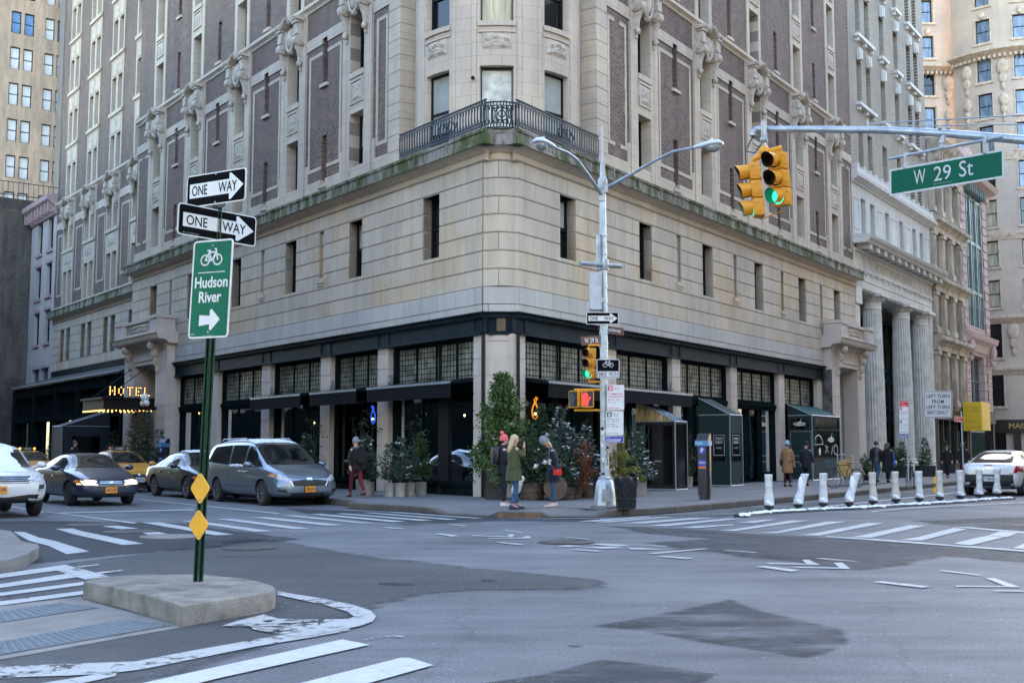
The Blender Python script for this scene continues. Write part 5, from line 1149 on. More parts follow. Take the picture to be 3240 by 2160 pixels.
def bolts(mb, W, H):
    for x, z in ((.5, .06), (.5, .94)): mb.ball((x*W, .004, z*H), .012, .006, .012, 8, 4)
def dot(mb, W, H): lab(mb, 'DEPT OF TRANSPORTATION', .06*W, .26*W, .07*H, .10*H, .006)
# --- green post on the traffic island
PB = gp(628, 1838, .18); PT = at(690, 652, PB.y+.02)
post = thing('sign_post', 'dark green channel post standing on the concrete traffic island', 'post', PB)
mb = MB(); ax = (PT-PB)
for s in (-1, 1):
    c = Vector((s*.026, 0, 0)); rings = []
    for t in (0, 1): q = c+ax*t; rings.append([tuple(q+Vector(v)) for v in ((-.024, -.02, 0), (-.010, -.02, 0), (-.006, .02, 0), (.006, .02, 0), (.010, -.02, 0), (.024, -.02, 0), (.024, -.013, 0), (.014, -.013, 0), (.010, .028, 0), (-.010, .028, 0), (-.014, -.013, 0), (-.024, -.013, 0))])
    mb.loft(rings)
mb.build('channel_post', postg, post, 0)
F = SignFrame((592.7, 559), (779.5, 528.7), (589, 660), 11.62); sign('one_way_sign', 'one way sign on top of the green post, tilted up to the right', F, swhite, sblack, [('arrow', swhite, oneway), ('lettering', sblack, onewaytxt), ('bolt', galv, bolts)], .04, .012)
F = SignFrame((550.6, 628.2), (801.3, 678), (545, 729.7), 11.12, None); F.o += Vector((0, .16, 0)); sign('one_way_sign', 'lower black one way sign behind the green post, tilted down to the right', F, swhite, sblack, [('arrow', swhite, oneway), ('lettering', sblack, onewaytxt), ('small_print', sdull, dot)], .04, .012)
F = SignFrame((613.8, 764), (739.3, 753.4), (594.6, 1072), 11.46)
def hud(mb, W, H):
    bike(mb, .48*W, .795*H, .31*W, .016, .004); mb.box(.16*W, .84*W, .003, .004, .664*H, .672*H)
    lab(mb, 'Hudson', .10*W, .92*W, .51*H, .625*H, .004, .02); lab(mb, 'River', .22*W, .78*W, .36*H, .475*H, .004, .02)
    mb.poly([(x*W, .004, z*H) for x, z in ((.26, .125), (.26, .235), (.52, .225), (.52, .28), (.56, .295), (.78, .185), (.56, .075), (.52, .09), (.52, .14))])
    lab(mb, 'SI-935G', .05*W, .17*W, .035*H, .05*H, .004); lab(mb, 'DEPT OF TRANSPORTATION', .36*W, .64*W, .022*H, .03*H, .004)
sign('bike_route_sign', 'green bike route sign reading Hudson River with a white arrow', F, swhite, sgreen, [('lettering', swhite, hud), ('bolt', galv, lambda mb, W, H: bolts(mb, W, H))], .04, .018)
def marker(nm, lb, cx, cy, hw, hh, Y, dy):
    a = at(cx-hw, cy, Y+dy); b = at(cx+hw, cy, Y-dy); c = at(cx, cy-hh, Y); d = at(cx, cy+hh, Y); o = thing(nm, lb, 'road marker', (a+b)/2, group='yellow diamond markers')
    m = (a+b)/2; X = (b-a)/2; Zv = (c-d)/2; n = X.cross(Zv).normalized(); n = -n if n.y > 0 else n
    mb = MB(); pts = []
    for ang in (0, 90, 180, 270):
        for k in (-1, -.4, .4, 1): pts.append((ang, k))
    out = []
    cor = [(1, 0), (0, 1), (-1, 0), (0, -1)]
    for i, (x, z) in enumerate(cor):
        p, q = cor[i-1], cor[(i+1) % 4]
        for t, u in ((.14, 0), (.055, .03), (.03, .055), (0, .14)): out.append((x+(p[0]-x)*t+(q[0]-x)*u, z+(p[1]-z)*t+(q[1]-z)*u))
    mb.loft([[tuple(X*x+Zv*z+n*bb) for x, z in out] for bb in (-.004, .004)]); mb.build('plate', syel, o, 20)
    mb = MB()
    for k in (-.68, .68): q = Zv*k+n*.004; mb.ball(tuple(q), .011, .007, .011, 8, 4)
    mb.build('bolt', galv, o)
    return o
marker('diamond_marker', 'yellow diamond marker on the green post, upper of the two', 634, 1544, 31.5, 52, 11.42, .13); marker('diamond_marker', 'yellow diamond marker on the green post, lower of the two', 629, 1660, 32, 51, 11.42, .13)
# --- corner lamp post
LB = gp(1914.5, 1607, .15); YP = LB.y
lp = thing('street_lamp', 'grey octagonal street lamp post with two arms at the hotel corner', 'street lamp', LB)
def lz(y, x=1914): return at(x, y, YP)-LB
top = lz(567, 1911).z
mb = MB(); mb.lathe([(.34, 0), (.34, .05), (.31, .07)], seg=8); mb.build('footing', concp, lp, 20)
mb = MB(); mb.lathe([(.265, .06), (.255, .12), (.235, .35), (.20, .58), (.19, .60), (.155, .66), (.16, .70), (.11, .74)], seg=8); mb.box(-.09, .09, -.255, -.2, .16, .45); mb.build('base', galv, lp, 20)
mb = MB(); mb.lathe([(.10, .7), (.095, 3), (.085, 6), (.074, top)], seg=8)
for y in (745, 805, 852, 908, 955, 980, 1054, 1085, 1098, 1215, 1300): z = lz(y).z; mb.lathe([(.103, z-.02), (.106, z), (.103, z+.02)], seg=8)
z = lz(838).z; mb.lathe([(.12, z-.12), (.125, z-.1), (.125, z+.1), (.12, z+.12)], seg=10); mb.lathe([(.1, top-.28), (.11, top-.26), (.11, top), (.07, top+.04), (.055, top+.3), (.06, top+.32), (.03, top+.5)], seg=10); mb.build('pole', galv, lp, 30)
mb = MB(); mb.tube([(0, 0, top+.4), (0, 0, lz(400, 1910).z)], .022, 6); mb.build('antenna', galv2, lp)
YR = YP-1.25; YL = YP-1.9
def arm(p0, lampx, lampy, Yl, mids):
    mb = MB(); pts = [p0]+[at(x, y, Y)-LB for x, y, Y in mids]; mb.tube([tuple(q) for q in pts], [.045, .042, .038, .034, .032, .03][:len(pts)], 8); mb.box(p0.x-.09, p0.x+.05, p0.y-.1, p0.y+.05, p0.z-.12, p0.z+.08)
    return mb.build('arm', galv, lp)
arm(lz(596, 1916), 0, 0, 0, [(2000, 550, YP-.35), (2065, 512, YP-.7), (2130, 480, YP-1.0), (2200, 466, YR)])
arm(lz(622, 1907), 0, 0, 0, [(1865, 560, YP-.6), (1825, 505, YP-1.15), (1793, 482, YP-1.55), (1756, 468, YL)])
def cobra(p, d):
    """cobra-head luminaire starting at p, pointing along d"""
    X = Vector(d).normalized(); Yv = Z.cross(X)
    def T(a, b, c): return p+X*a+Yv*b+Z*c
    mb = MB(T); mb.loft([[(a, w*math.cos(t*math.pi/6), h*math.sin(t*math.pi/6)*(1 if t <= 6 else .45)+zc) for t in range(12)] for a, w, h, zc in ((-.02, .035, .04, 0), (.05, .05, .06, 0), (.22, .11, .09, .01), (.42, .15, .105, .02), (.58, .14, .09, .02), (.66, .08, .04, .01))]); mb.box(.36, .42, -.03, .03, .11, .16)
    o = mb.build('lamp_head', M('lamp_head_pale_grey', (.52, .56, .60), .4, var=.08), lp, 50)
    mb = MB(T); mb.ball((.44, 0, -.04), .17, .115, .125, 14, 8); mb.build('lamp_bowl', M('smoky_lamp_bowl', (.22, .23, .23), .12, var=.3, spec=.8), o, 60)
cobra(at(2197, 467, YR)-LB, (1, -.42, .02)); cobra(at(1757, 467, YL)-LB, (-.72, -.70, .02))
mb = MB(); a = at(1836, 833, YP-.55)-LB; b = at(1964, 843, YP+.35)-LB; mb.tube([tuple(a), tuple(b)], .055, 10); mb.build('crossbar', galv, lp)
mb = MB(); q = lz(800, 1896); mb.lathe([(.06, -.42), (.06, .42)], (q.x-.02, q.y-.09, q.z), 10); mb.build('conduit', galv, lp)
mb = MB(); a = lz(984, 1864); b = lz(866, 1900); mb.loft([[(x, y-.14, z) for x, z in rr(b.x-a.x, b.z-a.z, .04, 3, a.x, a.z)] for y in (-.16, .14)]); mb.box(b.x-.005, b.x+.1, -.12, .0, a.z+.2, a.z+.3)
for i in range(5):
    for j in range(3): mb.box(b.x-.10+.035*j, b.x-.075+.035*j, -.312, -.298, b.z-.1-.05*i, b.z-.085-.05*i)
mb.build('controller_box', galv2, lp, 40)
mb = MB()
r = random.Random(5)
for i in range(16):
    z = .75+r.random()*1.5; a = -math.pi/2+r.uniform(-.8, .8); mb.T = lambda u, n, w, a=a: Vector(((.103+n)*math.cos(a)+u*math.sin(a), (.103+n)*math.sin(a)-u*math.cos(a), w)); h = r.uniform(.03, .1); mb.mi = r.randrange(3); mb.box(-.03, .03, -.01, .004, z, z+h)
mb.T = XYZ; mb.build('sticker', [swhite, sblack, M('sticker_mix', (.35, .3, .3), .5, var=.5, sc=30)], lp, 0)
mb = MB(); F0 = lambda a, b, c: Vector((a, -.10-b, c)); mb.T = F0; lab(mb, 'BNE', -.05, -.02, .90, 1.04, .012); stroke(mb, [(.04, 1.5), (.06, 1.4), (.02, 1.36), (.07, 1.28), (.03, 1.2), (.06, 1.1), (.04, 1.0)], .012, .012); mb.build('graffiti', sblack, lp, 0)
def psign(nm, lb, x0, x1, y0, y1, back, face, draw, dy=-.13, dr=0, skew=0, **k):
    F = SignFrame((x0+skew, y0), (x1+skew, y0), (x0, y1), YP+dy, YP+dy+dr); return sign(nm, lb, F, back, face, draw, **k)
psign('one_way_sign', 'small one way sign high on the corner lamp post, pointing right', 1856, 1957, 988, 1026, swhite, sblack, [('arrow', swhite, oneway), ('lettering', sblack, onewaytxt)], r=.01, border=.012)
def bp1(mb, W, H): bike(mb, .5*W, .69*H, .27*W, .014, .004, -1); mb.box(.05*W, .95*W, .003, .004, .06*H, .36*H)
psign('bike_path_sign', 'black and white bike path sign on the corner lamp post', 1888, 1960, 1136, 1196, swhite, sblack, [('symbol', swhite, bp1), ('lettering', sblack, lambda mb, W, H: (lab(mb, 'BIKE', .09*W, .44*W, .10*H, .32*H, .007, .01), lab(mb, 'PATH', .54*W, .91*W, .10*H, .32*H, .007, .01)))], r=.02, border=.014)
def park(col, num, rows):
    def f(mb, W, H):
        mb.box(.06*W, .33*W, .003, .004, .75*H, .95*H)
        for s, x0, x1, z0, z1 in rows: lab(mb, s, x0*W, x1*W, z0*H, z1*H, .004, .004)
        mb.box(.07*W, .66*W, .003, .004, .075*H, .09*H); mb.poly([(x*W, .004, z*H) for x, z in ((.62, .055), (.74, .0825), (.62, .11))])
        for q in ((.025, .03, .015, .985), (.97, .975, .015, .985)): mb.box(q[0]*W, q[1]*W, .003, .004, q[2]*H, q[3]*H)
        for z in (.012, .982): mb.box(.03*W, .97*W, .003, .004, z*H, (z+.006)*H)
    return f
R3 = [('hour', .40, .58, .90, .935), ('metered', .40, .72, .84, .88), ('parking', .40, .68, .775, .825), ('COMMERCIAL', .08, .88, .60, .665), ('VEHICLES ONLY', .08, .95, .49, .555), ('Monday - Friday', .08, .76, .37, .43), ('7am - 6pm', .08, .54, .27, .33)]
R6 = [('hour', .40, .58, .90, .935), ('metered', .40, .72, .84, .88), ('parking', .40, .68, .775, .825), ('Monday - Friday', .08, .78, .63, .70), ('6pm - Midnight', .08, .72, .54, .60), ('Saturday', .08, .48, .42, .49), ('8am - Midnight', .08, .72, .33, .39)]
num = lambda t: ('number', swhite, lambda mb, W, H: lab(mb, t, .12*W, .27*W, .775*H, .925*H, .006, .03))
psign('parking_sign', 'red and white metered parking sign on the corner lamp post', 1920, 1975, 1216, 1297, swhite, None, [('lettering', sred, park(0, 0, R3)), num('3')], dy=-.16, r=.02)
psign('parking_sign', 'green and white metered parking sign under the red one on the corner lamp post', 1917, 1973, 1299, 1377, swhite, None, [('lettering', sdg, park(0, 0, R6)), num('6')], dy=-.16, r=.02)
psign('zone_plate', 'small blue parking zone number plate on the corner lamp post', 1913, 1974, 1379.5, 1399.5, swhite, sblue, [('lettering', swhite, lambda mb, W, H: (lab(mb, 'Zone#', .06*W, .26*W, .66*H, .86*H, .004), lab(mb, '102555P', .06*W, .84*W, .16*H, .58*H, .004, .02)))], dy=-.16, r=.015, border=.008)
F = SignFrame((1835.7, 1064.8), (1905, 1060), (1840, 1093), YP+.22, YP-.02); sign('street_name_sign', 'brown street name sign on the left of the lamp post', F, sbrown, None, [('lettering', swhite, lambda mb, W, H: lab(mb, 'W 29 St', .17*W, .80*W, .22*H, .80*H, .004, .01))], r=.01, cat='street sign')
F = SignFrame((1893, 1027.5), (1973, 1037.6), (1894, 1052), YP+.14, YP+.5); sign('street_name_sign', 'brown Broadway street name sign half behind the lamp post', F, sbrown, None, [('lettering', swhite, lambda mb, W, H: lab(mb, 'Broadway', .17*W, .88*W, .2*H, .82*H, .004, .01))], r=.01, cat='street sign')
# --- signals
def hsv(mb, s): pass
green_on = EM('green_lamp_lit', (.05, 1., .55), .16); red_on = EM('red_hand_lit', (1, .05, .04), .14)
rl = M('dark_red_lens', (.06, .008, .008), .2, spec=.7); yl = M('dark_amber_lens', (.035, .025, .012), .2, spec=.7); gvis = M('green_lit_visor', (.01, .16, .09), .5)
def head(o, T, s, lit=True):
    """three-section signal head in frame T: front is -b; s = section size"""
    mb = MB(T); w = s*.5
    for i in range(3): z = i*s; mb.loft([[(x, b, zz) for x, zz in rr(2*w, s-.012, s*.08, 2, -w, z+.006)] for b in (0, s*.5)]); mb.loft([[(x, b, zz) for x, zz in rr(1.9*w, s-.03, s*.08, 2, -.95*w, z+.015)] for b in (-.02, 0)])
    for i in range(3):
        for q in (.25, .75): mb.box(w, w+.015, .02, .07, (i+q)*s-.01, (i+q)*s+.01)
    mb.build('housing', sigy, o, 30)
    for i, lm in enumerate((green_on, yl, rl)):
        z = (i+.5)*s; r = s*.42
        mb = MB(T); mb.loft([[(r*.96*math.cos(k*math.pi/9), -.025-(.02 if j else 0), z+r*.96*(1-.9*j)*math.sin(k*math.pi/9)) for k in range(18)] if False else [((r*.96 if j == 0 else .01)*math.cos(k*math.pi/9), -.022-.03*j, z+(r*.96 if j == 0 else .01)*math.sin(k*math.pi/9)) for k in range(18)] for j in (0, 1)]); mb.build('lens', lm, o, 40)
        mb = MB(T); n = 16; L0 = s*.75
        for rad, sgn in ((r, 1), (r-.008, -1)):
            A = [mb.p(rad*math.cos(R_(-68+316*k/n)), -.02, z+rad*math.sin(R_(-50+280*k/n))) for k in range(n+1)]
            B = [mb.p(rad*math.cos(R_(-68+316*k/n)), -.02-L0*(.72+.28*max(0, math.sin(R_(-68+316*k/n)))), z+rad*math.sin(R_(-68+316*k/n))-.03*s) for k in range(n+1)]
            mb.mi = 0 if sgn > 0 else 1 if i else 2
            for k in range(n): mb.face((A[k], A[k+1], B[k+1], B[k]))
        mb.build('visor', [sigy, dblk, gvis], o, 40, fix=False)
def frame3(o, yaw, tilt=0.):
    """frame whose front (-b) looks along yaw degrees from the camera's forward; tilt leans it sideways"""
    n = Vector((math.sin(R_(yaw)), math.cos(R_(yaw)), 0)); x = Vector((-n.y, n.x, 0)); z = (Z+Vector((1, 0, 0))*tilt).normalized()
    return lambda a, b, c: Vector(o)-x*-a*-1*1-n*b+z*c if False else Vector(o)+x*a-n*b+z*c
sg = at(1864, 1199, YP-.02); o = thing('traffic_light', 'yellow traffic light with its green lamp lit on the corner lamp post', 'traffic light', sg)
head(o, frame3((0, 0, 0), 215), .245)
mb = MB(); d = lz(1094)+LB-sg; mb.tube([(0, .05, .735), (0, .05, .80), (LB.x-sg.x, LB.y-sg.y, .80)], .03, 6); mb.tube([(0, .05, 0), (0, .05, -.06), (LB.x-sg.x, LB.y-sg.y, -.06)], .03, 6); mb.build('bracket', sigy, o)
def hand(mb, cx, cz, s, b):
    mb.poly([(cx+x*s, b, cz+z*s) for x, z in ((-.22, -.5), (.18, -.5), (.22, -.2), (.42, .1), (.36, .18), (.2, .02), (.2, .36), (.1, .36), (.08, .46), (-.02, .5), (-.05, .44), (-.15, .42), (-.17, .3), (-.27, .28))])
ps = at(1840, 1297, YP-.03); o = thing('pedestrian_signal', 'twin yellow pedestrian signals, one showing a lit red hand', 'crossing signal', ps)
for dx, yaw, lit in ((.14, 185, True), (-.17, 225, False)):
    T = frame3((dx, -.05 if lit else .04, .06), yaw); mb = MB(T); mb.loft([[(x, b, z) for x, z in rr(.29, .40, .03, 3, -.145, 0)] for b in (-.03, .16)]); mb.build('housing', sigy, o, 30)
    mb = MB(T); mb.box(-.125, .125, -.034, -.03, .025, .375); mb.build('face', M('signal_screen', (.03, .028, .028), .35, var=.4, sc=20), o, 0)
    mb = MB(T); hand(mb, -.05, .2, .32, -.037); mb.build('hand_symbol', red_on if lit else M('unlit_hand', (.06, .075, .08), .5), o, 0)
mb = MB()
for z in (.48, .0): mb.tube([(-.17, .05, z), (.14, .02, z), (LB.x-ps.x, LB.y-ps.y, z)], .028, 6)
mb.build('bracket', sigy, o)
# --- mast arm over the avenue with its signals and big street sign
mp = [at(*q) for q in ((2395, 409, 20.6), (2560, 409, 20.1), (2800, 412, 19.3), (3000, 423, 18.6), (3240, 443, 17.8), (3420, 466, 17.2), (3600, 500, 16.6))]
MBs = Vector((mp[-1].x, mp[-1].y, 0)); ma = thing('mast_arm', 'grey mast arm reaching in over the avenue from the right', 'signal mast', MBs)
mb = MB(); mb.tube([tuple(q-MBs) for q in mp], [.060, .062, .065, .07, .075, .08, .085], 12)
q = mp[0]-MBs; mb.tube([tuple(q+Vector((.05, 0, 0))), tuple(q+Vector((-.03, 0, -.01))), tuple(q+Vector((-.07, 0, -.06))), tuple(q+Vector((-.075, 0, -.13)))], .064, 10); mb.build('arm', galv, ma, 40)
mb = MB(); mb.tube([(0, 0, 0), (0, 0, mp[-1].z+1.4)], [.16, .1], 10); mb.build('pole', galv, ma)
mb = MB()
for p in (((2745, 392, 19.5), (3240, 364, 17.7), (3560, 345, 16.6)), ((2780, 402, 19.4), (3240, 393, 17.7), (3560, 385, 16.6))): mb.tube([tuple(at(*q)-MBs) for q in p], .011, 5)
c = at(2745, 405, 19.5)-MBs; mb.box(c.x-.015, c.x+.015, c.y-.02, c.y+.02, c.z, c.z+.14); mb.build('stay_cable', galv, ma)
HB = at(2418, 476, 20.4); o = thing('traffic_light', 'pair of big yellow traffic lights hanging from the mast arm, green lit', 'traffic light', HB)
S3 = .335
head(o, frame3((.23, -.12, -1.06), 232, -.08), S3)
T2 = frame3((-.17, .1, -1.22), 277, -.09); head(o, T2, S3)
mb = MB(); hg = MB(); hg.tube([(0, 0, .08), (0, 0, mp[0].z-HB.z)], .035, 8); hg.ball((0, 0, .2), .075); hg.box(-.05, .05, -.02, .02, .2, mp[0].z-HB.z+.1); hg.build('hanger_rod', galv, o); mb.ball((0, 0, -.02), .11); mb.tube([(-.22, .08, -.18), (0, 0, -.05), (.30, -.10, .02)], .055, 8); mb.tube([(-.06, .1, -1.26), (.32, 0, -1.12)], .012, 5); mb.build('hanger', sigy, o)
mb = MB(); e = mp[0]-HB; mb.tube([(e.x-.07, e.y, e.z-.12), (e.x-.16, e.y, e.z-.30), (e.x-.2, e.y, e.z-.42), (e.x-.05, e.y, e.z-.45), (0, 0, .18)], .012, 6); mb.build('cable', dblk, o)
F = SignFrame((2814, 537), (3176, 471.5), (2815, 621), 19.3)
def st29(mb, W, H): lab(mb, 'W', .225*W, .33*W, .27*H, .80*H, .004, .0); lab(mb, '29', .405*W, .555*W, .27*H, .80*H, .004, .0); lab(mb, 'St', .625*W, .745*W, .27*H, .84*H, .004, .0); lab(mb, 'DEPT OF TRANSPORTATION', .40*W, .56*W, .155*H, .18*H, .004)
bs_ = sign('street_sign', 'big green overhead street sign hanging under the mast arm', F, sdull, sgreen2, [('lettering', sdull, st29)], .008, .034, cat='street sign')
mb = MB(); a, b = at(2812, 503, 19.32)-F.base, at(3171, 433, 17.95)-F.base; mb.tube([tuple(a), tuple(b)], .027, 8)
c = a+(b-a)*.49; mb.tube([tuple(c), tuple(c+Z*.11), tuple(at(2991, 421, 18.62)-F.base)], .05, 8); mb.ball(tuple(c+Z*.1), .06)
for t in (.16, .86): q = a+(b-a)*t; w = F(F.W*(t*.96+.01), 0, F.H); mb.box(q.x-.045, q.x+.045, q.y-.02, q.y+.02, min(w.z, q.z)-.02, q.z); mb.lathe([(.036, -.05), (.036, .05)], tuple(q), 8)
for s in (-.08, .06): q = at(2989, 411, 18.63)-F.base; mb.ball((q.x+s, q.y, q.z+.03), .035); 
mb.build('hanger', galv, bs_)
# --- signs farther down the avenue
Y2 = 35.; pb = gp(2963, 1566, 0); pb = Vector((at(2966, 1422, Y2).x, Y2, 0)); o = thing('sign_post', 'dark post behind the white bollards carrying the left turn sign', 'post', pb)
mb = MB(); mb.tube([(0, 0, 0), (0, 0, at(2966, 1250, Y2).z)], .045, 6); mb.build('channel_post', M('dark_grey_post', (.02, .028, .03), .5), o)
F = SignFrame((2922, 1236), (3013, 1236), (2922, 1322), Y2-.06, Y2-.06)
sign('turn_sign', 'white rectangular left turn bay sign behind the bollards', F, sdull, None, [('lettering', sblack, lambda mb, W, H: [lab(mb, s, x0*W, x1*W, z*H, (z+.13)*H, .004, .005) for s, x0, x1, z in (('LEFT TURN', .10, .90, .74), ('FROM', .30, .70, .54), ('LEFT TURN', .10, .90, .34), ('BAY ONLY', .14, .86, .14))]+[stroke(mb, rr(W-.05, H-.05, .03, 3, .025, .025), .012, .003, True)])], .03)
marker('diamond_marker', 'yellow diamond half hidden by the eighth white bollard, higher of the pair', 2962, 1517, 12, 16, Y2-.08, .02); marker('diamond_marker', 'yellow diamond half hidden by the eighth white bollard, lower of the pair', 2962, 1549, 12, 15, Y2-.08, .02)
Y3 = 41.; pb = Vector((at(2872, 1422, Y3).x, Y3, .15)); o = thing('sign_post', 'thin grey post on the avenue pavement with stacked parking signs', 'post', pb)
mb = MB(); mb.tube([(0, 0, 0), (0, 0, at(2872, 1270, Y3).z-.15)], .03, 6); mb.build('channel_post', galv, o)
F = SignFrame((2845, 1265), (2874, 1265), (2845, 1371), Y3-.05, Y3-.05)
sign('parking_sign', 'tall stack of red, white and green parking signs before the marble columns', F, swhite, None, [('lettering', sred, lambda mb, W, H: (mb.box(.02*W, .98*W, .003, .004, .80*H, .99*H), mb.box(.05*W, .32*W, .003, .004, .70*H, .78*H), lab(mb, 'COMMERCIAL', .06*W, .88*W, .63*H, .66*H, .004), lab(mb, 'VEHICLES ONLY', .06*W, .96*W, .58*H, .61*H, .004), mb.box(.1*W, .8*W, .003, .004, .435*H, .445*H))), ('green_lettering', sdg, lambda mb, W, H: (mb.box(.05*W, .32*W, .003, .004, .31*H, .39*H), lab(mb, 'Monday - Friday', .06*W, .84*W, .24*H, .27*H, .004), lab(mb, 'Saturday', .06*W, .5*W, .15*H, .18*H, .004), mb.box(.1*W, .8*W, .003, .004, .035*H, .045*H))), ('white_lettering', swhite, lambda mb, W, H: (lab(mb, 'NO STOPPING', .06*W, .92*W, .93*H, .965*H, .006, .01), lab(mb, 'Anytime', .06*W, .55*W, .88*H, .91*H, .006, .01), mb.box(.2*W, .8*W, .005, .006, .83*H, .845*H), lab(mb, '3', .12*W, .25*W, .705*H, .775*H, .006, .02), lab(mb, '6', .12*W, .25*W, .315*H, .385*H, .006, .02)))], .01)
F = SignFrame((2844, 1373), (2874, 1373), (2844, 1385), Y3-.05, Y3-.05); sign('zone_plate', 'small blue zone plate under the stacked parking signs', F, swhite, sblue, [('lettering', swhite, lambda mb, W, H: lab(mb, '102555P', .08*W, .9*W, .2*H, .7*H, .004, .02))], r=.01, border=.006)
Y4 = 45.; pb = Vector((at(3046, 1422, Y4).x, Y4, .15)); o = thing('sign_post', 'thin grey post rising behind the white car', 'post', pb)
mb = MB(); mb.tube([(0, 0, 0), (0, 0, at(3046, 1300, Y4).z-.15)], .03, 6); mb.build('channel_post', galv, o)
F = SignFrame((3020, 1315), (3048, 1317), (3020, 1334), Y4-.05, Y4-.05); sign('no_stopping_sign', 'small red no stopping sign in front of the yellow shop sign', F, swhite, M('faded_red_sign', (.50, .08, .05), .4), [('lettering', swhite, lambda mb, W, H: (lab(mb, 'NO STOPPING', .06*W, .94*W, .66*H, .88*H, .004, .01), lab(mb, 'Anytime', .06*W, .6*W, .36*H, .56*H, .004, .01), mb.box(.2*W, .8*W, .003, .004, .12*H, .22*H)))], r=.01, border=.005)
# --- parking meters, litter bin
mblk = M('meter_black', (.012, .013, .016), .35, var=.15); lblue = M('meter_pale_blue', (.05, .19, .36), .4)
def meter(lb, loc, rz, sticker=True):
    o = thing('parking_meter', lb, 'parking meter', loc, rz); mb = MB(); mb.prism([(-.17, .0), (-.12, -.13), (.12, -.13), (.17, 0), (.17, .16), (-.17, .16)], .12, 1.62, 2); mb.prism([(-.15, .02), (-.1, -.11), (.1, -.11), (.15, .02), (.15, .14), (-.15, .14)], 0, .12, 2)
    mb.prism([(-.13, 1.62), (.16, 1.62), (.1, 1.78)], -.16, .19, 0) if False else mb.prism([(-.13, 1.60), (.16, 1.60), (.16, 1.79), (.02, 1.76)], -.17, .17, 0); mb.build('cabinet', mblk, o, 20)
    mb = MB(); mb.box(-.19, .19, -.16, .17, 1.45, 1.60); mb.build('blue_band', lblue, o, 0)
    mb = MB(); mb.lathe([(.10, 0)], seg=4) if False else mb.loft([[(.10*math.cos(k*math.pi/10), b, 1.33+.10*math.sin(k*math.pi/10)) for k in range(20)] for b in (-.137, -.125)]); mb.box(-.10, .10, -.134, -.128, .90, 1.08); mb.build('blue_disc', sblue, o, 20)
    mb = MB(); lab(mb, 'P', -.035, .045, 1.265, 1.395, -.139, .03); lab(mb, '102555', -.16, .02, 1.50, 1.55, -.162, .01); lab(mb, '102555', -.09, .09, .97, 1.03, -.136, .01); mb.build('lettering', swhite, o, 0)
    if sticker: mb = MB(); mb.box(-.10, .10, -.135, -.128, .84, .90); mb.build('orange_sticker', M('orange_sticker', (.6, .14, .02), .5), o, 0)
    return o
mp_ = gp(2228, 1580, .15); meter('black parking meter with a blue P disc beside the green vestibule', mp_, R_(-26))
meter('dark parking meter with a blue P standing behind the parked black car', FL(17.6, 3.2, .15), R_(-30), False)
tl = gp(1981, 1612, .15); o = thing('litter_bin', 'black wire litter bin with a bulging liner beside the lamp post', 'litter bin', tl)
mb = MB()
for k in range(20): a = k*math.pi/10; mb.tube([(.21*math.cos(a), .21*math.sin(a), .02), (.255*math.cos(a), .255*math.sin(a), .70)], .010, 4)
for z, r in ((.03, .215), (.25, .228), (.48, .243), (.70, .26)): mb.tube([(r*math.cos(k*math.pi/10), r*math.sin(k*math.pi/10), z) for k in range(21)], .013, 5)
mb.lathe([(.2, .02), (.2, .03)], seg=20); mb.build('wire_basket', dblk, o)
r = random.Random(2); mb = MB(); mb.loft([[((rr_+r.uniform(-.012, .012))*math.cos(k*math.pi/12), (rr_+r.uniform(-.012, .012))*math.sin(k*math.pi/12), z) for k in range(24)] for z, rr_ in ((.05, .19), (.3, .21), (.42, .235), (.5, .262), (.6, .275), (.68, .283), (.735, .275), (.73, .23), (.66, .2), (.64, .05))]); mb.build('bin_liner', M('black_plastic_bag', (.012, .013, .018), .25, var=.3, sc=30), o, 60)
snow = M('snow', (.72, .75, .80), .75, var=.06, sc=8, bump=.4, bsc=18)
mb = MB(); [mb.ball((r.uniform(-.18, .18), r.uniform(-.18, .18), .67), r.uniform(.03, .08), None, .03, 7, 4) for _ in range(9)]; mb.build('snow_dusting', snow, o, 60)
# --- bent white posts along the bike lane
BOLL = [(2434, 1622, 0, 'upright dirty white post at the crosswalk end of the row'), (2526, 1617, .20, 'snowy white post leaning right next to the first of the row'), (2605, 1612, .02, 'taped grey white post third from the crosswalk end'), (2687, 1609, .24, 'snowy white post leaning right in front of the bicycle'), (2763, 1605, .0, 'cream post fifth from the crosswalk, speckled with dirt'), (2835, 1599, .0, 'cream post with a yellow patch at its foot'), (2909, 1595, .01, 'grey post seventh from the crosswalk before the parking signs'), (2974, 1591, .01, 'cream post covering the two yellow diamonds'), (3039, 1587, .02, 'post overlapping the left tail lamp of the white car'), (3099, 1582, .03, 'post in front of the white car boot, tenth of the row'), (3155, 1578, .04, 'last post of the row, in front of the white car right tail lamp')]
bw = [M('post_white_plastic_'+k, c, .55, var=.16, sc=5, bump=.5, bsc=9) for k, c in (('a', (.56, .57, .56)), ('b', (.62, .65, .69)), ('c', (.50, .48, .42)))]
rub = M('black_rubber', (.012, .012, .013), .7, var=.2)
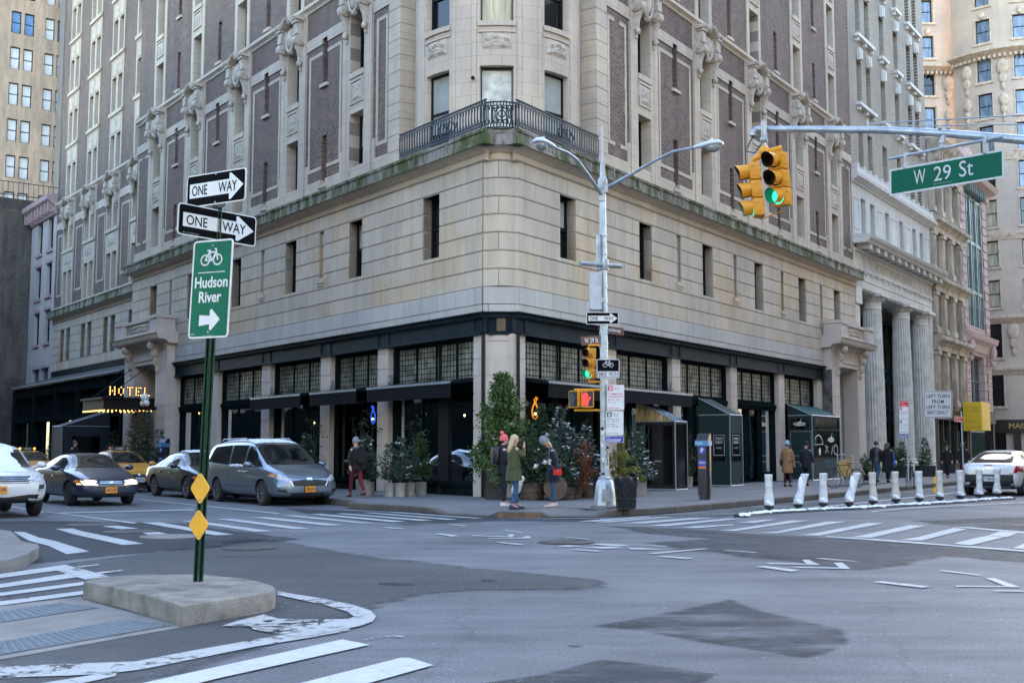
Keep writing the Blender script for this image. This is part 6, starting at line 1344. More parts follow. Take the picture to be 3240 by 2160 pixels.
for i, (x, y, lean, lb) in enumerate(BOLL):
    p = gp(x, y, 0); o = thing('bollard', lb, 'bollard', p, group='white flexible posts along the bike lane'); r = random.Random(i+3)
    mb = MB(); mb.lathe([(.10, 0), (.10, .03), (.05, .06), (.055, .10), (.115, .12), (.115, .18), (.105, .19)], seg=14); mb.box(-.02, .12, -.03, .03, 0, .07); mb.build('rubber_base', rub, o, 30)
    mb = MB(); rings = []; ph = r.uniform(0, 6); prof_ = [(.18, .108), (.22, .120), (.30, .122), (.38, .112), (.46, .098), (.54, .09), (.60, .086), (.61, .092), (.63, .088), (.72, .088), (.79, .09), (.80, .095), (.86, .094), (.90, .098), (.915, .085), (.915, .02)]
    for z, rad in prof_:
        ln = lean*(z-.2)*(1.3 if z > .4 else .8); row = []
        for k in range(14):
            a = k*math.pi/7; q = rad*(1+.10*math.sin(2*a+ph+z*7)*(1 if .22 < z < .56 else .2)-(.18*max(0, math.cos(a-ph)) if .28 < z < .5 else 0)); row.append((q*math.cos(a)+ln, q*math.sin(a), z))
        rings.append(row)
    mb.loft(rings); mb.build('post_sleeve', bw[1 if lean > .1 else 2 if i in (4, 5, 7) else 0], o, 60)
    mb = MB(); mb.ball((lean*.07-.02, -.09, .26), .10, .05, .06, 8, 5); mb.ball((.03, -.11, .21), .07, .05, .035, 8, 4)
    if lean > .1: mb.ball((lean*.45-.03, -.055, .6), .07, .06, .25, 8, 6)
    mb.build('snow_patch', snow, o, 60)
    if i in (5,): mb = MB(); mb.box(-.06, .02, -.125, -.11, .22, .26); mb.build('yellow_patch', syel, o)
a, b = gp(2380, 1632, 0), gp(3190, 1577, 0); d = (b-a); pts = [a+d*t for t in [k/30 for k in range(31)]]
pp = [gp(x, y+3, 0) for x, y, *_ in BOLL]; path = [gp(2340, 1636, 0)]+pp+[gp(3200, 1579, 0)]
o = thing('lane_divider', 'low black rubber strip with snow that carries the white posts', 'road divider', path[0])
mb = MB()
for p, q in zip(path, path[1:]): t = (q-p).normalized(); n = Vector((t.y, -t.x, 0)); mb.loft([[tuple(v-path[0]+n*s+Z*z) for s, z in ((-.16, 0), (-.12, .05), (.12, .05), (.16, 0))] for v in (p, q)])
mb.build('rubber_strip', rub, o, 20)
mb = MB(); r = random.Random(11)
for p, q in zip(path, path[1:]):
    k = max(6, int((q-p).length/.07))
    for j in range(k):
        if r.random() < .8: v = p+(q-p)*(j+r.random())/k-path[0]; mb.ball((v.x+r.uniform(-.07, .07), v.y+r.uniform(-.07, .07), .04), r.uniform(.06, .13), None, r.uniform(.025, .06), 7, 4)
mb.build('snow_ridge', snow, o, 60)
# ================================================================ vehicles
from mathutils.bvhtree import BVHTree
carglass = M('car_glass', (.006, .009, .011), .03, var=.6, sc=1.3, spec=.5); tyre = M('tyre_rubber', (.014, .014, .015), .75, var=.2, sc=20); alloy = M('alloy_rim', (.38, .38, .38), .35, metal=.8, var=.2, sc=6); steelrim = M('steel_rim', (.10, .10, .105), .5, metal=.3, var=.2)
chrome = M('chrome', (.62, .64, .66), .15, metal=1, var=.05); lampgl = M('clear_headlamp', (.42, .44, .46), .12, var=.5, sc=25, spec=.9); amberl = M('amber_lamp', (.5, .14, .02), .25, var=.1); redl = M('red_tail_lamp', (.30, .01, .02), .2, var=.25, sc=20); well = M('wheel_well', (.006, .006, .006), .9, var=0); plas = M('black_car_plastic', (.018, .018, .019), .55, var=.2)
platey = M('plate_amber', (.68, .26, .01), .45, var=.05); platew = M('plate_white', (.5, .52, .54), .45, var=.05); ptxt = M('plate_ink', (.03, .025, .07), .5)
seat_m = M('car_seat', (.02, .02, .02), .9)
lit_head = EM('lit_headlamp', (1, .80, .48), .5)
def cbody(name, col, met=.5, dirt=(.10, .095, .09)):
    m, nt, b = newmat(name); tc = nd(nt, 'TexCoord'); sx = nd(nt, 'SeparateXYZ'); L_(nt, tc.outputs['Object'], sx.inputs[0])
    n = nd(nt, 'TexNoise', Scale=5., Detail=6.); L_(nt, tc.outputs['Object'], n.inputs[0])
    a = nd(nt, 'Math', operation='MULTIPLY_ADD'); a.inputs[1].default_value = .55; L_(nt, n.outputs[0], a.inputs[0]); L_(nt, sx.outputs[2], a.inputs[2])
    f = ramp(nt, a.outputs[0], [(.40, (.45,)*3), (.72, (0, 0, 0))]); L_(nt, mix(nt, f, col, dirt), b.inputs['Base Color'])
    b.inputs['Metallic'].default_value = met; b.inputs['Coat Weight'].default_value = .7; b.inputs['Coat Roughness'].default_value = .06
    r = ramp(nt, a.outputs[0], [(.5, (.55,)*3), (.95, (.30,)*3)]); L_(nt, r, b.inputs['Roughness']); return m
def decal(bvh, outl, ax, off=.006, rings=4, seg=.09):
    pts = []
    for p, q in zip(outl, outl[1:]+outl[:1]):
        n = max(1, int(math.hypot(q[0]-p[0], q[1]-p[1])/seg)); pts += [(p[0]+(q[0]-p[0])*k/n, p[1]+(q[1]-p[1])*k/n) for k in range(n)]
    c = (sum(p[0] for p in outl)/len(outl), sum(p[1] for p in outl)/len(outl)); mb = MB()
    sgn = 1 if ax[1] == '+' else -1
    def hit(a, b):
        if ax[0] == 'x': o, d = Vector((sgn*5, a, b)), Vector((-sgn, 0, 0))
        elif ax[0] == 'y': o, d = Vector((a, sgn*5, b)), Vector((0, -sgn, 0))
        else: o, d = Vector((a, b, 5)), Vector((0, 0, -1))
        h = bvh.ray_cast(o, d)
        if h[0] is None:
            h = bvh.find_nearest(o+d*4)
        return h[0]+h[1]*off if h[1].dot(d) < 0 else h[0]-h[1]*off
    ids = []
    for k in range(rings+1):
        f = 1-k/rings
        if f == 0: ids.append([mb.p(*hit(*c))]); break
        ids.append([mb.p(*hit(c[0]+(p[0]-c[0])*f, c[1]+(p[1]-c[1])*f)) for p in pts])
    n = len(pts)
    for A, B in zip(ids, ids[1:]):
        for k in range(n):
            if len(B) == 1: mb.face((A[k], A[(k+1) % n], B[0]))
            else: mb.face((A[k], A[(k+1) % n], B[(k+1) % n], B[k]))
    return mb
def strip(bvh, line, ax, w=.014, off=.003):
    mbs = MB()
    for p, q in zip(line, line[1:]):
        L = math.hypot(q[0]-p[0], q[1]-p[1]); n = max(1, int(L/.12)); dx, dz = (q[0]-p[0])/L, (q[1]-p[1])/L
        for k in range(n):
            a = (p[0]+(q[0]-p[0])*k/n, p[1]+(q[1]-p[1])*k/n); b = (p[0]+(q[0]-p[0])*(k+1)/n, p[1]+(q[1]-p[1])*(k+1)/n)
            d = decal(bvh, [(a[0]-dz*w/2, a[1]+dx*w/2), (b[0]-dz*w/2, b[1]+dx*w/2), (b[0]+dz*w/2, b[1]-dx*w/2), (a[0]+dz*w/2, a[1]-dx*w/2)], ax, off, 1, 9)
            i0 = len(mbs.v); mbs.v += d.v; mbs.f += [tuple(i+i0 for i in f) for f in d.f]; mbs.m += d.m
    return mbs
def join(*ms):
    o = MB()
    for d in ms: i0 = len(o.v); o.v += d.v; o.f += [tuple(i+i0 for i in f) for f in d.f]; o.m += d.m
    return o
def wheel(o, x, y, r, w, rimm, spokes, seen_=True):
    """wheel (tyre) with a rim child; the outer face looks along sign(y)"""
    s = 1 if y > 0 else -1
    def T(a, b, c): return Vector((x+a, y+s*b, r+c))
    mb = MB(T); pr = [(r*.66, -w/2), (r*.9, -w/2), (r*.99, -w*.36), (r, -w*.2), (r, w*.2), (r*.99, w*.36), (r*.9, w/2), (r*.68, w/2), (r*.66, w*.4)]
    mb.loft([[(q*math.cos(k*math.pi/14), b, q*math.sin(k*math.pi/14)) for k in range(28)] for q, b in pr]); t = mb.build('wheel', tyre, o, 40)
    mb = MB(T); mb.loft([[(q*math.cos(k*math.pi/14), b, q*math.sin(k*math.pi/14)) for k in range(28)] for q, b in ((r*.68, w*.30), (r*.70, w*.47), (r*.64, w*.46), (r*.6, w*.12), (.01, w*.10))])
    mb.mi = 1; mb.loft([[(q*math.cos(k*math.pi/14), b, q*math.sin(k*math.pi/14)) for k in range(28)] for q, b in ((r*.6, w*.125), (.02, w*.125))]); mb.mi = 0
    for k in range(spokes):
        a = 2*math.pi*k/spokes; c, d = math.cos(a), math.sin(a); h = 1.1/spokes
        rings = []
        for q, b, hw in ((r*.08, w*.40, h*.05), (r*.35, w*.40, h*.10), (r*.66, w*.46, h*.16)): rings.append([(q*c-e*d, b-z, q*d+e*c) for e, z in ((-hw, .03), (-hw, 0), (hw, 0), (hw, .03))])
        mb.loft(rings)
    mb.loft([[(q*math.cos(k*math.pi/8), b, q*math.sin(k*math.pi/8)) for k in range(16)] for q, b in ((r*.14, w*.3), (r*.13, w*.42), (.01, w*.43))]); rm = mb.build('rim', [rimm, well], t, 40)
    return t
def car(nm, lb, cat, S, col, loc, rz, group=None):
    o = thing(nm, lb, cat, loc, rz, group); mb = MB()
    rings = []
    for x, zb, ws, zm, wm, zt, wb, zr, wr in S['st']:
        h = [(0, zb), (ws*.8, zb), (ws, zb+.06), (wm, zm), (wm*.995, zm+.10 if zt-zm > .22 else zm+.03), (wb, zt-.02), (wb*.97, zt+.015), (wr+(wb-wr)*.12, zr-(zr-zt)*.10), (wr*.86, zr), (0, zr+.02)]
        rings.append([(x, -y, z) for y, z in h]+[(x, y, z) for y, z in h[-2:0:-1]])
    mb.loft(rings); b = mb.build('body', [col, well], o, 0)
    baked(b, [('SUBSURF', dict(levels=2, render_levels=2))])
    cs = []
    for x in S['ax']:
        for s in (-1, 1):
            R = S['r']*1.17; c = MB(); c.loft([[(x+R*math.cos(k*math.pi/16), s*(S['tr']-.22), S['r']*1.02+R*math.sin(k*math.pi/16)) for k in range(32)], [(x+R*math.cos(k*math.pi/16), s*1.4, S['r']*1.02+R*math.sin(k*math.pi/16)) for k in range(32)]]); cs.append(c.build('c', well, None, 0))
    b.parent = None
    for c in cs: baked(b, [('BOOLEAN', dict(object=c, operation='DIFFERENCE', solver='EXACT', material_mode='TRANSFER'))]); me = c.data; bpy.data.objects.remove(c); bpy.data.meshes.remove(me)
    b.parent = o; b.data.polygons.foreach_set('use_smooth', [True]*len(b.data.polygons)); b.data.set_sharp_from_angle(angle=R_(42))
    bv = BVHTree.FromPolygons([v.co.copy() for v in b.data.vertices], [tuple(p.vertices) for p in b.data.polygons])
    def dc(name, outl, ax, mat, off=.006, mirror=False, par_=None, **k):
        r = decal(bv, outl, ax, off, **k).build(name, mat, par_ or o, 50); 
        if mirror: decal(bv, [(-a, z) for a, z in outl][::-1], ax, off, **k).build(name, mat, par_ or o, 50)
        return r
    for w in S['side']:
        for s in '-+':
            if S.get('trim'): dc('window_trim', [(a+(a-sum(q[0] for q in w)/len(w))*.03, z+(z-sum(q[1] for q in w)/len(w))*.07) for a, z in w], 'y'+s, S['trim'], .004)
            dc('side_window', w, 'y'+s, carglass, .008)
    dc('windscreen', S['front'], 'x+', carglass, .008, rings=6); dc('rear_window', S['rear'], 'x-', carglass, .008, rings=6)
    sm = join(*[strip(bv, l, 'y'+s) for l in S['seams'] for s in '-+'], *[strip(bv, l, 'x+', .012) for l in S.get('fseams', ())]); sm.build('door_seam', plas, o, 0)
    for nm_, outl, ax, mat, mir, off in S['decals']: dc(nm_, outl, ax, mat, off, mir)
    for hx, hz in S['handles']:
        for s in (-1, 1):
            h = bv.ray_cast(Vector((hx, s*5, hz)), Vector((0, -s, 0)))[0]; m = MB(); m.tube([(hx-.10, h.y, hz), (hx-.08, h.y+s*.03, hz), (hx+.08, h.y+s*.03, hz), (hx+.10, h.y, hz)], .014, 6); m.build('door_handle', S.get('hm', col), o, 60)
    mx, mz = S['mirror']
    for s in (-1, 1):
        m = MB(); y = s*(S['st'][5][6]+.05); m.tube([(mx, y-s*.12, mz-.06), (mx, y+s*.05, mz-.02)], .03, 6); m.loft([[(mx+.05+dx, y+s*(.10+.115*math.cos(k*math.pi/6)), mz+.075*math.sin(k*math.pi/6)) for k in range(12)] if q == 0 else [(mx+.05+dx, y+s*(.10+.115*q*math.cos(k*math.pi/6)), mz+.075*q*math.sin(k*math.pi/6)) for k in range(12)] for dx, q in ((-.09, .95), (-.04, 1.05), (.05, .8), (.09, .3))]); m.build('mirror', S.get('mm', col), o, 60)
    for x in S['ax']:
        for s in (-1, 1): wheel(o, x, s*(S['tr']), S['r'], .21, S['rim'], S['sp'])
    if S.get('plate'):
        px, pz, ptx, pm, ax = S['plate']; sg_ = 1 if ax == 'x+' else -1; h = bv.ray_cast(Vector((5*sg_, px, pz)), Vector((-sg_, 0, 0)))[0]
        T = lambda a, b_, c: Vector((h.x+sg_*(.03-b_), px+sg_*a, pz+c)); m = MB(T); m.box(-.155, .155, -.004, .03, -.08, .08); pl = m.build('number_plate', pm, o, 0); m = MB(T); lab(m, ptx, -.13, .13, -.045, .04, -.006, .02); m.build('lettering', ptxt, pl, 0)
    if S.get('snow'):
        x0, x1, w, seed = S['snow']; r = random.Random(seed); m = MB(); nx, ny = 26, 16; ids = []
        for i in range(nx+1):
            row = []
            for j in range(ny+1):
                x = x0+(x1-x0)*i/nx; y = -w+2*w*j/ny; e = min(i, nx-i)/nx*6; f = min(j, ny-j)/ny*6; t = min(1, e, f)
                hgt = bv.ray_cast(Vector((x+r.uniform(-.02, .02), y, 5)), Vector((0, 0, -1)))[0]; row.append(m.p(x, y, (hgt.z if hgt else 1.2)-.006+.05*min(1, t)*(.55+.45*r.random())))
            ids.append(row)
        for i in range(nx):
            for j in range(ny): m.face((ids[i][j], ids[i+1][j], ids[i+1][j+1], ids[i][j+1]))
        m.build('roof_snow', snow, o, 60)
    return o, bv
RZ_L = AL
def sedan_st(L0, L1, W, H, k=1.):
    w = W/2
    return [(L0, .42, w*.62, .60, w*.72, .84, w*.68, .92, w*.5), (L0+.07, .30, w*.90, .60, w*.965, .92, w*.90, 1.0, w*.70), (L0+.65, .21, w*.95, .58, w, .95, w*.95, 1.04, w*.74), (L0+1.05, .20, w*.955, .57, w, .945, w*.96, 1.19, w*.66), (L0+1.65, .20, w*.955, .56, w, .93, w*.965, H-.045, w*.62), (-.05, .20, w*.955, .56, w, .92, w*.965, H, w*.64), (.35, .20, w*.955, .56, w, .91, w*.965, H-.05, w*.63), (.72, .20, w*.955, .56, w, .905, w*.965, H-.24, w*.68), (1.12, .20, w*.955, .56, w, .895, w*.95, .985, w*.76), (1.6, .21, w*.95, .55, w*.985, .83, w*.91, .915, w*.72), (L1-.25, .22, w*.90, .50, w*.94, .72, w*.84, .775, w*.62), (L1-.05, .26, w*.76, .46, w*.80, .64, w*.70, .67, w*.5), (L1, .34, w*.6, .46, w*.64, .58, w*.56, .6, w*.4)]
def sedan(W, H, L0, L1, d=0):
    w = W/2
    return dict(st=sedan_st(L0, L1, W, H), ax=(1.335+d, -1.335-d), r=.315, tr=w-.13, rim=steelrim, sp=7,
      side=[[(-.02, .955), (-.02, H-.12), (.26, H-.13), (.70, H-.30), (.93, .975)], [(-.98, .985), (-.75, H-.17), (-.10, H-.12), (-.10, .96)], [(-1.34, 1.03), (-1.02, H-.22), (-.84, H-.17), (-1.06, .99)]],
      front=[(-w*.82, 1.02), (w*.82, 1.02), (w*.66, H-.06), (-w*.66, H-.06)], rear=[(-w*.66, 1.08), (w*.66, 1.08), (w*.58, H-.08), (-w*.58, H-.08)],
      seams=[[(.92, .88), (.90, .36), (.78, .27)], [(-.06, .9), (-.06, .27)], [(-1.05, .92), (-.98, .55), (-.80, .27)], [(1.0, .55), (-.98, .55)], [(1.0, .24), (-.95, .24)]], fseams=[[(-w*.80, .72), (w*.80, .72)]],
      handles=[(.10, .78), (-.82, .80)], mirror=(.68, 1.0), decals=[])
def lamp_sedan(w, lit):
    return [('headlamp', [(w*.40, .56), (w*.90, .58), (w*.90, .68), (w*.70, .70), (w*.42, .67)], 'x+', lit, True, .012), ('turn_lamp', [(w*.78, .575), (w*.93, .59), (w*.93, .675), (w*.82, .69)], 'x+', amberl, True, .016)]
# blue-grey moving sedan
S = sedan(1.78, 1.41, -2.46, 2.32); w = .89
S['decals'] = lamp_sedan(w, lit_head)+[('grille', [(-w*.34, .58), (w*.34, .58), (w*.36, .67), (-w*.36, .67)], 'x+', plas, False, .012), ('bumper_slot', [(-w*.66, .30), (w*.66, .30), (w*.66, .36), (-w*.66, .36)], 'x+', plas, False, .012), ('bumper_trim', [(-w*.95, .505), (w*.95, .505), (w*.95, .53), (-w*.95, .53)], 'x+', plas, False, .006)]+[('grille_bar', [(-w*.33, z), (w*.33, z), (w*.33, z+.012), (-w*.33, z+.012)], 'x+', chrome, False, .016) for z in (.605, .64)]+[('badge', [(-.05, .60), (.05, .60), (.05, .65), (-.05, .65)], 'x+', chrome, False, .022)]
S['plate'] = (-.0, .43, 'HHS-1238', platey, 'x+')
car('parked_car', 'dark blue saloon car driving with its headlamps lit', 'car', S, cbody('dusty_dark_blue_paint', (.016, .026, .055), .3), (-12.1, 32.47, 0), RZ_L)[0].name = 'saloon_car'
# black parked sedan
S = sedan(1.84, 1.46, -2.48, 2.38, .05); w = .92; S['rim'] = alloy; S['sp'] = 10; S['trim'] = chrome; S['r'] = .33
S['decals'] = lamp_sedan(w, lampgl)+[('grille', [(-w*.36, .54), (w*.36, .54), (w*.38, .67), (-w*.38, .67)], 'x+', plas, False, .012), ('grille_bar', [(-w*.38, .645), (w*.38, .645), (w*.38, .67), (-w*.38, .67)], 'x+', chrome, False, .018), ('bumper_slot', [(-w*.5, .28), (w*.5, .28), (w*.5, .38), (-w*.5, .38)], 'x+', plas, False, .012)]
S['snow'] = (-1.1, .3, .42, 4)
car('saloon_car', 'black parked saloon with alloy wheels behind the silver minivan', 'car', S, cbody('black_paint', (.008, .010, .014), .2), tuple(FL(9.75, 4.95, 0)), RZ_L)
# taxis
taxi = cbody('taxi_yellow_paint', (.66, .29, .012), .0); 
for lb, p, num_, lit in (('yellow taxi with an unlit roof sign parked behind the black saloon', FL(16.7, 5.2, 0), '6A87', False), ('yellow taxi with amber lamps lit beside its roof sign, farthest down the street', FL(28, 5.6, 0), '4E43', True)):
    S = sedan(1.82, 1.47, -2.44, 2.36); w = .91; S['decals'] = lamp_sedan(w, lampgl)+[('grille', [(-w*.5, .50), (w*.5, .50), (w*.42, .64), (-w*.42, .64)], 'x+', plas, False, .012), ('badge', [(-.06, .60), (.06, .60), (.06, .66), (-.06, .66)], 'x+', chrome, False, .02), ('bumper_slot', [(-w*.6, .26), (w*.6, .26), (w*.6, .40), (-w*.6, .40)], 'x+', plas, False, .012)]
    S['plate'] = (0, .45, 'T67-6', platew, 'x+')
    if not lit: S['snow'] = (-1.0, -.4, .35, 9)
    t, _ = car('taxi', lb, 'taxi', S, taxi, tuple(p), RZ_L, 'yellow taxis on the side street')
    mb = MB(); mb.box(-.10, .08, -.24, .24, 1.47, 1.62); sg = mb.build('roof_sign', plas, t, 0)
    T = lambda a, b, c: Vector((.083-b, a, c)); mb = MB(T); lab(mb, num_, -.15, .15, 1.50, 1.59, -.002, .02); mb.build('lettering', sdull, sg, 0)
    for s in (-1, 1): mb = MB(); mb.ball((0, s*.31, 1.55), .055); mb.build('roof_lamp', EM('lit_amber_lamp', (1, .45, .05), .3) if lit else amberl, t)
# silver minivan
w = .985
VS = dict(st=[(-2.60, .42, .70, .72, .80, 1.05, .78, 1.40, .62), (-2.52, .30, .90, .70, .955, 1.09, .93, 1.62, .74), (-2.1, .24, .94, .70, .985, 1.09, .965, 1.72, .775), (-1.1, .22, .95, .68, .985, 1.06, .97, 1.765, .795), (-.2, .22, .95, .66, .985, 1.03, .97, 1.765, .80), (.38, .22, .95, .66, .985, 1.01, .97, 1.735, .785), (.80, .22, .95, .66, .985, 1.0, .965, 1.52, .78), (1.25, .22, .95, .65, .985, .99, .955, 1.26, .80), (1.62, .22, .95, .64, .98, .97, .93, 1.07, .82), (2.02, .22, .94, .60, .965, .90, .88, .99, .72), (2.32, .22, .88, .54, .91, .76, .80, .86, .60), (2.45, .26, .76, .50, .78, .66, .68, .72, .5), (2.50, .34, .6, .48, .62, .6, .56, .64, .4)],
  ax=(1.515, -1.515), r=.335, tr=.865, rim=alloy, sp=10,
  side=[[(.42, 1.04), (.42, 1.60), (.62, 1.57), (.98, 1.33), (1.12, 1.03)], [(-.62, 1.07), (-.62, 1.62), (.30, 1.62), (.30, 1.045)], [(-2.30, 1.14), (-1.95, 1.58), (-.74, 1.62), (-.74, 1.08)], [(1.16, 1.03), (1.04, 1.27), (1.40, 1.06)]],
  front=[(-.80, 1.10), (.80, 1.10), (.69, 1.64), (-.69, 1.64)], rear=[(-.68, 1.15), (.68, 1.15), (.62, 1.6), (-.62, 1.6)],
  seams=[[(1.20, .98), (1.16, .45), (1.0, .28)], [(.36, 1.0), (.36, .28)], [(-.68, 1.03), (-.70, .62), (-.90, .30)], [(-.72, 1.02), (-2.2, 1.07)], [(1.1, .50), (-1.0, .50)]], fseams=[[(-.86, .80), (-.3, .745), (.3, .745), (.86, .80)]],
  handles=[(.52, .90), (.20, .91)], hm=chrome, mirror=(1.0, 1.10), trim=None,
  decals=[('headlamp', [(.50, .63), (.84, .70), (.93, .80), (.88, .85), (.74, .83), (.54, .72)], 'x+', lampgl, True, .012), ('turn_lamp', [(.84, .76), (.93, .82), (.89, .86), (.80, .83)], 'x+', amberl, True, .016), ('grille', [(-.46, .54), (.46, .54), (.53, .66), (.20, .70), (-.20, .70), (-.53, .66)], 'x+', plas, False, .012), ('grille_surround', [(.46, .54), (.52, .54), (.58, .68), (.53, .67)], 'x+', chrome, True, .014), ('badge', [(-.08, .69), (.08, .69), (.08, .75), (-.08, .75)], 'x+', chrome, False, .012), ('bumper_slot', [(-.62, .26), (.62, .26), (.56, .36), (-.56, .36)], 'x+', plas, False, .012), ('fog_lamp_recess', [(.64, .36), (.86, .40), (.84, .46), (.68, .46)], 'x+', plas, True, .012), ('tail_lamp', [(.76, .90), (.90, .90), (.88, 1.2), (.78, 1.2)], 'x-', redl, True, .012), ('tail_lamp', [(-2.52, .98), (-2.36, 1.0), (-2.40, 1.10), (-2.52, 1.14)], 'y-', redl, False, .01)]+[('grille_bar', [(-.46, z), (.46, z), (.46, z+.012), (-.46, z+.012)], 'x+', M('grille_slat', (.05, .05, .055), .3), False, .018) for z in (.565, .60, .635)],
  plate=(0, .45, 'GPB-6743', platey, 'x+'), snow=(-2.0, .45, .70, 6))
vp = (Vector((-6.65, 31.01, 0))+Vector((-8.58, 33.45, 0)))/2-N1*.865
van, bv = car('minivan', 'silver minivan with snow on its roof parked by the kerb', 'minivan', VS, cbody('silver_paint', (.20, .24, .285), .75), tuple(vp), RZ_L)
mb = MB()
for s in (-1, 1): mb.tube([(-1.9, s*.66, 1.74), (-1.75, s*.66, 1.80), (-.2, s*.66, 1.82), (-.05, s*.66, 1.77)], .02, 6)
mb.build('roof_rail', galv, van)
mb = MB(); r = random.Random(3); [mb.ball((r.uniform(-.75, .3), -.972, 1.045+r.uniform(0, .02)), r.uniform(.03, .07), .03, r.uniform(.02, .05), 6, 4) for _ in range(16)]; mb.build('window_snow', snow, van, 60)
mb = MB(); mb.box(2.475, 2.52, -.17, .17, .36, .54); mb.build('plate_holder', plas, van, 0)
# white suv at the left edge
w = .95
SS = dict(st=[(-2.15, .45, .66, .8, .78, 1.05, .74, 1.3, .6), (-2.08, .32, .88, .78, .93, 1.1, .90, 1.5, .66), (-1.4, .28, .92, .72, .955, 1.07, .94, 1.58, .70), (-.4, .27, .92, .7, .95, 1.04, .94, 1.62, .73), (.2, .27, .92, .7, .95, 1.03, .94, 1.61, .735), (.55, .27, .92, .7, .95, 1.03, .94, 1.46, .74), (1.0, .28, .92, .7, .95, 1.03, .93, 1.12, .78), (1.5, .30, .92, .70, .94, .99, .90, 1.06, .76), (1.95, .32, .89, .66, .92, .92, .86, 1.0, .70), (2.12, .36, .82, .62, .86, .84, .78, .90, .62), (2.18, .42, .72, .6, .76, .76, .70, .80, .5)],
  ax=(1.33, -1.33), r=.36, tr=.82, rim=alloy, sp=7, side=[[(-.05, 1.08), (-.05, 1.46), (.35, 1.45), (.85, 1.1)], [(-1.7, 1.14), (-1.6, 1.4), (-.13, 1.46), (-.13, 1.08)]], front=[(-.76, 1.10), (.76, 1.10), (.66, 1.50), (-.66, 1.50)], rear=[(-.66, 1.15), (.66, 1.15), (.58, 1.48), (-.58, 1.48)],
  seams=[[(.95, 1.0), (.92, .4)], [(-.09, 1.0), (-.09, .3)]], fseams=[[(-.8, .83), (.8, .83)]], handles=[(.1, .95), (-.9, .97)], mirror=(.82, 1.15), mm=cbody('suv_white_mirror', (.55, .56, .58), 0),
  decals=[('grille', [(-.48, .80), (.48, .80), (.52, .92), (-.52, .92)], 'x+', plas, False, .012), ('headlamp', [(.54, .80), (.74, .80), (.87, .88), (.87, .935), (.56, .93)], 'x+', lampgl, True, .012), ('lower_cladding', [(-.88, .34), (.88, .34), (.93, .52), (.5, .52), (.42, .47), (-.42, .47), (-.5, .52), (-.93, .52)], 'x+', plas, False, .012), ('fog_lamp_recess', [(.68, .58), (.80, .60), (.82, .74), (.70, .73)], 'x+', plas, True, .012), ('fog_lamp', [(.70, .585), (.82, .60), (.82, .64), (.70, .63)], 'x+', lampgl, True, .02), ('front_trim_line', [(-.5, .765), (.5, .765), (.5, .775), (-.5, .775)], 'x+', plas, False, .01)]+[('grille_bar', [(-.47, z), (.47, z), (.47, z+.014), (-.47, z+.014)], 'x+', galv, False, .02) for z in (.825, .86, .893)],
  plate=(-.12, .63, 'AJU-7285', platey, 'x+'), snow=(-1.6, 1.9, .60, 8))
suv, bv = car('suv', 'white suv with a snow covered bonnet at the left edge of the street', 'suv', SS, cbody('white_paint', (.56, .57, .58), 0, (.33, .33, .33)), (-12.35, 26.73, 0), RZ_L)
# white saloon seen from behind
S = sedan(1.9, 1.49, -2.48, 2.50, .19); w = .95
S['st'] = [(x, zb, ws, zm, wm, (zt+.07 if x < -1 else zt+.03), wb, (zr+.06 if x < -1.3 else zr), wr) for x, zb, ws, zm, wm, zt, wb, zr, wr in S['st']]
S['rim'] = chrome; S['sp'] = 10; S['r'] = .355; S['trim'] = chrome
S['decals'] = [('tail_lamp', [(.74, .74), (.93, .76), (.90, 1.0), (.80, 1.0)], 'x-', redl, True, .012), ('bumper_guard', [(-.74, .34), (.74, .34), (.74, .70), (-.74, .70)], 'x-', plas, False, .02), ('badge', [(-.2, .90), (0, .885), (.2, .90), (0, .92)], 'x-', chrome, False, .012), ('brake_lamp', [(-.12, .985), (.12, .985), (.12, 1.005), (-.12, 1.005)], 'x-', redl, False, .014), ('reflector', [(.62, .72), (.73, .72), (.73, .735), (.62, .735)], 'x-', redl, True, .014), ('exhaust', [(.60, .24), (.74, .24), (.74, .31), (.60, .31)], 'x-', plas, True, .012)]
S['plate'] = (0, .56, 'T5 4874', platew, 'x-')
wpaint = cbody('pearl_white_paint', (.60, .62, .64), .1, (.35, .35, .35))
car('saloon_car', 'white saloon driving away with red tail lamps and a black bumper guard', 'car', S, wpaint, (16.89, 39.29, 0), AR)
S = sedan(1.85, 1.5, -2.4, 2.3); car('saloon_car', 'white car mostly hidden beyond the white saloon at the right edge', 'car', S, wpaint, (23.6, 50.5, 0), AR)
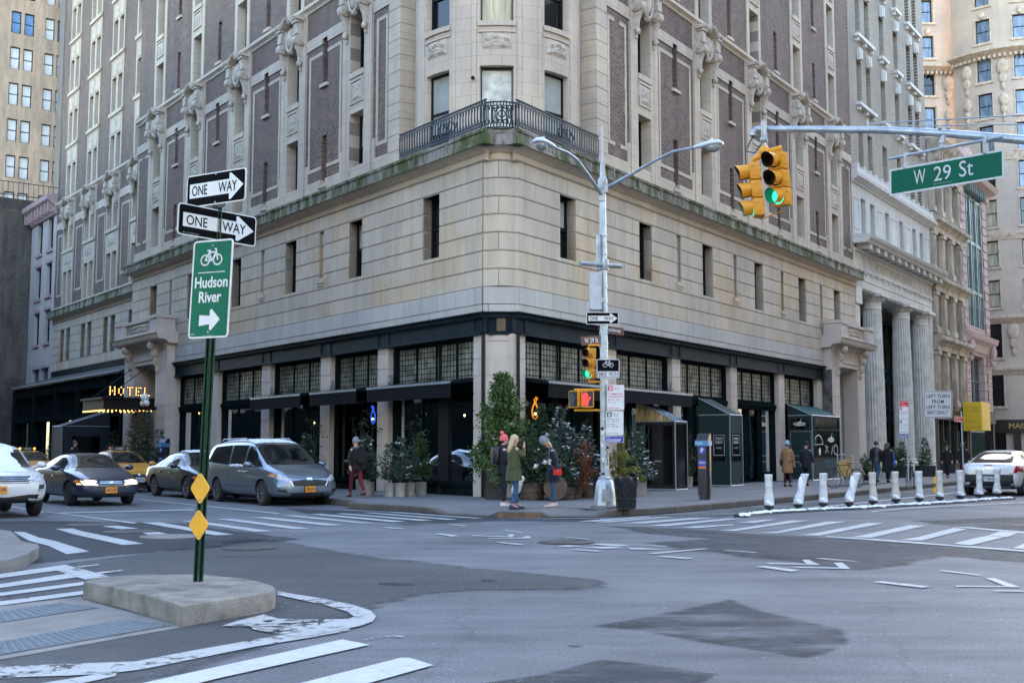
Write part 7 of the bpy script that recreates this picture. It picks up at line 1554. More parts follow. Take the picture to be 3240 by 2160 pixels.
# ================================================================ things along the shopfronts
canv = M('dark_green_canvas', (.003, .020, .020), .8, var=.15, sc=3); navyc = M('navy_canvas', (.006, .010, .018), .7, var=.15); clearp = GLASS('clear_vinyl', (.62, .66, .68), .0, .10); trimg = M('grey_trim_tube', (.34, .37, .38), .4, metal=.4, var=.1)
goldp = M('gold_vinyl', (.50, .37, .17), .30, var=.45, sc=2.5, metal=.25, stretch=(4, 4, .7)); bluep = M('blue_grey_vinyl_roof', (.17, .22, .28), .22, var=.4, sc=2, spec=.8)
def vest(nm, lb, T, u0, u1, n1, zo, zi, wall, roof, holesA, holesB, frame, up=1):
    """entrance vestibule: side wall facing the corner (A), street wall (B), sloped roof"""
    o = thing(nm, lb, 'vestibule', T(u0, 0, .15)); P = lambda a, b, c: T(a, b, c)-o.location
    A = lambda a, b, c: P(u0+b, a, c); B = lambda a, b, c: P(a, n1-b, c)
    mb = MB(A); mb.facade(0, n1, .15, zo, 0, holesA, .03); a = MB(B); a.facade(u0, u1, .15, zo, 0, holesB, .03); w = join(mb, a)
    w.T = P; w.poly([(u0, 0, zo), (u0, n1, zo), (u0, 0, zi)]) if wall is not None and not frame == 'clear' else None
    w.poly([(u1, 0, .15), (u1, n1, .15), (u1, n1, zo), (u1, 0, zi)]); w.build('wall_panel', wall, o, 0, fix=False)
    mb = MB(P); mb.loft([[(u, 0, zi), (u, n1, zo), (u, n1, zo-.03), (u, 0, zi-.03)] for u in (u0-.02, u1+.02)]); mb.build('sloped_roof', roof, o, 0)
    for H, TT, nm_ in ((holesA, A, 'side_pane'), (holesB, B, 'street_pane')):
        for h in H: m = MB(TT); m.quad((h[0], .015, h[2]), (h[1], .015, h[2]), (h[1], .015, h[3]), (h[0], .015, h[3])); m.build(nm_, clearp, o, 0)
    m = MB(P)
    for a in ((u0, n1), (u1, n1)): m.tube([(a[0], a[1], .15), (a[0], a[1], zo)], .022, 6)
    m.tube([(u0, 0, zo), (u0, n1, zo), (u1, n1, zo)], .02, 6); m.tube([(u0, 0, .18), (u0, n1, .18), (u1, n1, .18)], .03, 6); m.tube([(u0, 0, zi), (u0, n1, zo)], .018, 6); m.build('frame', trimg if frame != 'black' else dblk, o)
    return o, P, A, B
v, P, A, B = vest('entrance_vestibule', 'clear plastic entrance vestibule with a gold lit sloped top beside the corner plants', FR, 8.05, 8.95, 1.45, 2.44, 3.14, dblk, bluep, [(.12, .62, .35, 2.3), (.68, 1.36, .35, 2.3)], [(8.12, 8.88, .3, 2.36)], 'clear')
m = MB(P); m.poly([(8.03, 0, 2.46), (8.03, 1.45, 2.46), (8.03, .02, 3.15)]); m.build('gable_panel', goldp, v, 0)  # gold is the gable vinyl's own tint
m = MB(A); m.box(.65, .70, -.06, -.02, 1.0, 1.04); m.box(.70, .95, -.06, -.04, 1.1, 1.14); m.build('door_handle', trimg, v)
v, P, A, B = vest('entrance_vestibule', 'dark green canvas vestibule with printed window panels behind the near parking meter', FR, 13.0, 14.15, 1.25, 2.79, 3.43, canv, canv, [(.55, 1.05, 1.1, 2.1)], [(13.12, 13.95, 1.1, 2.1)], '')
for TT, x0, x1 in ((A, .60, 1.02), (B, 13.2, 13.88)):
    m = MB(TT); s = -1 if TT is A else 1; c = (x0+x1)/2; w = (x1-x0)*.36
    for t, z, h in (('OPENING', 1.86, .10), ('CEREMONY', 1.72, .10), ('Est. 2002', 1.54, .06)): lab(m, t, c-w*(1 if h > .07 else .6), c+w*(1 if h > .07 else .6), z, z+h, -.01, .01)
    stroke(m, [(x0, 1.3), (x1, 1.3), (x1, 2.04), (x0, 2.04)], .015, -.01, True); m.build('lettering', swhite, v, 0)
v, P, A, B = vest('entrance_vestibule', 'green canvas vestibule with white drawings on clear panels by the bicycle', FR, 22.2, 25.9, 1.1, 3.0, 3.49, canv, M('sea_green_canvas', (.008, .06, .056), .7, var=.15, spec=.2), [(.15, .95, 2.42, 2.85)], [(22.4, 25.7, 1.2, 2.35), (22.4, 25.7, 2.45, 2.9)], '')
def subm(m, cx, cz, s, b, f=1):
    m.poly([(cx+f*s*math.cos(k*math.pi/10), b, cz+.34*s*math.sin(k*math.pi/10)) for k in range(20)]); m.poly([(cx+f*s*x, b, cz+s*z) for x, z in ((-.1, .28), (.3, .28), (.25, .52), (-.02, .52))]); stroke(m, [(cx+f*s*.2, cz+s*.5), (cx+f*s*.25, cz+s*.85), (cx+f*s*.4, cz+s*.85)], s*.07, b); m.poly([(cx-f*s*.9, b, cz), (cx-f*s*1.1, b, cz+s*.25), (cx-f*s*1.1, b, cz-s*.25)])
creamd = M('cream_decal', (.55, .53, .44), .5)
m = MB(A); subm(m, .55, 2.62, .26, -.02); m.build('submarine_decal', creamd, v, 0)
m = MB(A); lab(m, 'No 7 SUB', .40, .70, 2.585, 2.65, -.035, .01); m.build('lettering', sblack, v, 0)
BB_ = lambda a, b, c: B(22.45+(a-16.5)*1.2, b, c)
m = MB(BB_); subm(m, 18.3, 1.95, .33, -.02)
stroke(m, [(16.8+.45*math.cos(k*math.pi/12)+.1, 1.72+.42*math.sin(k*math.pi/12)) for k in range(13)], .05, -.02); stroke(m, [(16.5+.0, 1.72), (17.4, 1.75)], .03, -.02); m.poly([(17.0+.12*math.cos(k*math.pi/6), -.02, 1.42+.17*math.sin(k*math.pi/6)) for k in range(12)]); stroke(m, [(17.6, 1.35), (17.9, 1.62), (17.65, 1.68), (17.95, 1.38)], .035, -.02); stroke(m, [(18.3, 1.3), (18.45, 1.65)], .05, -.02); stroke(m, [(18.8+.22*math.cos(k*math.pi/8), 1.5+.22*math.sin(k*math.pi/8)) for k in range(17)], .05, -.02)
m.build('white_drawings', swhite, v, 0)
m = MB(BB_); lab(m, 'No7 SUB', 18.12, 18.5, 1.92, 1.98, -.03, .01); m.build('lettering', sblack, v, 0)
m = MB(A); stroke(m, [(.12, .2), (.12, 2.3), (1.05, 2.3), (1.05, .2)], .02, -.012, False); m.box(.25, .95, -.03, 0, 1.22, 1.25); m.box(.25, .6, -.03, 0, .95, .98); m.build('door_outline', trimg, v, 0)
v, P, A, B = vest('entrance_vestibule', 'navy canvas vestibule left of the lit hotel canopy', FL, 34.2, 35.9, 2.4, 2.7, 3.5, navyc, navyc, [(.5, 1.9, .9, 2.2)], [], '')
# neon signs hanging behind the glass
def neon(lb, T, u, w, col, s=1.):
    o = thing('neon_sign', lb, 'neon sign', T(u, -.34, w), group='small fruit-shaped neon signs in the shop windows'); m = MB(lambda a, b, c: T(u+a*s, -.345+b, w+c*s)-o.location)
    m.tube([(.16*math.cos(t*math.pi/9)*(1-.35*max(0, math.sin(t*math.pi/9))), 0, .24*math.sin(t*math.pi/9)) for t in range(19)], .022, 5); m.tube([(.02, 0, .2), (.05, 0, .32), (.14, 0, .38), (.06, 0, .42), (-.06, 0, .34), (0, 0, .2)], .018, 5); m.build('tube', EM('neon_'+lb.split()[0], col, .55), o); m = MB(lambda a, b, c: T(u+a*s, -.345+b, w+c*s)-o.location); m.ball((.0, 0, -.08), .05); m.build('core', EM('neon_core', (1, .7, .3), .6), o)
neon('green neon fruit sign in the window left of the corner', FL, 2.25, 2.6, (.03, 1, .08)); neon('red neon fruit sign in the window behind the minivan', FL, 11.9, 2.55, (1, .04, .03)); neon('blue neon fruit sign in the middle side street window', FL, 7.7, 2.6, (.03, .12, .8), .9); neon('orange neon fruit sign in the avenue window above the big plants', FR, 2.3, 2.65, (1, .30, .02))
# ================================================================ plants
def LEAF(name, col, sc=4.):
    if name in MATS: return MATS[name]
    m, nt, b = newmat(name); MATS[name] = m; g = nd(nt, 'NewGeometry'); n = nd(nt, 'TexNoise', Scale=sc, Detail=3.); L_(nt, g.outputs['Position'], n.inputs[0]); n2 = nd(nt, 'TexWhiteNoise'); n2.noise_dimensions = '1D'; L_(nt, g.outputs['Random Per Island'], n2.inputs['W'])
    a = nd(nt, 'Math', operation='MULTIPLY_ADD'); a.inputs[1].default_value = .5; L_(nt, n2.outputs[0], a.inputs[0]); L_(nt, n.outputs[0], a.inputs[2])
    L_(nt, ramp(nt, a.outputs[0], [(.35, tuple(c*.5 for c in col)), (.75, col), (.95, tuple(c*1.7 for c in col))]), b.inputs['Base Color']); b.inputs['Roughness'].default_value = .6; b.inputs['Specular IOR Level'].default_value = .3; return m
fir = LEAF('fir_needles', (.030, .052, .026)); spru = LEAF('spruce_needles', (.034, .056, .040)); ivy = LEAF('ivy_leaves', (.055, .095, .022)); box_ = LEAF('box_leaves', (.022, .05, .016)); rust = LEAF('rusty_twigs', (.12, .035, .015)); bark = M('bark', (.07, .05, .035), .9, var=.3, sc=12)
def blade(m, p, d, L, w, r):
    d = d.normalized(); s = d.cross(Vector((r.uniform(-1, 1), r.uniform(-1, 1), r.uniform(-1, 1)))).normalized()*w/2; q = p+d*L
    m.face([m.p(*(p-s*.5)), m.p(*(p+d*L*.5-s)), m.p(*q), m.p(*(p+d*L*.5+s))])
def conifer(m, sn, base, h, R, seed, snowy=0., dens=1., droop=.15, top=.02, z0=.08):
    r = random.Random(seed); n = int(h/.075*dens)
    for i in range(n):
        t = z0+(1-z0)*i/n; rad = R*(1-t)**.8*(.75+.4*r.random())+top; k = max(4, int(9*dens*(1-t)+3))
        for j in range(k):
            a = r.uniform(0, 6.28); L = rad*r.uniform(.7, 1.12); d = Vector((math.cos(a), math.sin(a), r.uniform(-droop, .35))); p0 = base+Z*(t*h)
            for q in range(max(2, int(L/.085))):
                p = p0+d*(L*(q+.6)/max(2, int(L/.085))); nn = 4
                for e in range(nn): blade(m, p, d*.7+Vector((r.uniform(-.8, .8), r.uniform(-.8, .8), r.uniform(-.5, .6))), r.uniform(.08, .17), r.uniform(.02, .042), r)
            if r.random() < snowy:
                for e in range(3): blade(sn, p0+d*L*r.uniform(.6, 1)+Z*.025, d+Vector((r.uniform(-.5, .5), r.uniform(-.5, .5), r.uniform(-.2, .2))), r.uniform(.06, .14), r.uniform(.02, .045), r)
def cloud(m, c, rx, ry, rz, n, seed, L=.07, w=.045, shape=None):
    r = random.Random(seed); cl = [(Vector((r.gauss(0, .5)*rx, r.gauss(0, .5)*ry, r.uniform(-1, 1)*rz)), r.uniform(.12, .3)) for _ in range(26)]
    for _ in range(n):
        cc, q = r.choice(cl); k = shape((cc.z/rz+1)/2) if shape else 1
        p = Vector(c)+Vector((cc.x*k, cc.y*k, cc.z))+Vector((r.gauss(0, 1), r.gauss(0, 1), r.gauss(0, 1)))*q*.6*(.5+.5*k)*max(rx, .35); blade(m, p, Vector((r.uniform(-1, 1), r.uniform(-1, 1), r.uniform(-1, .8))), r.uniform(.6, 1.3)*L, w*r.uniform(.6, 1.2), r)
def twigs(m, base, h, R, n, seed):
    r = random.Random(seed)
    for _ in range(n):
        a = r.uniform(0, 6.28); d = Vector((math.cos(a)*R*r.random(), math.sin(a)*R*r.random(), h*r.uniform(.6, 1))); pts = [base+d*t+Vector((r.uniform(-.05, .05), r.uniform(-.05, .05), 0))*t for t in (0, .3, .6, 1)]; m.tube([tuple(q) for q in pts], [.012, .009, .006, .003], 4)
        for _ in range(4): t = r.uniform(.4, .95); q = base+d*t; m.tube([tuple(q), tuple(q+Vector((r.uniform(-.15, .15), r.uniform(-.15, .15), r.uniform(.05, .22))))], [.005, .002], 3)
def pot_round(o, r0, r1, h, mat, name='pot', hoops=0):
    m = MB(); m.lathe([(r0, 0), ((r0+r1)/2*(1.03 if hoops else 1), h*.5), (r1, h), (r1*.92, h), (r1*.9, h-.05), (.01, h-.05)], seg=22); p = m.build(name, mat, o, 40)
    if hoops:
        m = MB(); [m.lathe([(r0+(r1-r0)*t+.004+.012*math.sin(t*3.1), h*t-.03), (r0+(r1-r0)*t+.014+.012*math.sin(t*3.1), h*t), (r0+(r1-r0)*t+.004+.012*math.sin(t*3.1), h*t+.03)], seg=22) for t in (.18, .55, .85)]; m.build('iron_hoop', M('rusty_hoop', (.06, .045, .035), .7, var=.3), p, 40)
    return p
barrel = M('barrel_wood', (.085, .055, .035), .8, var=.4, sc=6, bump=.3, stretch=(8, 8, .6)); cpot = M('concrete_pot', (.26, .245, .215), .85, var=.25, sc=4, bump=.2)
def plant(nm, lb, cat, p, fol, mat, pot=None, sn_mat=True, tr=None, group=None):
    o = thing(nm, lb, cat, p, 0, group); m = MB(); sn = MB(); fol(m, sn); m.build('foliage', mat, o, 0, fix=False)
    if sn.v: s = sn.build('snow', snow, o, 60); s['kind'] = 'stuff'
    if tr: q = MB(); q.tube([(0, 0, 0), (0, 0, tr)], [.04, .015], 6); q.build('trunk', bark, o)
    if pot: pot(o)
    return o
def gat(x, Y, z=.15): q = at(x, 1422, Y); return Vector((q.x, Y, z))
V0 = Vector((0, 0, 0))
def ivyf(m, sn): [cloud(m, (0, 0, 1.95), .78, .78, 1.4, 4200, q, .085, .055, lambda t: 1.05-.75*t) for q in (3, 4, 5, 6)]; twigs(m, Vector((0, 0, .6)), 2.2, .8, 10, 4)
o = plant('ivy_obelisk', 'tall ivy covered obelisk in front of the rounded corner pier', 'plant', gat(1588, 31.4), ivyf, ivy, tr=2.6)
m = MB(); m.box(-.42, -.02, -.3, .12, 0, .75); m.build('planter_box', M('charcoal_planter', (.028, .026, .026), .7, var=.2), o, 0)
m = MB(); cloud(m, (.05, -.1, 1.35), .28, .28, .6, 260, 9, .08, .05); m.build('rusty_leaves', rust, o, 0, fix=False)
o = plant('fir_tree', 'pale spruce boughs sticking out left of the corner pier', 'plant', gat(1536, 31.8), lambda m, sn: [conifer(m, sn, Vector((0, 0, .75)), .95, .42, 21, .0, .8, -.4)], LEAF('pale_spruce_needles', (.07, .10, .075)), tr=1.2)
plant('fir_tree', 'broad dark fir in a hooped half barrel behind the navy coat', 'plant', gat(1683, 31.0), lambda m, sn: [conifer(m, sn, Vector((q, .1*k, .35)), 1.75-.2*k, .75, 30+k, .06, 1., .2) for k, q in enumerate((-.1, .45))], fir, lambda o: pot_round(o, .29, .36, .46, barrel, 'half_barrel', 1), tr=1.5)
plant('fir_tree', 'tall pine against the avenue window under the orange neon', 'plant', gat(1712, 32.6), lambda m, sn: conifer(m, sn, Vector((0, 0, .3)), 2.35, .55, 41, .0, 1.2, -.1), LEAF('pine_needles', (.03, .062, .03)), tr=2.2)
for i, (x, Y, h, R, sn_) in enumerate(((1772, 32.2, 2.55, .62, .55), (1815, 31.8, 1.95, .62, .45), (1856, 32.6, 2.05, .55, .5), (1790, 31.2, 1.35, .5, .12))):
    plant('spruce_tree', ('tallest snow dusted spruce left of the lamp post', 'snow dusted spruce just left of the lamp post, middle one', 'snow dusted spruce directly behind the lamp post', 'low dark spruce in front of the snowy ones')[i], 'plant', gat(x, Y), lambda m, sn: conifer(m, sn, Vector((0, 0, .25)), h-.25, R, 50+i, sn_, 1., .1), spru, lambda o: pot_round(o, .2, .25, .35, barrel, 'tub', 1), tr=h*.8)
plant('shrub', 'rusty red twiggy shrub left of the lamp post', 'plant', gat(1845, 31.4), lambda m, sn: (cloud(m, (0, 0, .95), .3, .3, .6, 900, 5, .06, .03), twigs(m, Vector((0, 0, .2)), 1.4, .4, 24, 6)), rust)
plant('shrub', 'mossy yellow green shrub right of the lamp post', 'plant', gat(1960, 32.0), lambda m, sn: (cloud(m, (0, 0, .8), .42, .42, .5, 1500, 15, .07, .05), twigs(m, Vector((0, 0, .2)), 1.9, .5, 18, 16)), LEAF('moss_leaves', (.12, .12, .02)))
plant('spruce_tree', 'snow dusted dark spruce right of the lamp post near the clear vestibule', 'plant', gat(2012, 33.6), lambda m, sn: (conifer(m, sn, Vector((0, 0, .3)), 1.6, .62, 71, .35, 1., .1), twigs(m, Vector((0, 0, .3)), 2.0, .6, 20, 17)), spru, lambda o: (lambda mm: (mm.box(-.28, .28, -.22, .22, 0, .42), mm.build('stone_trough', cpot, o, 0)))(MB()), tr=1.5)
plant('shrub', 'bare twiggy shrub between the clear and green vestibules', 'plant', FR(11.0, .5, .15), lambda m, sn: (twigs(m, V0, 2.1, .6, 26, 33), cloud(m, (0, 0, .7), .35, .35, .4, 500, 34, .07, .05)), LEAF('dull_twig_leaves', (.05, .055, .03)), lambda o: pot_round(o, .14, .17, .4, cpot))
# barrels and baskets on the pavement
o = thing('barrel', 'half barrel tipped on its side with its round face to the street', 'barrel', gp(1757, 1582, .15)); m = MB(lambda a, b, c: Vector((a, c-.1, b+.33))); m.lathe([(.31, -.25), (.33, 0), (.33, .02), (.3, .02), (.29, -.02), (.01, -.02)], seg=26); m.build('barrel_staves', barrel, o, 40)
for x, y, r0, r1, h, lb in ((1800, 1578, .11, .14, .38, 'small light wooden tub next to the tipped barrel'), (1823, 1574, .15, .19, .46, 'hooped wooden tub with snow, behind the small light tub'), (1857, 1574, .16, .17, .55, 'tall wooden log tub with a snowy top nearest the lamp post'), (1893, 1570, .15, .16, .42, 'wooden tub half hidden behind the lamp post base')):
    o = thing('wooden_tub', lb, 'tub', gp(x, y, .15), group='wooden tubs by the lamp post'); pot_round(o, r0, r1, h, M('light_tub_wood', (.17, .095, .05), .8, var=.3, sc=6, stretch=(8, 8, .6)) if x == 1800 else barrel, 'tub_staves', 1)
    m = MB(); r = random.Random(x); [m.ball((r.uniform(-.1, .1), r.uniform(-.1, .1), h+.01), .07, .06, .04, 7, 4) for _ in range(4)]; m.build('snow', snow, o, 60)
# potted plants in front of the side street windows
for i, (x, y, h, R) in enumerate(((1231, 1571, 1.15, .36), (1266, 1571, 1.3, .32), (1297, 1569, 1.05, .36), (1333, 1567, 1.5, .34))):
    plant('potted_conifer', ('snow flecked fir in the first round concrete pot from the minivan', 'tall thin fir and canes in the second round concrete pot', 'bushy fir in the third round concrete pot', 'bright green conical fir in the last round concrete pot before the pier')[i], 'potted plant', gp(x, y, .15), lambda m, sn: (conifer(m, sn, Vector((0, 0, .42)), h, R, 80+i, .12 if i < 2 else 0, .9, .05), twigs(m, Vector((0, 0, .3)), 1.5, .3, 5, i) if i in (1, 2) else None), LEAF('bright_fir', (.04, .075, .022)) if i == 3 else spru, lambda o: pot_round(o, .155, .16, .40, cpot), tr=.9, group='firs in round concrete pots')
plant('potted_conifer', 'bushy snowy fir in a wide concrete pot behind the walker in red trousers', 'potted plant', gat(1158, 33.6), lambda m, sn: conifer(m, sn, Vector((0, 0, .4)), 1.35, .55, 91, .2, 1., .1), spru, lambda o: pot_round(o, .26, .27, .42, cpot))
for i, (u, n, h, lb) in enumerate(((8.9, 1.5, 1.9, 'bushy fir behind the minivan bonnet, nearer the walker'), (10.9, 1.2, 1.7, 'fir half hidden behind the minivan windscreen'), (10.4, .5, 2.6, 'thin bare sapling against the pier above the minivan'), (6.5, .7, 2.7, 'thin leafy sapling against the pier behind the walker'))):
    plant('fir_tree' if i < 2 else 'sapling', lb, 'plant', FL(u, n, .15), (lambda m, sn: conifer(m, sn, Vector((0, 0, .3)), h-.3, .55, 95+i, .05, 1., .1)) if i < 2 else (lambda m, sn: (twigs(m, V0, h, .45, 9, 60+i), cloud(m, (0, 0, h*.6), .35, .35, h*.35, 260, 61+i, .07, .05))), fir if i < 2 else LEAF('dull_twig_leaves', (.05, .055, .03)), lambda o: pot_round(o, .2, .24, .4, cpot), tr=1)
for x, Y, h, R, lb in ((426, 52.5, 3.3, .8, 'tall dark fir under the lit hotel canopy'), (462, 51.5, 3.2, .8, 'tall dark fir beside the red hotel doorway'), (504, 47, 2.2, .5, 'small conical fir by the stone doorway pier'), (357, 54, 2.3, .6, 'low fir in front of the navy vestibule'), (180, 62, 2.6, 1.1, 'dark loose shrub by the green pavilion')):
    plant('fir_tree', lb, 'plant', gat(x, Y), lambda m, sn: conifer(m, sn, Vector((0, 0, .2)), h-.2, R, int(x), .02, .75, .1), fir, lambda o: pot_round(o, .25, .3, .45, dblk), tr=h*.8)
for i, (x, Y, h, R, lb) in enumerate(((2853, 56, 1.75, .42, 'conical topiary behind the thin sign post'), (2926, 58, 1.95, .45, 'conical topiary in a black planter between the marble columns'), (2991, 66, 1.9, .42, 'conical topiary beyond the marble columns'))):
    plant('topiary', lb, 'potted plant', gat(x, Y), lambda m, sn: conifer(m, sn, Vector((0, 0, .45)), h-.45, R, 120+i, 0, 1., .0), box_, lambda o: (lambda mm: (mm.box(-.42, .42, -.3, .3, 0, .55), mm.build('planter_box', dblk, o, 0)))(MB()), group='conical topiaries by the marble columns')
plant('shrub', 'round green shrub in a pot behind the couple', 'potted plant', gat(2836, 55), lambda m, sn: cloud(m, (0, 0, .95), .45, .45, .4, 1800, 140, .07, .05), box_, lambda o: pot_round(o, .2, .3, .55, dblk))
plant('shrub', 'dark clipped shrub at the foot of the stone doorway', 'potted plant', gat(2748, 51), lambda m, sn: cloud(m, (0, 0, .6), .45, .45, .5, 1800, 141, .07, .05), box_, lambda o: pot_round(o, .3, .32, .2, dblk))
# bicycles and a folding board
def bicycle(lb, p, rz, basket=True):
    o = thing('bicycle', lb, 'bicycle', p, rz, 'parked bicycles'); fm = M('bicycle_black', (.02, .022, .025), .4, var=.1); R = .33
    for x in (-.52, .52):
        m = MB(); m.tube([(x+R*math.cos(k*math.pi/14), 0, R+R*math.sin(k*math.pi/14)) for k in range(29)], .018, 6); w = m.build('wheel', tyre, o)
        m = MB(); m.tube([(x+(R-.025)*math.cos(k*math.pi/14), 0, R+(R-.025)*math.sin(k*math.pi/14)) for k in range(29)], .008, 5); [m.tube([(x, .02*(-1)**k, R), (x+(R-.03)*math.cos(k*math.pi/9), 0, R+(R-.03)*math.sin(k*math.pi/9))], .002, 3) for k in range(18)]; m.ball((x, 0, R), .03); m.build('rim', alloy, w)
    m = MB(); B = (0, 0, .30); S_ = (-.20, 0, .80); Hh = (.36, 0, .85)
    for a, b in ((B, S_), (B, Hh), (S_, (.34, 0, .80)), (B, (-.52, 0, R)), (S_, (-.52, 0, R)), (Hh, (.52, 0, R))): m.tube([a, b], .017, 6)
    m.tube([(-.52, .03, R), (-.02, .03, .30)], .012, 4); m.tube([(.0, .09, .30), (.08, .09, .16)], .012, 5); m.build('frame', fm, o)
    m = MB(); m.loft([[(x, w*math.cos(t), .88+h*math.sin(t)) for t in (0, 1, 2, 3.14, 4, 5.2)] for x, w, h in ((-.38, .08, .03), (-.26, .07, .03), (-.08, .02, .02))]); m.tube([(-.22, 0, .80), (-.23, 0, .88)], .014, 5); m.build('saddle', fm, o)
    m = MB(); m.tube([(.36, 0, .85), (.34, 0, 1.0)], .014, 5); m.tube([(.22, -.28, .98), (.34, -.1, 1.02), (.34, .1, 1.02), (.22, .28, .98)], .013, 5); m.build('handlebar', alloy, o)
    if basket:
        m = MB(); [m.tube([(x, y, z) for x, y in ((.42, -.17), (.72, -.19), (.72, .19), (.42, .17), (.42, -.17))], .006, 4) for z in (.72, .8, .9, .98)]; [m.tube([(x, y, .72), (x, y, .98)], .005, 3) for x, y in [(.42+.06*k, s) for k in range(6) for s in (-.18, .18)]+[(.72, -.17+.07*k) for k in range(6)]]; m.build('wire_basket', M('teal_wire', (.05, .12, .14), .5), o)
    return o
bicycle('black bicycle with a wire basket parked behind the leaning post', gat(2672, 40.8), R_(205)); bicycle('dark bicycle chained to the thin sign post, seen end on', gat(2876, 41.4), R_(80), False)
o = thing('sandwich_board', 'grey metal framed folding board with a yellow panel behind the bicycle', 'sign board', gat(2674, 45.5), R_(-15)); m = MB()
for s in (-.3, .3): m.tube([(s, -.2, 0), (s, 0, 1.15), (s, .25, 0)], .018, 5)
m.tube([(-.3, 0, 1.15), (.3, 0, 1.15)], .018, 5); m.build('frame', trimg, o); m = MB(); m.box(-.27, .27, -.16, -.14, .3, .95); m.build('panel', M('board_yellow', (.42, .27, .08), .6, var=.3, sc=5), o)
o = thing('bike_rack', 'dark hoop bike rack in front of the couple', 'bike rack', gat(2764, 43)); m = MB(); m.tube([(-.02, -.25, 0), (-.02, -.25, .8), (0, -.12, 1.0), (0, .12, 1.0), (.02, .25, .8), (.02, .25, 0)], .03, 7); m.build('hoop', dblk, o)
# ================================================================ people
def cloth(n, c, v=.15): return M('cloth_'+n, c, .9, var=v, sc=9, bump=.25, bsc=35)
skin = M('skin', (.50, .29, .21), .55, var=.08); jean = cloth('blue_denim', (.035, .085, .16), .3); black = cloth('black', (.008, .008, .010)); wsh = M('white_shoe', (.60, .58, .55), .6, var=.1); blond = M('blond_hair', (.48, .36, .19), .5, var=.3, sc=14, stretch=(8, 8, .6)); brown_h = M('brown_hair', (.05, .028, .018), .5, var=.3, sc=14)
def skinmesh(name, pts, edges, mat, parent, lv=1):
    me = bpy.data.meshes.new(name); ks = list(pts); me.from_pydata([pts[k][0] for k in ks], [(ks.index(a), ks.index(b)) for a, b in edges], [])
    o = bpy.data.objects.new(name, me); COL.objects.link(o); md = o.modifiers.new('skin', 'SKIN'); md.use_smooth_shade = True
    sv = me.skin_vertices[0].data
    for i, k in enumerate(ks):
        r = pts[k][1]; sv[i].radius = (r, r) if isinstance(r, (int, float)) else r
    sv[0].use_root = True
    baked(o, [('SUBSURF', dict(levels=lv, render_levels=lv))]); me2 = o.data
    me2.materials.clear(); me2.materials.append(mat); me2.polygons.foreach_set('use_smooth', [True]*len(me2.polygons)); o.parent = parent; return o
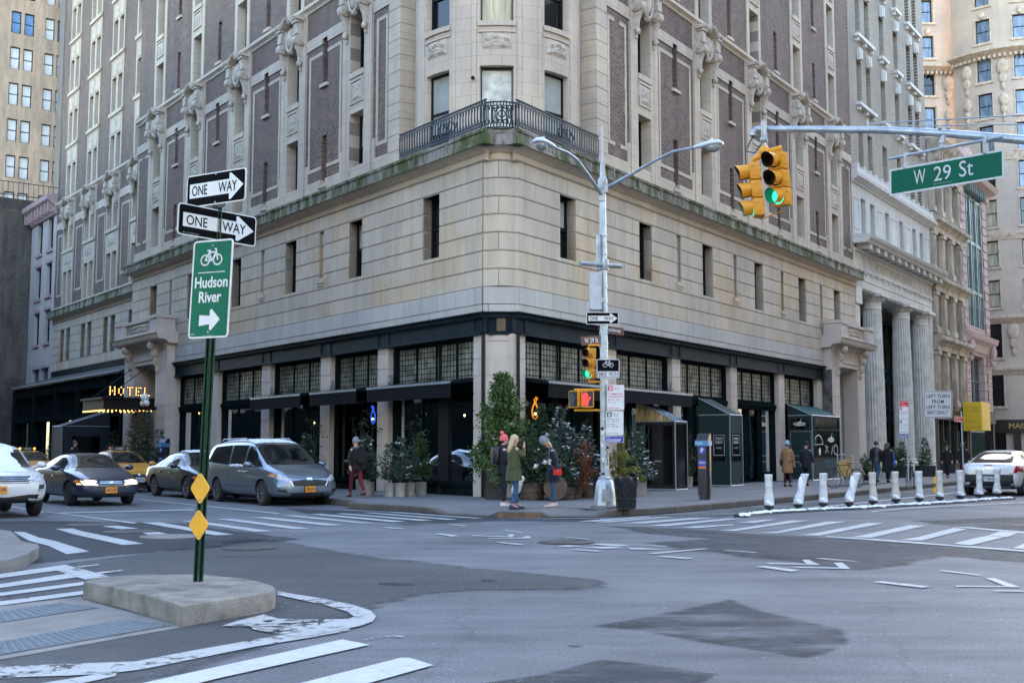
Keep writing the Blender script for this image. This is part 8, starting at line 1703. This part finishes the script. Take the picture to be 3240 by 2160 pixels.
def person(lb, p, rz, top, leg, shoe, h=1.68, arms=None, legs=None, hem=None, hat=None, hair=None, nod=0, lean=0, wide=1., mitt=None, bare=False, scarf=None, flare=1.):
    """front = +x; one continuous body with clothes, hair and hat as parts; arms/legs = joint offsets from the usual pose"""
    o = thing('person', lb, 'person', p, rz); k = h/1.70; V = lambda x, y, z: Vector((x*k+lean*max(0, z-.9)*k, y*k, z*k))
    J = {'pel': V(0, 0, .93), 'wst': V(0, 0, 1.08), 'cst': V(0, 0, 1.28), 'nk': V(0, 0, 1.43), 'nk2': V(.015+nod*.03, 0, 1.50), 'hd': V(.03+nod*.09, 0, 1.575-nod*.01), 'hd2': V(.03+nod*.13, 0, 1.635-nod*.03)}
    a = {'elL': (0, .235, 1.13), 'wrL': (.06, .25, .89), 'elR': (0, -.235, 1.13), 'wrR': (.06, -.25, .89)}; a.update(arms or {})
    l = {'knL': (.02, .095, .49), 'anL': (-.02, .10, .09), 'knR': (.02, -.095, .49), 'anR': (-.02, -.10, .09)}; l.update(legs or {})
    for s, q in (('L', 1), ('R', -1)):
        J['sh'+s] = V(0, q*.165*wide, 1.385); J['el'+s] = V(*a['el'+s]); J['wr'+s] = V(*a['wr'+s]); J['hp'+s] = V(0, q*.085, .88); J['kn'+s] = V(*l['kn'+s]); J['an'+s] = V(*l['an'+s]); J['to'+s] = J['an'+s]+V(.14, q*.02, -.05)-V(0, 0, 0)
        if s in a.get('toe', ''): pass
    R = dict(pel=.125, wst=.11, cst=.125, nk=.055, nk2=.05, hd=.083, hd2=.078, sh=.06, el=.043, wr=.028, hp=.085, kn=.055, an=.038, to=.03)
    P = {n: (tuple(c), R[n if n in R else n[:2]]*k) for n, c in J.items()}
    E = [('pel', 'wst'), ('wst', 'cst'), ('cst', 'nk'), ('nk', 'nk2'), ('nk2', 'hd'), ('hd', 'hd2')]
    P['nose'] = (tuple(J['hd']+V(.105, 0, .0)-V(0, 0, 0)), .012*k); E.append(('hd', 'nose'))
    for s, q in (('L', 1), ('R', -1)):
        E += [('cst', 'sh'+s), ('sh'+s, 'el'+s), ('el'+s, 'wr'+s), ('pel', 'hp'+s), ('hp'+s, 'kn'+s), ('kn'+s, 'an'+s), ('an'+s, 'to'+s)]
        d = (J['wr'+s]-J['el'+s]).normalized(); side = d.cross(Vector((1, 0, .01)) if abs(d.x) < .7 else Vector((0, 0, 1))).normalized(); pal = d.cross(side).normalized()
        b = J['wr'+s]+d*.065*k; P['pm'+s] = (tuple(b), (.034*k, .016*k)); E.append(('wr'+s, 'pm'+s))
        for i, (o_, L) in enumerate(((-.030, .062), (-.010, .074), (.010, .070), (.029, .054))):
            f1 = b+side*o_*k+d*(.03+L*.45)*k; f2 = f1+(d*.8+pal*.6).normalized()*L*.5*k; P[f'f{i}a{s}'] = (tuple(f1), .009*k); P[f'f{i}b{s}'] = (tuple(f2), .0075*k); E += [('pm'+s, f'f{i}a{s}'), (f'f{i}a{s}', f'f{i}b{s}')]
        t1 = J['wr'+s]+d*.035*k-side*.042*k; t2 = t1+(d*.8-side*.3+pal*.3).normalized()*.04*k; P['t1'+s] = (tuple(t1), .011*k); P['t2'+s] = (tuple(t2), .009*k); E += [('wr'+s, 't1'+s), ('t1'+s, 't2'+s)]
    skinmesh('body', P, E, skin, o)
    # head details
    hc = J['hd']+V(.0, 0, .02)-V(0, 0, 0); hc = (J['hd']+J['hd2'])/2
    m = MB(); [m.ball(tuple(J['hd']+Vector((.075*k, s*.032*k, .025*k))), .012*k, None, .009*k, 8, 5) for s in (-1, 1)]; m.build('eyes', M('dark_eyes', (.02, .015, .012), .3), o)
    m = MB(); m.ball(tuple(J['hd']+Vector((.078*k, 0, -.045*k))), .012*k, .024*k, .007*k, 8, 5); m.build('mouth', M('lips', (.40, .13, .12), .5), o)
    m = MB(); [m.ball(tuple(J['hd']+Vector((.0, s*.084*k, .0))), .022*k, .012*k, .032*k, 8, 5) for s in (-1, 1)]; m.build('ears', skin, o)
    if hair:
        mt, ln = hair; m = MB(); m.ball(tuple(hc+Vector((-.018*k, 0, .022*k))), .100*k, .098*k, .098*k, 14, 9)
        if ln: m.loft([[tuple(hc+Vector((-.055*k+.055*k*math.cos(t*math.pi/6)*w-lean*0-e*.1*k, .10*k*w*math.sin(t*math.pi/6), .03*k-e*ln*k))) for t in range(12)] for e, w in ((0, .95), (.3, 1.05), (.65, 1.0), (.92, .7), (1, .3))])
        m.build('hair', mt, o, 60)
    if hat:
        mt, kind = hat; m = MB(); rings = []
        for z, r in ((-.01, .108), (.02, .112), (.05, .110), (.055, .104), (.10, .092), (.14, .062), (.16, .02)): c = hc+Vector((-.012*k+nod*z*.5*k, 0, (z+.005)*k)); rings.append([tuple(c+Vector((r*k*math.cos(t*math.pi/9)*1.02, r*k*math.sin(t*math.pi/9)*.95, -nod*.3*r*k*math.cos(t*math.pi/9)))) for t in range(18)])
        m.loft(rings)
        if kind == 'pom': m.ball(tuple(hc+Vector((-.06*k, 0, .19*k))), .052*k)
        m.build('knit_hat', mt, o, 60)
    if scarf: m = MB(); m.lathe([(.085*k, 0), (.10*k, .03*k), (.09*k, .07*k), (.07*k, .09*k)], tuple(J['nk']+Vector((.005, 0, -.02*k))), 14); m.build('scarf', scarf, o, 60)
    # coat: torso loft and sleeves
    hz = hem or .86; m = MB(); prof_ = [(hz, .165*flare, .205*flare), ((hz+.98)/2, .165*(1+flare)/2, .205*(1+flare)/2), (.98, .150, .195), (1.10, .135, .18), (1.27, .140, .205*wide), (1.37, .115, .20*wide), (1.42, .085, .14*wide), (1.46, .068, .075)]
    prof_ = [q for i, q in enumerate(prof_) if i == 0 or q[0] > prof_[0][0]+.03]
    m.loft([[tuple(V(rx*math.cos(t*math.pi/10)*(1+.04*math.sin(3*t+z*9)), ry*math.sin(t*math.pi/10), z)) for t in range(20)] for z, rx, ry in prof_]); m.build('coat', top, o, 60)
    for s in 'LR':
        skinmesh('sleeve', {'a': (tuple(J['sh'+s]*.97+J['cst']*.03), .074*k), 'm': (tuple((J['sh'+s]+J['el'+s])/2), .068*k), 'b': (tuple(J['el'+s]), .062*k), 'c': (tuple((J['el'+s]+J['wr'+s])/2), .056*k), 'd': (tuple(J['wr'+s]), .044*k)}, [('a', 'm'), ('m', 'b'), ('b', 'c'), ('c', 'd')], top, o)
        if mitt: m = MB(); d = (J['wr'+s]-J['el'+s]).normalized(); m.ball(tuple(J['wr'+s]+d*.06*k), .055*k, .048*k, .055*k, 10, 6); m.ball(tuple(J['wr'+s]+d*.05*k+Vector((.03, 0, .035))*k), .022*k); m.build('mitten', mitt, o, 60)
    skinmesh('trousers', {'p': (tuple(J['pel']), .13*k), **{n+s: (tuple(c), r*k) for s in 'LR' for n, c, r in (('h', J['hp'+s], .098), ('m', (J['hp'+s]+J['kn'+s])/2, .085), ('k', J['kn'+s], .066), ('c', (J['kn'+s]+J['an'+s])/2, .062), ('a', J['an'+s]+Vector((0, 0, .02)), .05))}}, [e for s in 'LR' for e in (('p', 'h'+s), ('h'+s, 'm'+s), ('m'+s, 'k'+s), ('k'+s, 'c'+s), ('c'+s, 'a'+s))], leg, o)
    for s, q in (('L', 1), ('R', -1)):
        c = J['an'+s]; zf = max(0, c.z-.09*k); m = MB(); m.loft([[(c.x+x*k, c.y+w*k*math.cos(t*math.pi/6), zf+max(0, (zc+hh*math.sin(t*math.pi/6)))*k) for t in range(12)] for x, w, hh, zc in ((-.075, .025, .03, .04), (-.06, .038, .055, .05), (0, .042, .065, .055), (.07, .046, .045, .04), (.14, .046, .03, .03), (.19, .03, .018, .02))]); m.build('shoe', shoe, o, 60)
    return o, J, k
olive = cloth('olive_parka', (.062, .066, .026)); navy = cloth('navy_wool', (.010, .013, .030)); pinkk = cloth('coral_knit', (.62, .12, .13)); greyk = cloth('grey_knit', (.20, .21, .22)); wknit = cloth('white_knit', (.60, .58, .54)); camel = cloth('camel_wool', (.27, .15, .07)); red_t = cloth('wine_red', (.13, .012, .018))
A_, J, k = person('woman in a coral bobble hat and black coat with a black backpack', gp(1592, 1602, .15), R_(12), black, black, wsh, 1.66, hem=.80, hat=(pinkk, 'pom'), hair=(brown_h, 0), scarf=black, arms={'wrL': (.16, .16, 1.05), 'wrR': (.16, -.16, 1.05)}, legs={'anL': (.02, .07, .09), 'knL': (.03, .08, .49)})
m = MB(); m.loft([[(-.15*k-d, y*w, z) for y, z in rr(.30, .42, .08, 3, -.15, 1.0)] for d, w in ((0, .9), (.06, 1), (.14, .85))]); m.build('backpack', M('black_leather', (.012, .014, .017), .35, var=.2), A_, 60)
person('blond woman in an olive parka and jeans holding her hand to her mouth', gp(1626, 1610, .15), R_(22), olive, jean, M('navy_trainer', (.02, .025, .06), .6), 1.68, hem=.66, flare=1.12, hair=(blond, .34), arms={'elR': (.14, -.22, 1.18), 'wrR': (.22, -.08, 1.42), 'wrL': (.14, .22, .92)}, legs={'anL': (.10, .07, .09), 'knL': (.08, .08, .5), 'anR': (-.08, -.08, .09)})
C_, J, k = person('woman in a grey bobble hat and long navy coat looking down, white gloves and jeans', gp(1752, 1604, .15), R_(182), navy, jean, M('pale_trainer', (.60, .50, .46), .6), 1.63, hem=.62, flare=1.05, hat=(greyk, 'pom'), hair=(blond, .14), nod=1.1, lean=.10, mitt=wknit, arms={'elR': (.10, -.22, 1.15), 'wrR': (.36, -.20, 1.02), 'elL': (-.06, .24, 1.12), 'wrL': (.14, .18, 1.10)}, legs={'anL': (.05, .06, .09), 'anR': (-.04, -.06, .09)})
o = thing('handbag', 'small red handbag on a thin strap at the navy coat', 'handbag', gp(1752, 1604, .15)+Vector((-.02, -.30, .76))); m = MB(); m.loft([[(x, y, z) for x, z in rr(.20, .14, .03, 3, 0, 0)] for y in (-.03, .03)]); m.build('bag', M('red_leather', (.55, .012, .012), .35, var=.1), o, 40); m = MB(); m.box(.08, .13, -.036, -.03, .08, .11); m.build('clasp', chrome, o); m = MB(); m.tube([(.01, 0, .12), (-.10, .04, .36), (-.08, .12, .62)], .006, 4); m.tube([(.18, 0, .12), (.19, .06, .34)], .006, 4); m.build('strap', camel, o)
o = thing('cup', 'white paper cup in the gloved hand of the woman in navy', 'cup', gp(1752, 1604, .15)+Vector((-.10, -.22, 1.05))); m = MB(); m.lathe([(.03, -.05), (.042, .06), (.045, .062), (.04, .075), (.01, .075)], seg=14); m.build('cup_body', wsh, o, 40)
o = thing('cloth_bag', 'white knitted bundle hanging behind the jeans of the blond woman', 'bag', gp(1636, 1604, .15)+Vector((0, .15, 0))); r = random.Random(8); m = MB(); m.loft([[((.0+dx)+rx*math.cos(t*math.pi/8)*(1+.12*math.sin(3*t)), .10*math.sin(t*math.pi/8), z) for t in range(16)] for z, rx, dx in ((.28, .03, -.06), (.34, .10, -.03), (.5, .12, 0), (.62, .09, .05), (.70, .04, .09))]); m.build('bundle', wknit, o, 60); m = MB(); m.ball((.12, 0, .66), .06, .06, .075, 12, 8); m.build('knit_hat', wknit, o, 60)
D_, J, k = person('person in wine red trousers and a fur collared coat walking beside the minivan', gp(1127, 1573, .15), math.atan2(D1.y, D1.x), black, red_t, M('brown_boot', (.09, .04, .025), .6), 1.66, hem=.80, hat=(greyk, ''), lean=.06, scarf=cloth('fur_collar', (.22, .17, .12), .4), legs={'knL': (.16, .08, .52), 'anL': (.22, .08, .10), 'knR': (-.10, -.09, .48), 'anR': (-.30, -.10, .16)}, arms={'wrL': (-.10, .26, .90), 'wrR': (.22, -.22, .95)})
m = MB(); m.loft([[(-.14*k-d, y*w, z) for y, z in rr(.30, .44, .08, 3, -.15, .98)] for d, w in ((0, .9), (.06, 1), (.15, .85))]); m.build('backpack', black, D_, 60)
WA = AR; stp = {'knL': (.12, .08, .51), 'anL': (.20, .08, .09), 'knR': (-.05, -.09, .48), 'anR': (-.22, -.09, .12)}
E_, J, k = person('woman in a camel coat and pale blue hat walking away along the avenue', gat(2490, 42.3), WA, camel, cloth('dark_brown', (.025, .014, .012)), M('dark_boot', (.02, .015, .013), .5), 1.64, hem=.52, flare=1.05, hat=(cloth('pale_blue_knit', (.26, .40, .46)), ''), hair=(brown_h, 0))
m = MB(); m.ball((.02, .24, .88), .10, .05, .14, 10, 7); m.tube([(.0, .2, 1.0), (0, .18, 1.36)], .012, 5); m.build('shoulder_bag', black, E_, 60)
person('person in a dark navy coat and black hat walking beside the camel coat', gat(2550, 43.2), WA, navy, black, black, 1.62, hem=.70, hat=(black, ''), legs=stp)
person('man in a black leather jacket and jeans walking away with a companion', gat(2772, 47.5), WA, M('black_leather', (.012, .014, .017), .35, var=.2), jean, black, 1.70, hem=.86, hair=(brown_h, 0), wide=1.12, legs=stp)
H_, J, k = person('woman in a long black coat carrying a bright blue bag', gat(2807, 47.0), WA, black, black, black, 1.62, hem=.45, flare=1.25, hair=(brown_h, .22), legs=stp)
m = MB(); m.ball((.0, -.30, .78), .16, .07, .13, 12, 8); m.tube([(-.08, -.29, .88), (0, -.24, 1.3), (.08, -.29, .88)], .012, 5); m.build('blue_bag', M('blue_bag_leather', (.03, .12, .38), .4, var=.1), H_, 60)
person('woman in a black padded coat walking towards the camera past the bank', gat(2996, 55), R_(-124), black, black, black, 1.55, hem=.68, hair=(brown_h, .15), legs=stp)
person('man in a dark coat standing behind the white saloon', gat(3046, 51), R_(-124), black, black, black, 1.66, hem=.75, hair=(brown_h, 0), scarf=black)
person('person on the pavement behind the dark blue saloon, only the head showing', gat(236, 48.5), R_(-20), black, black, black, 1.72, hair=(brown_h, 0))
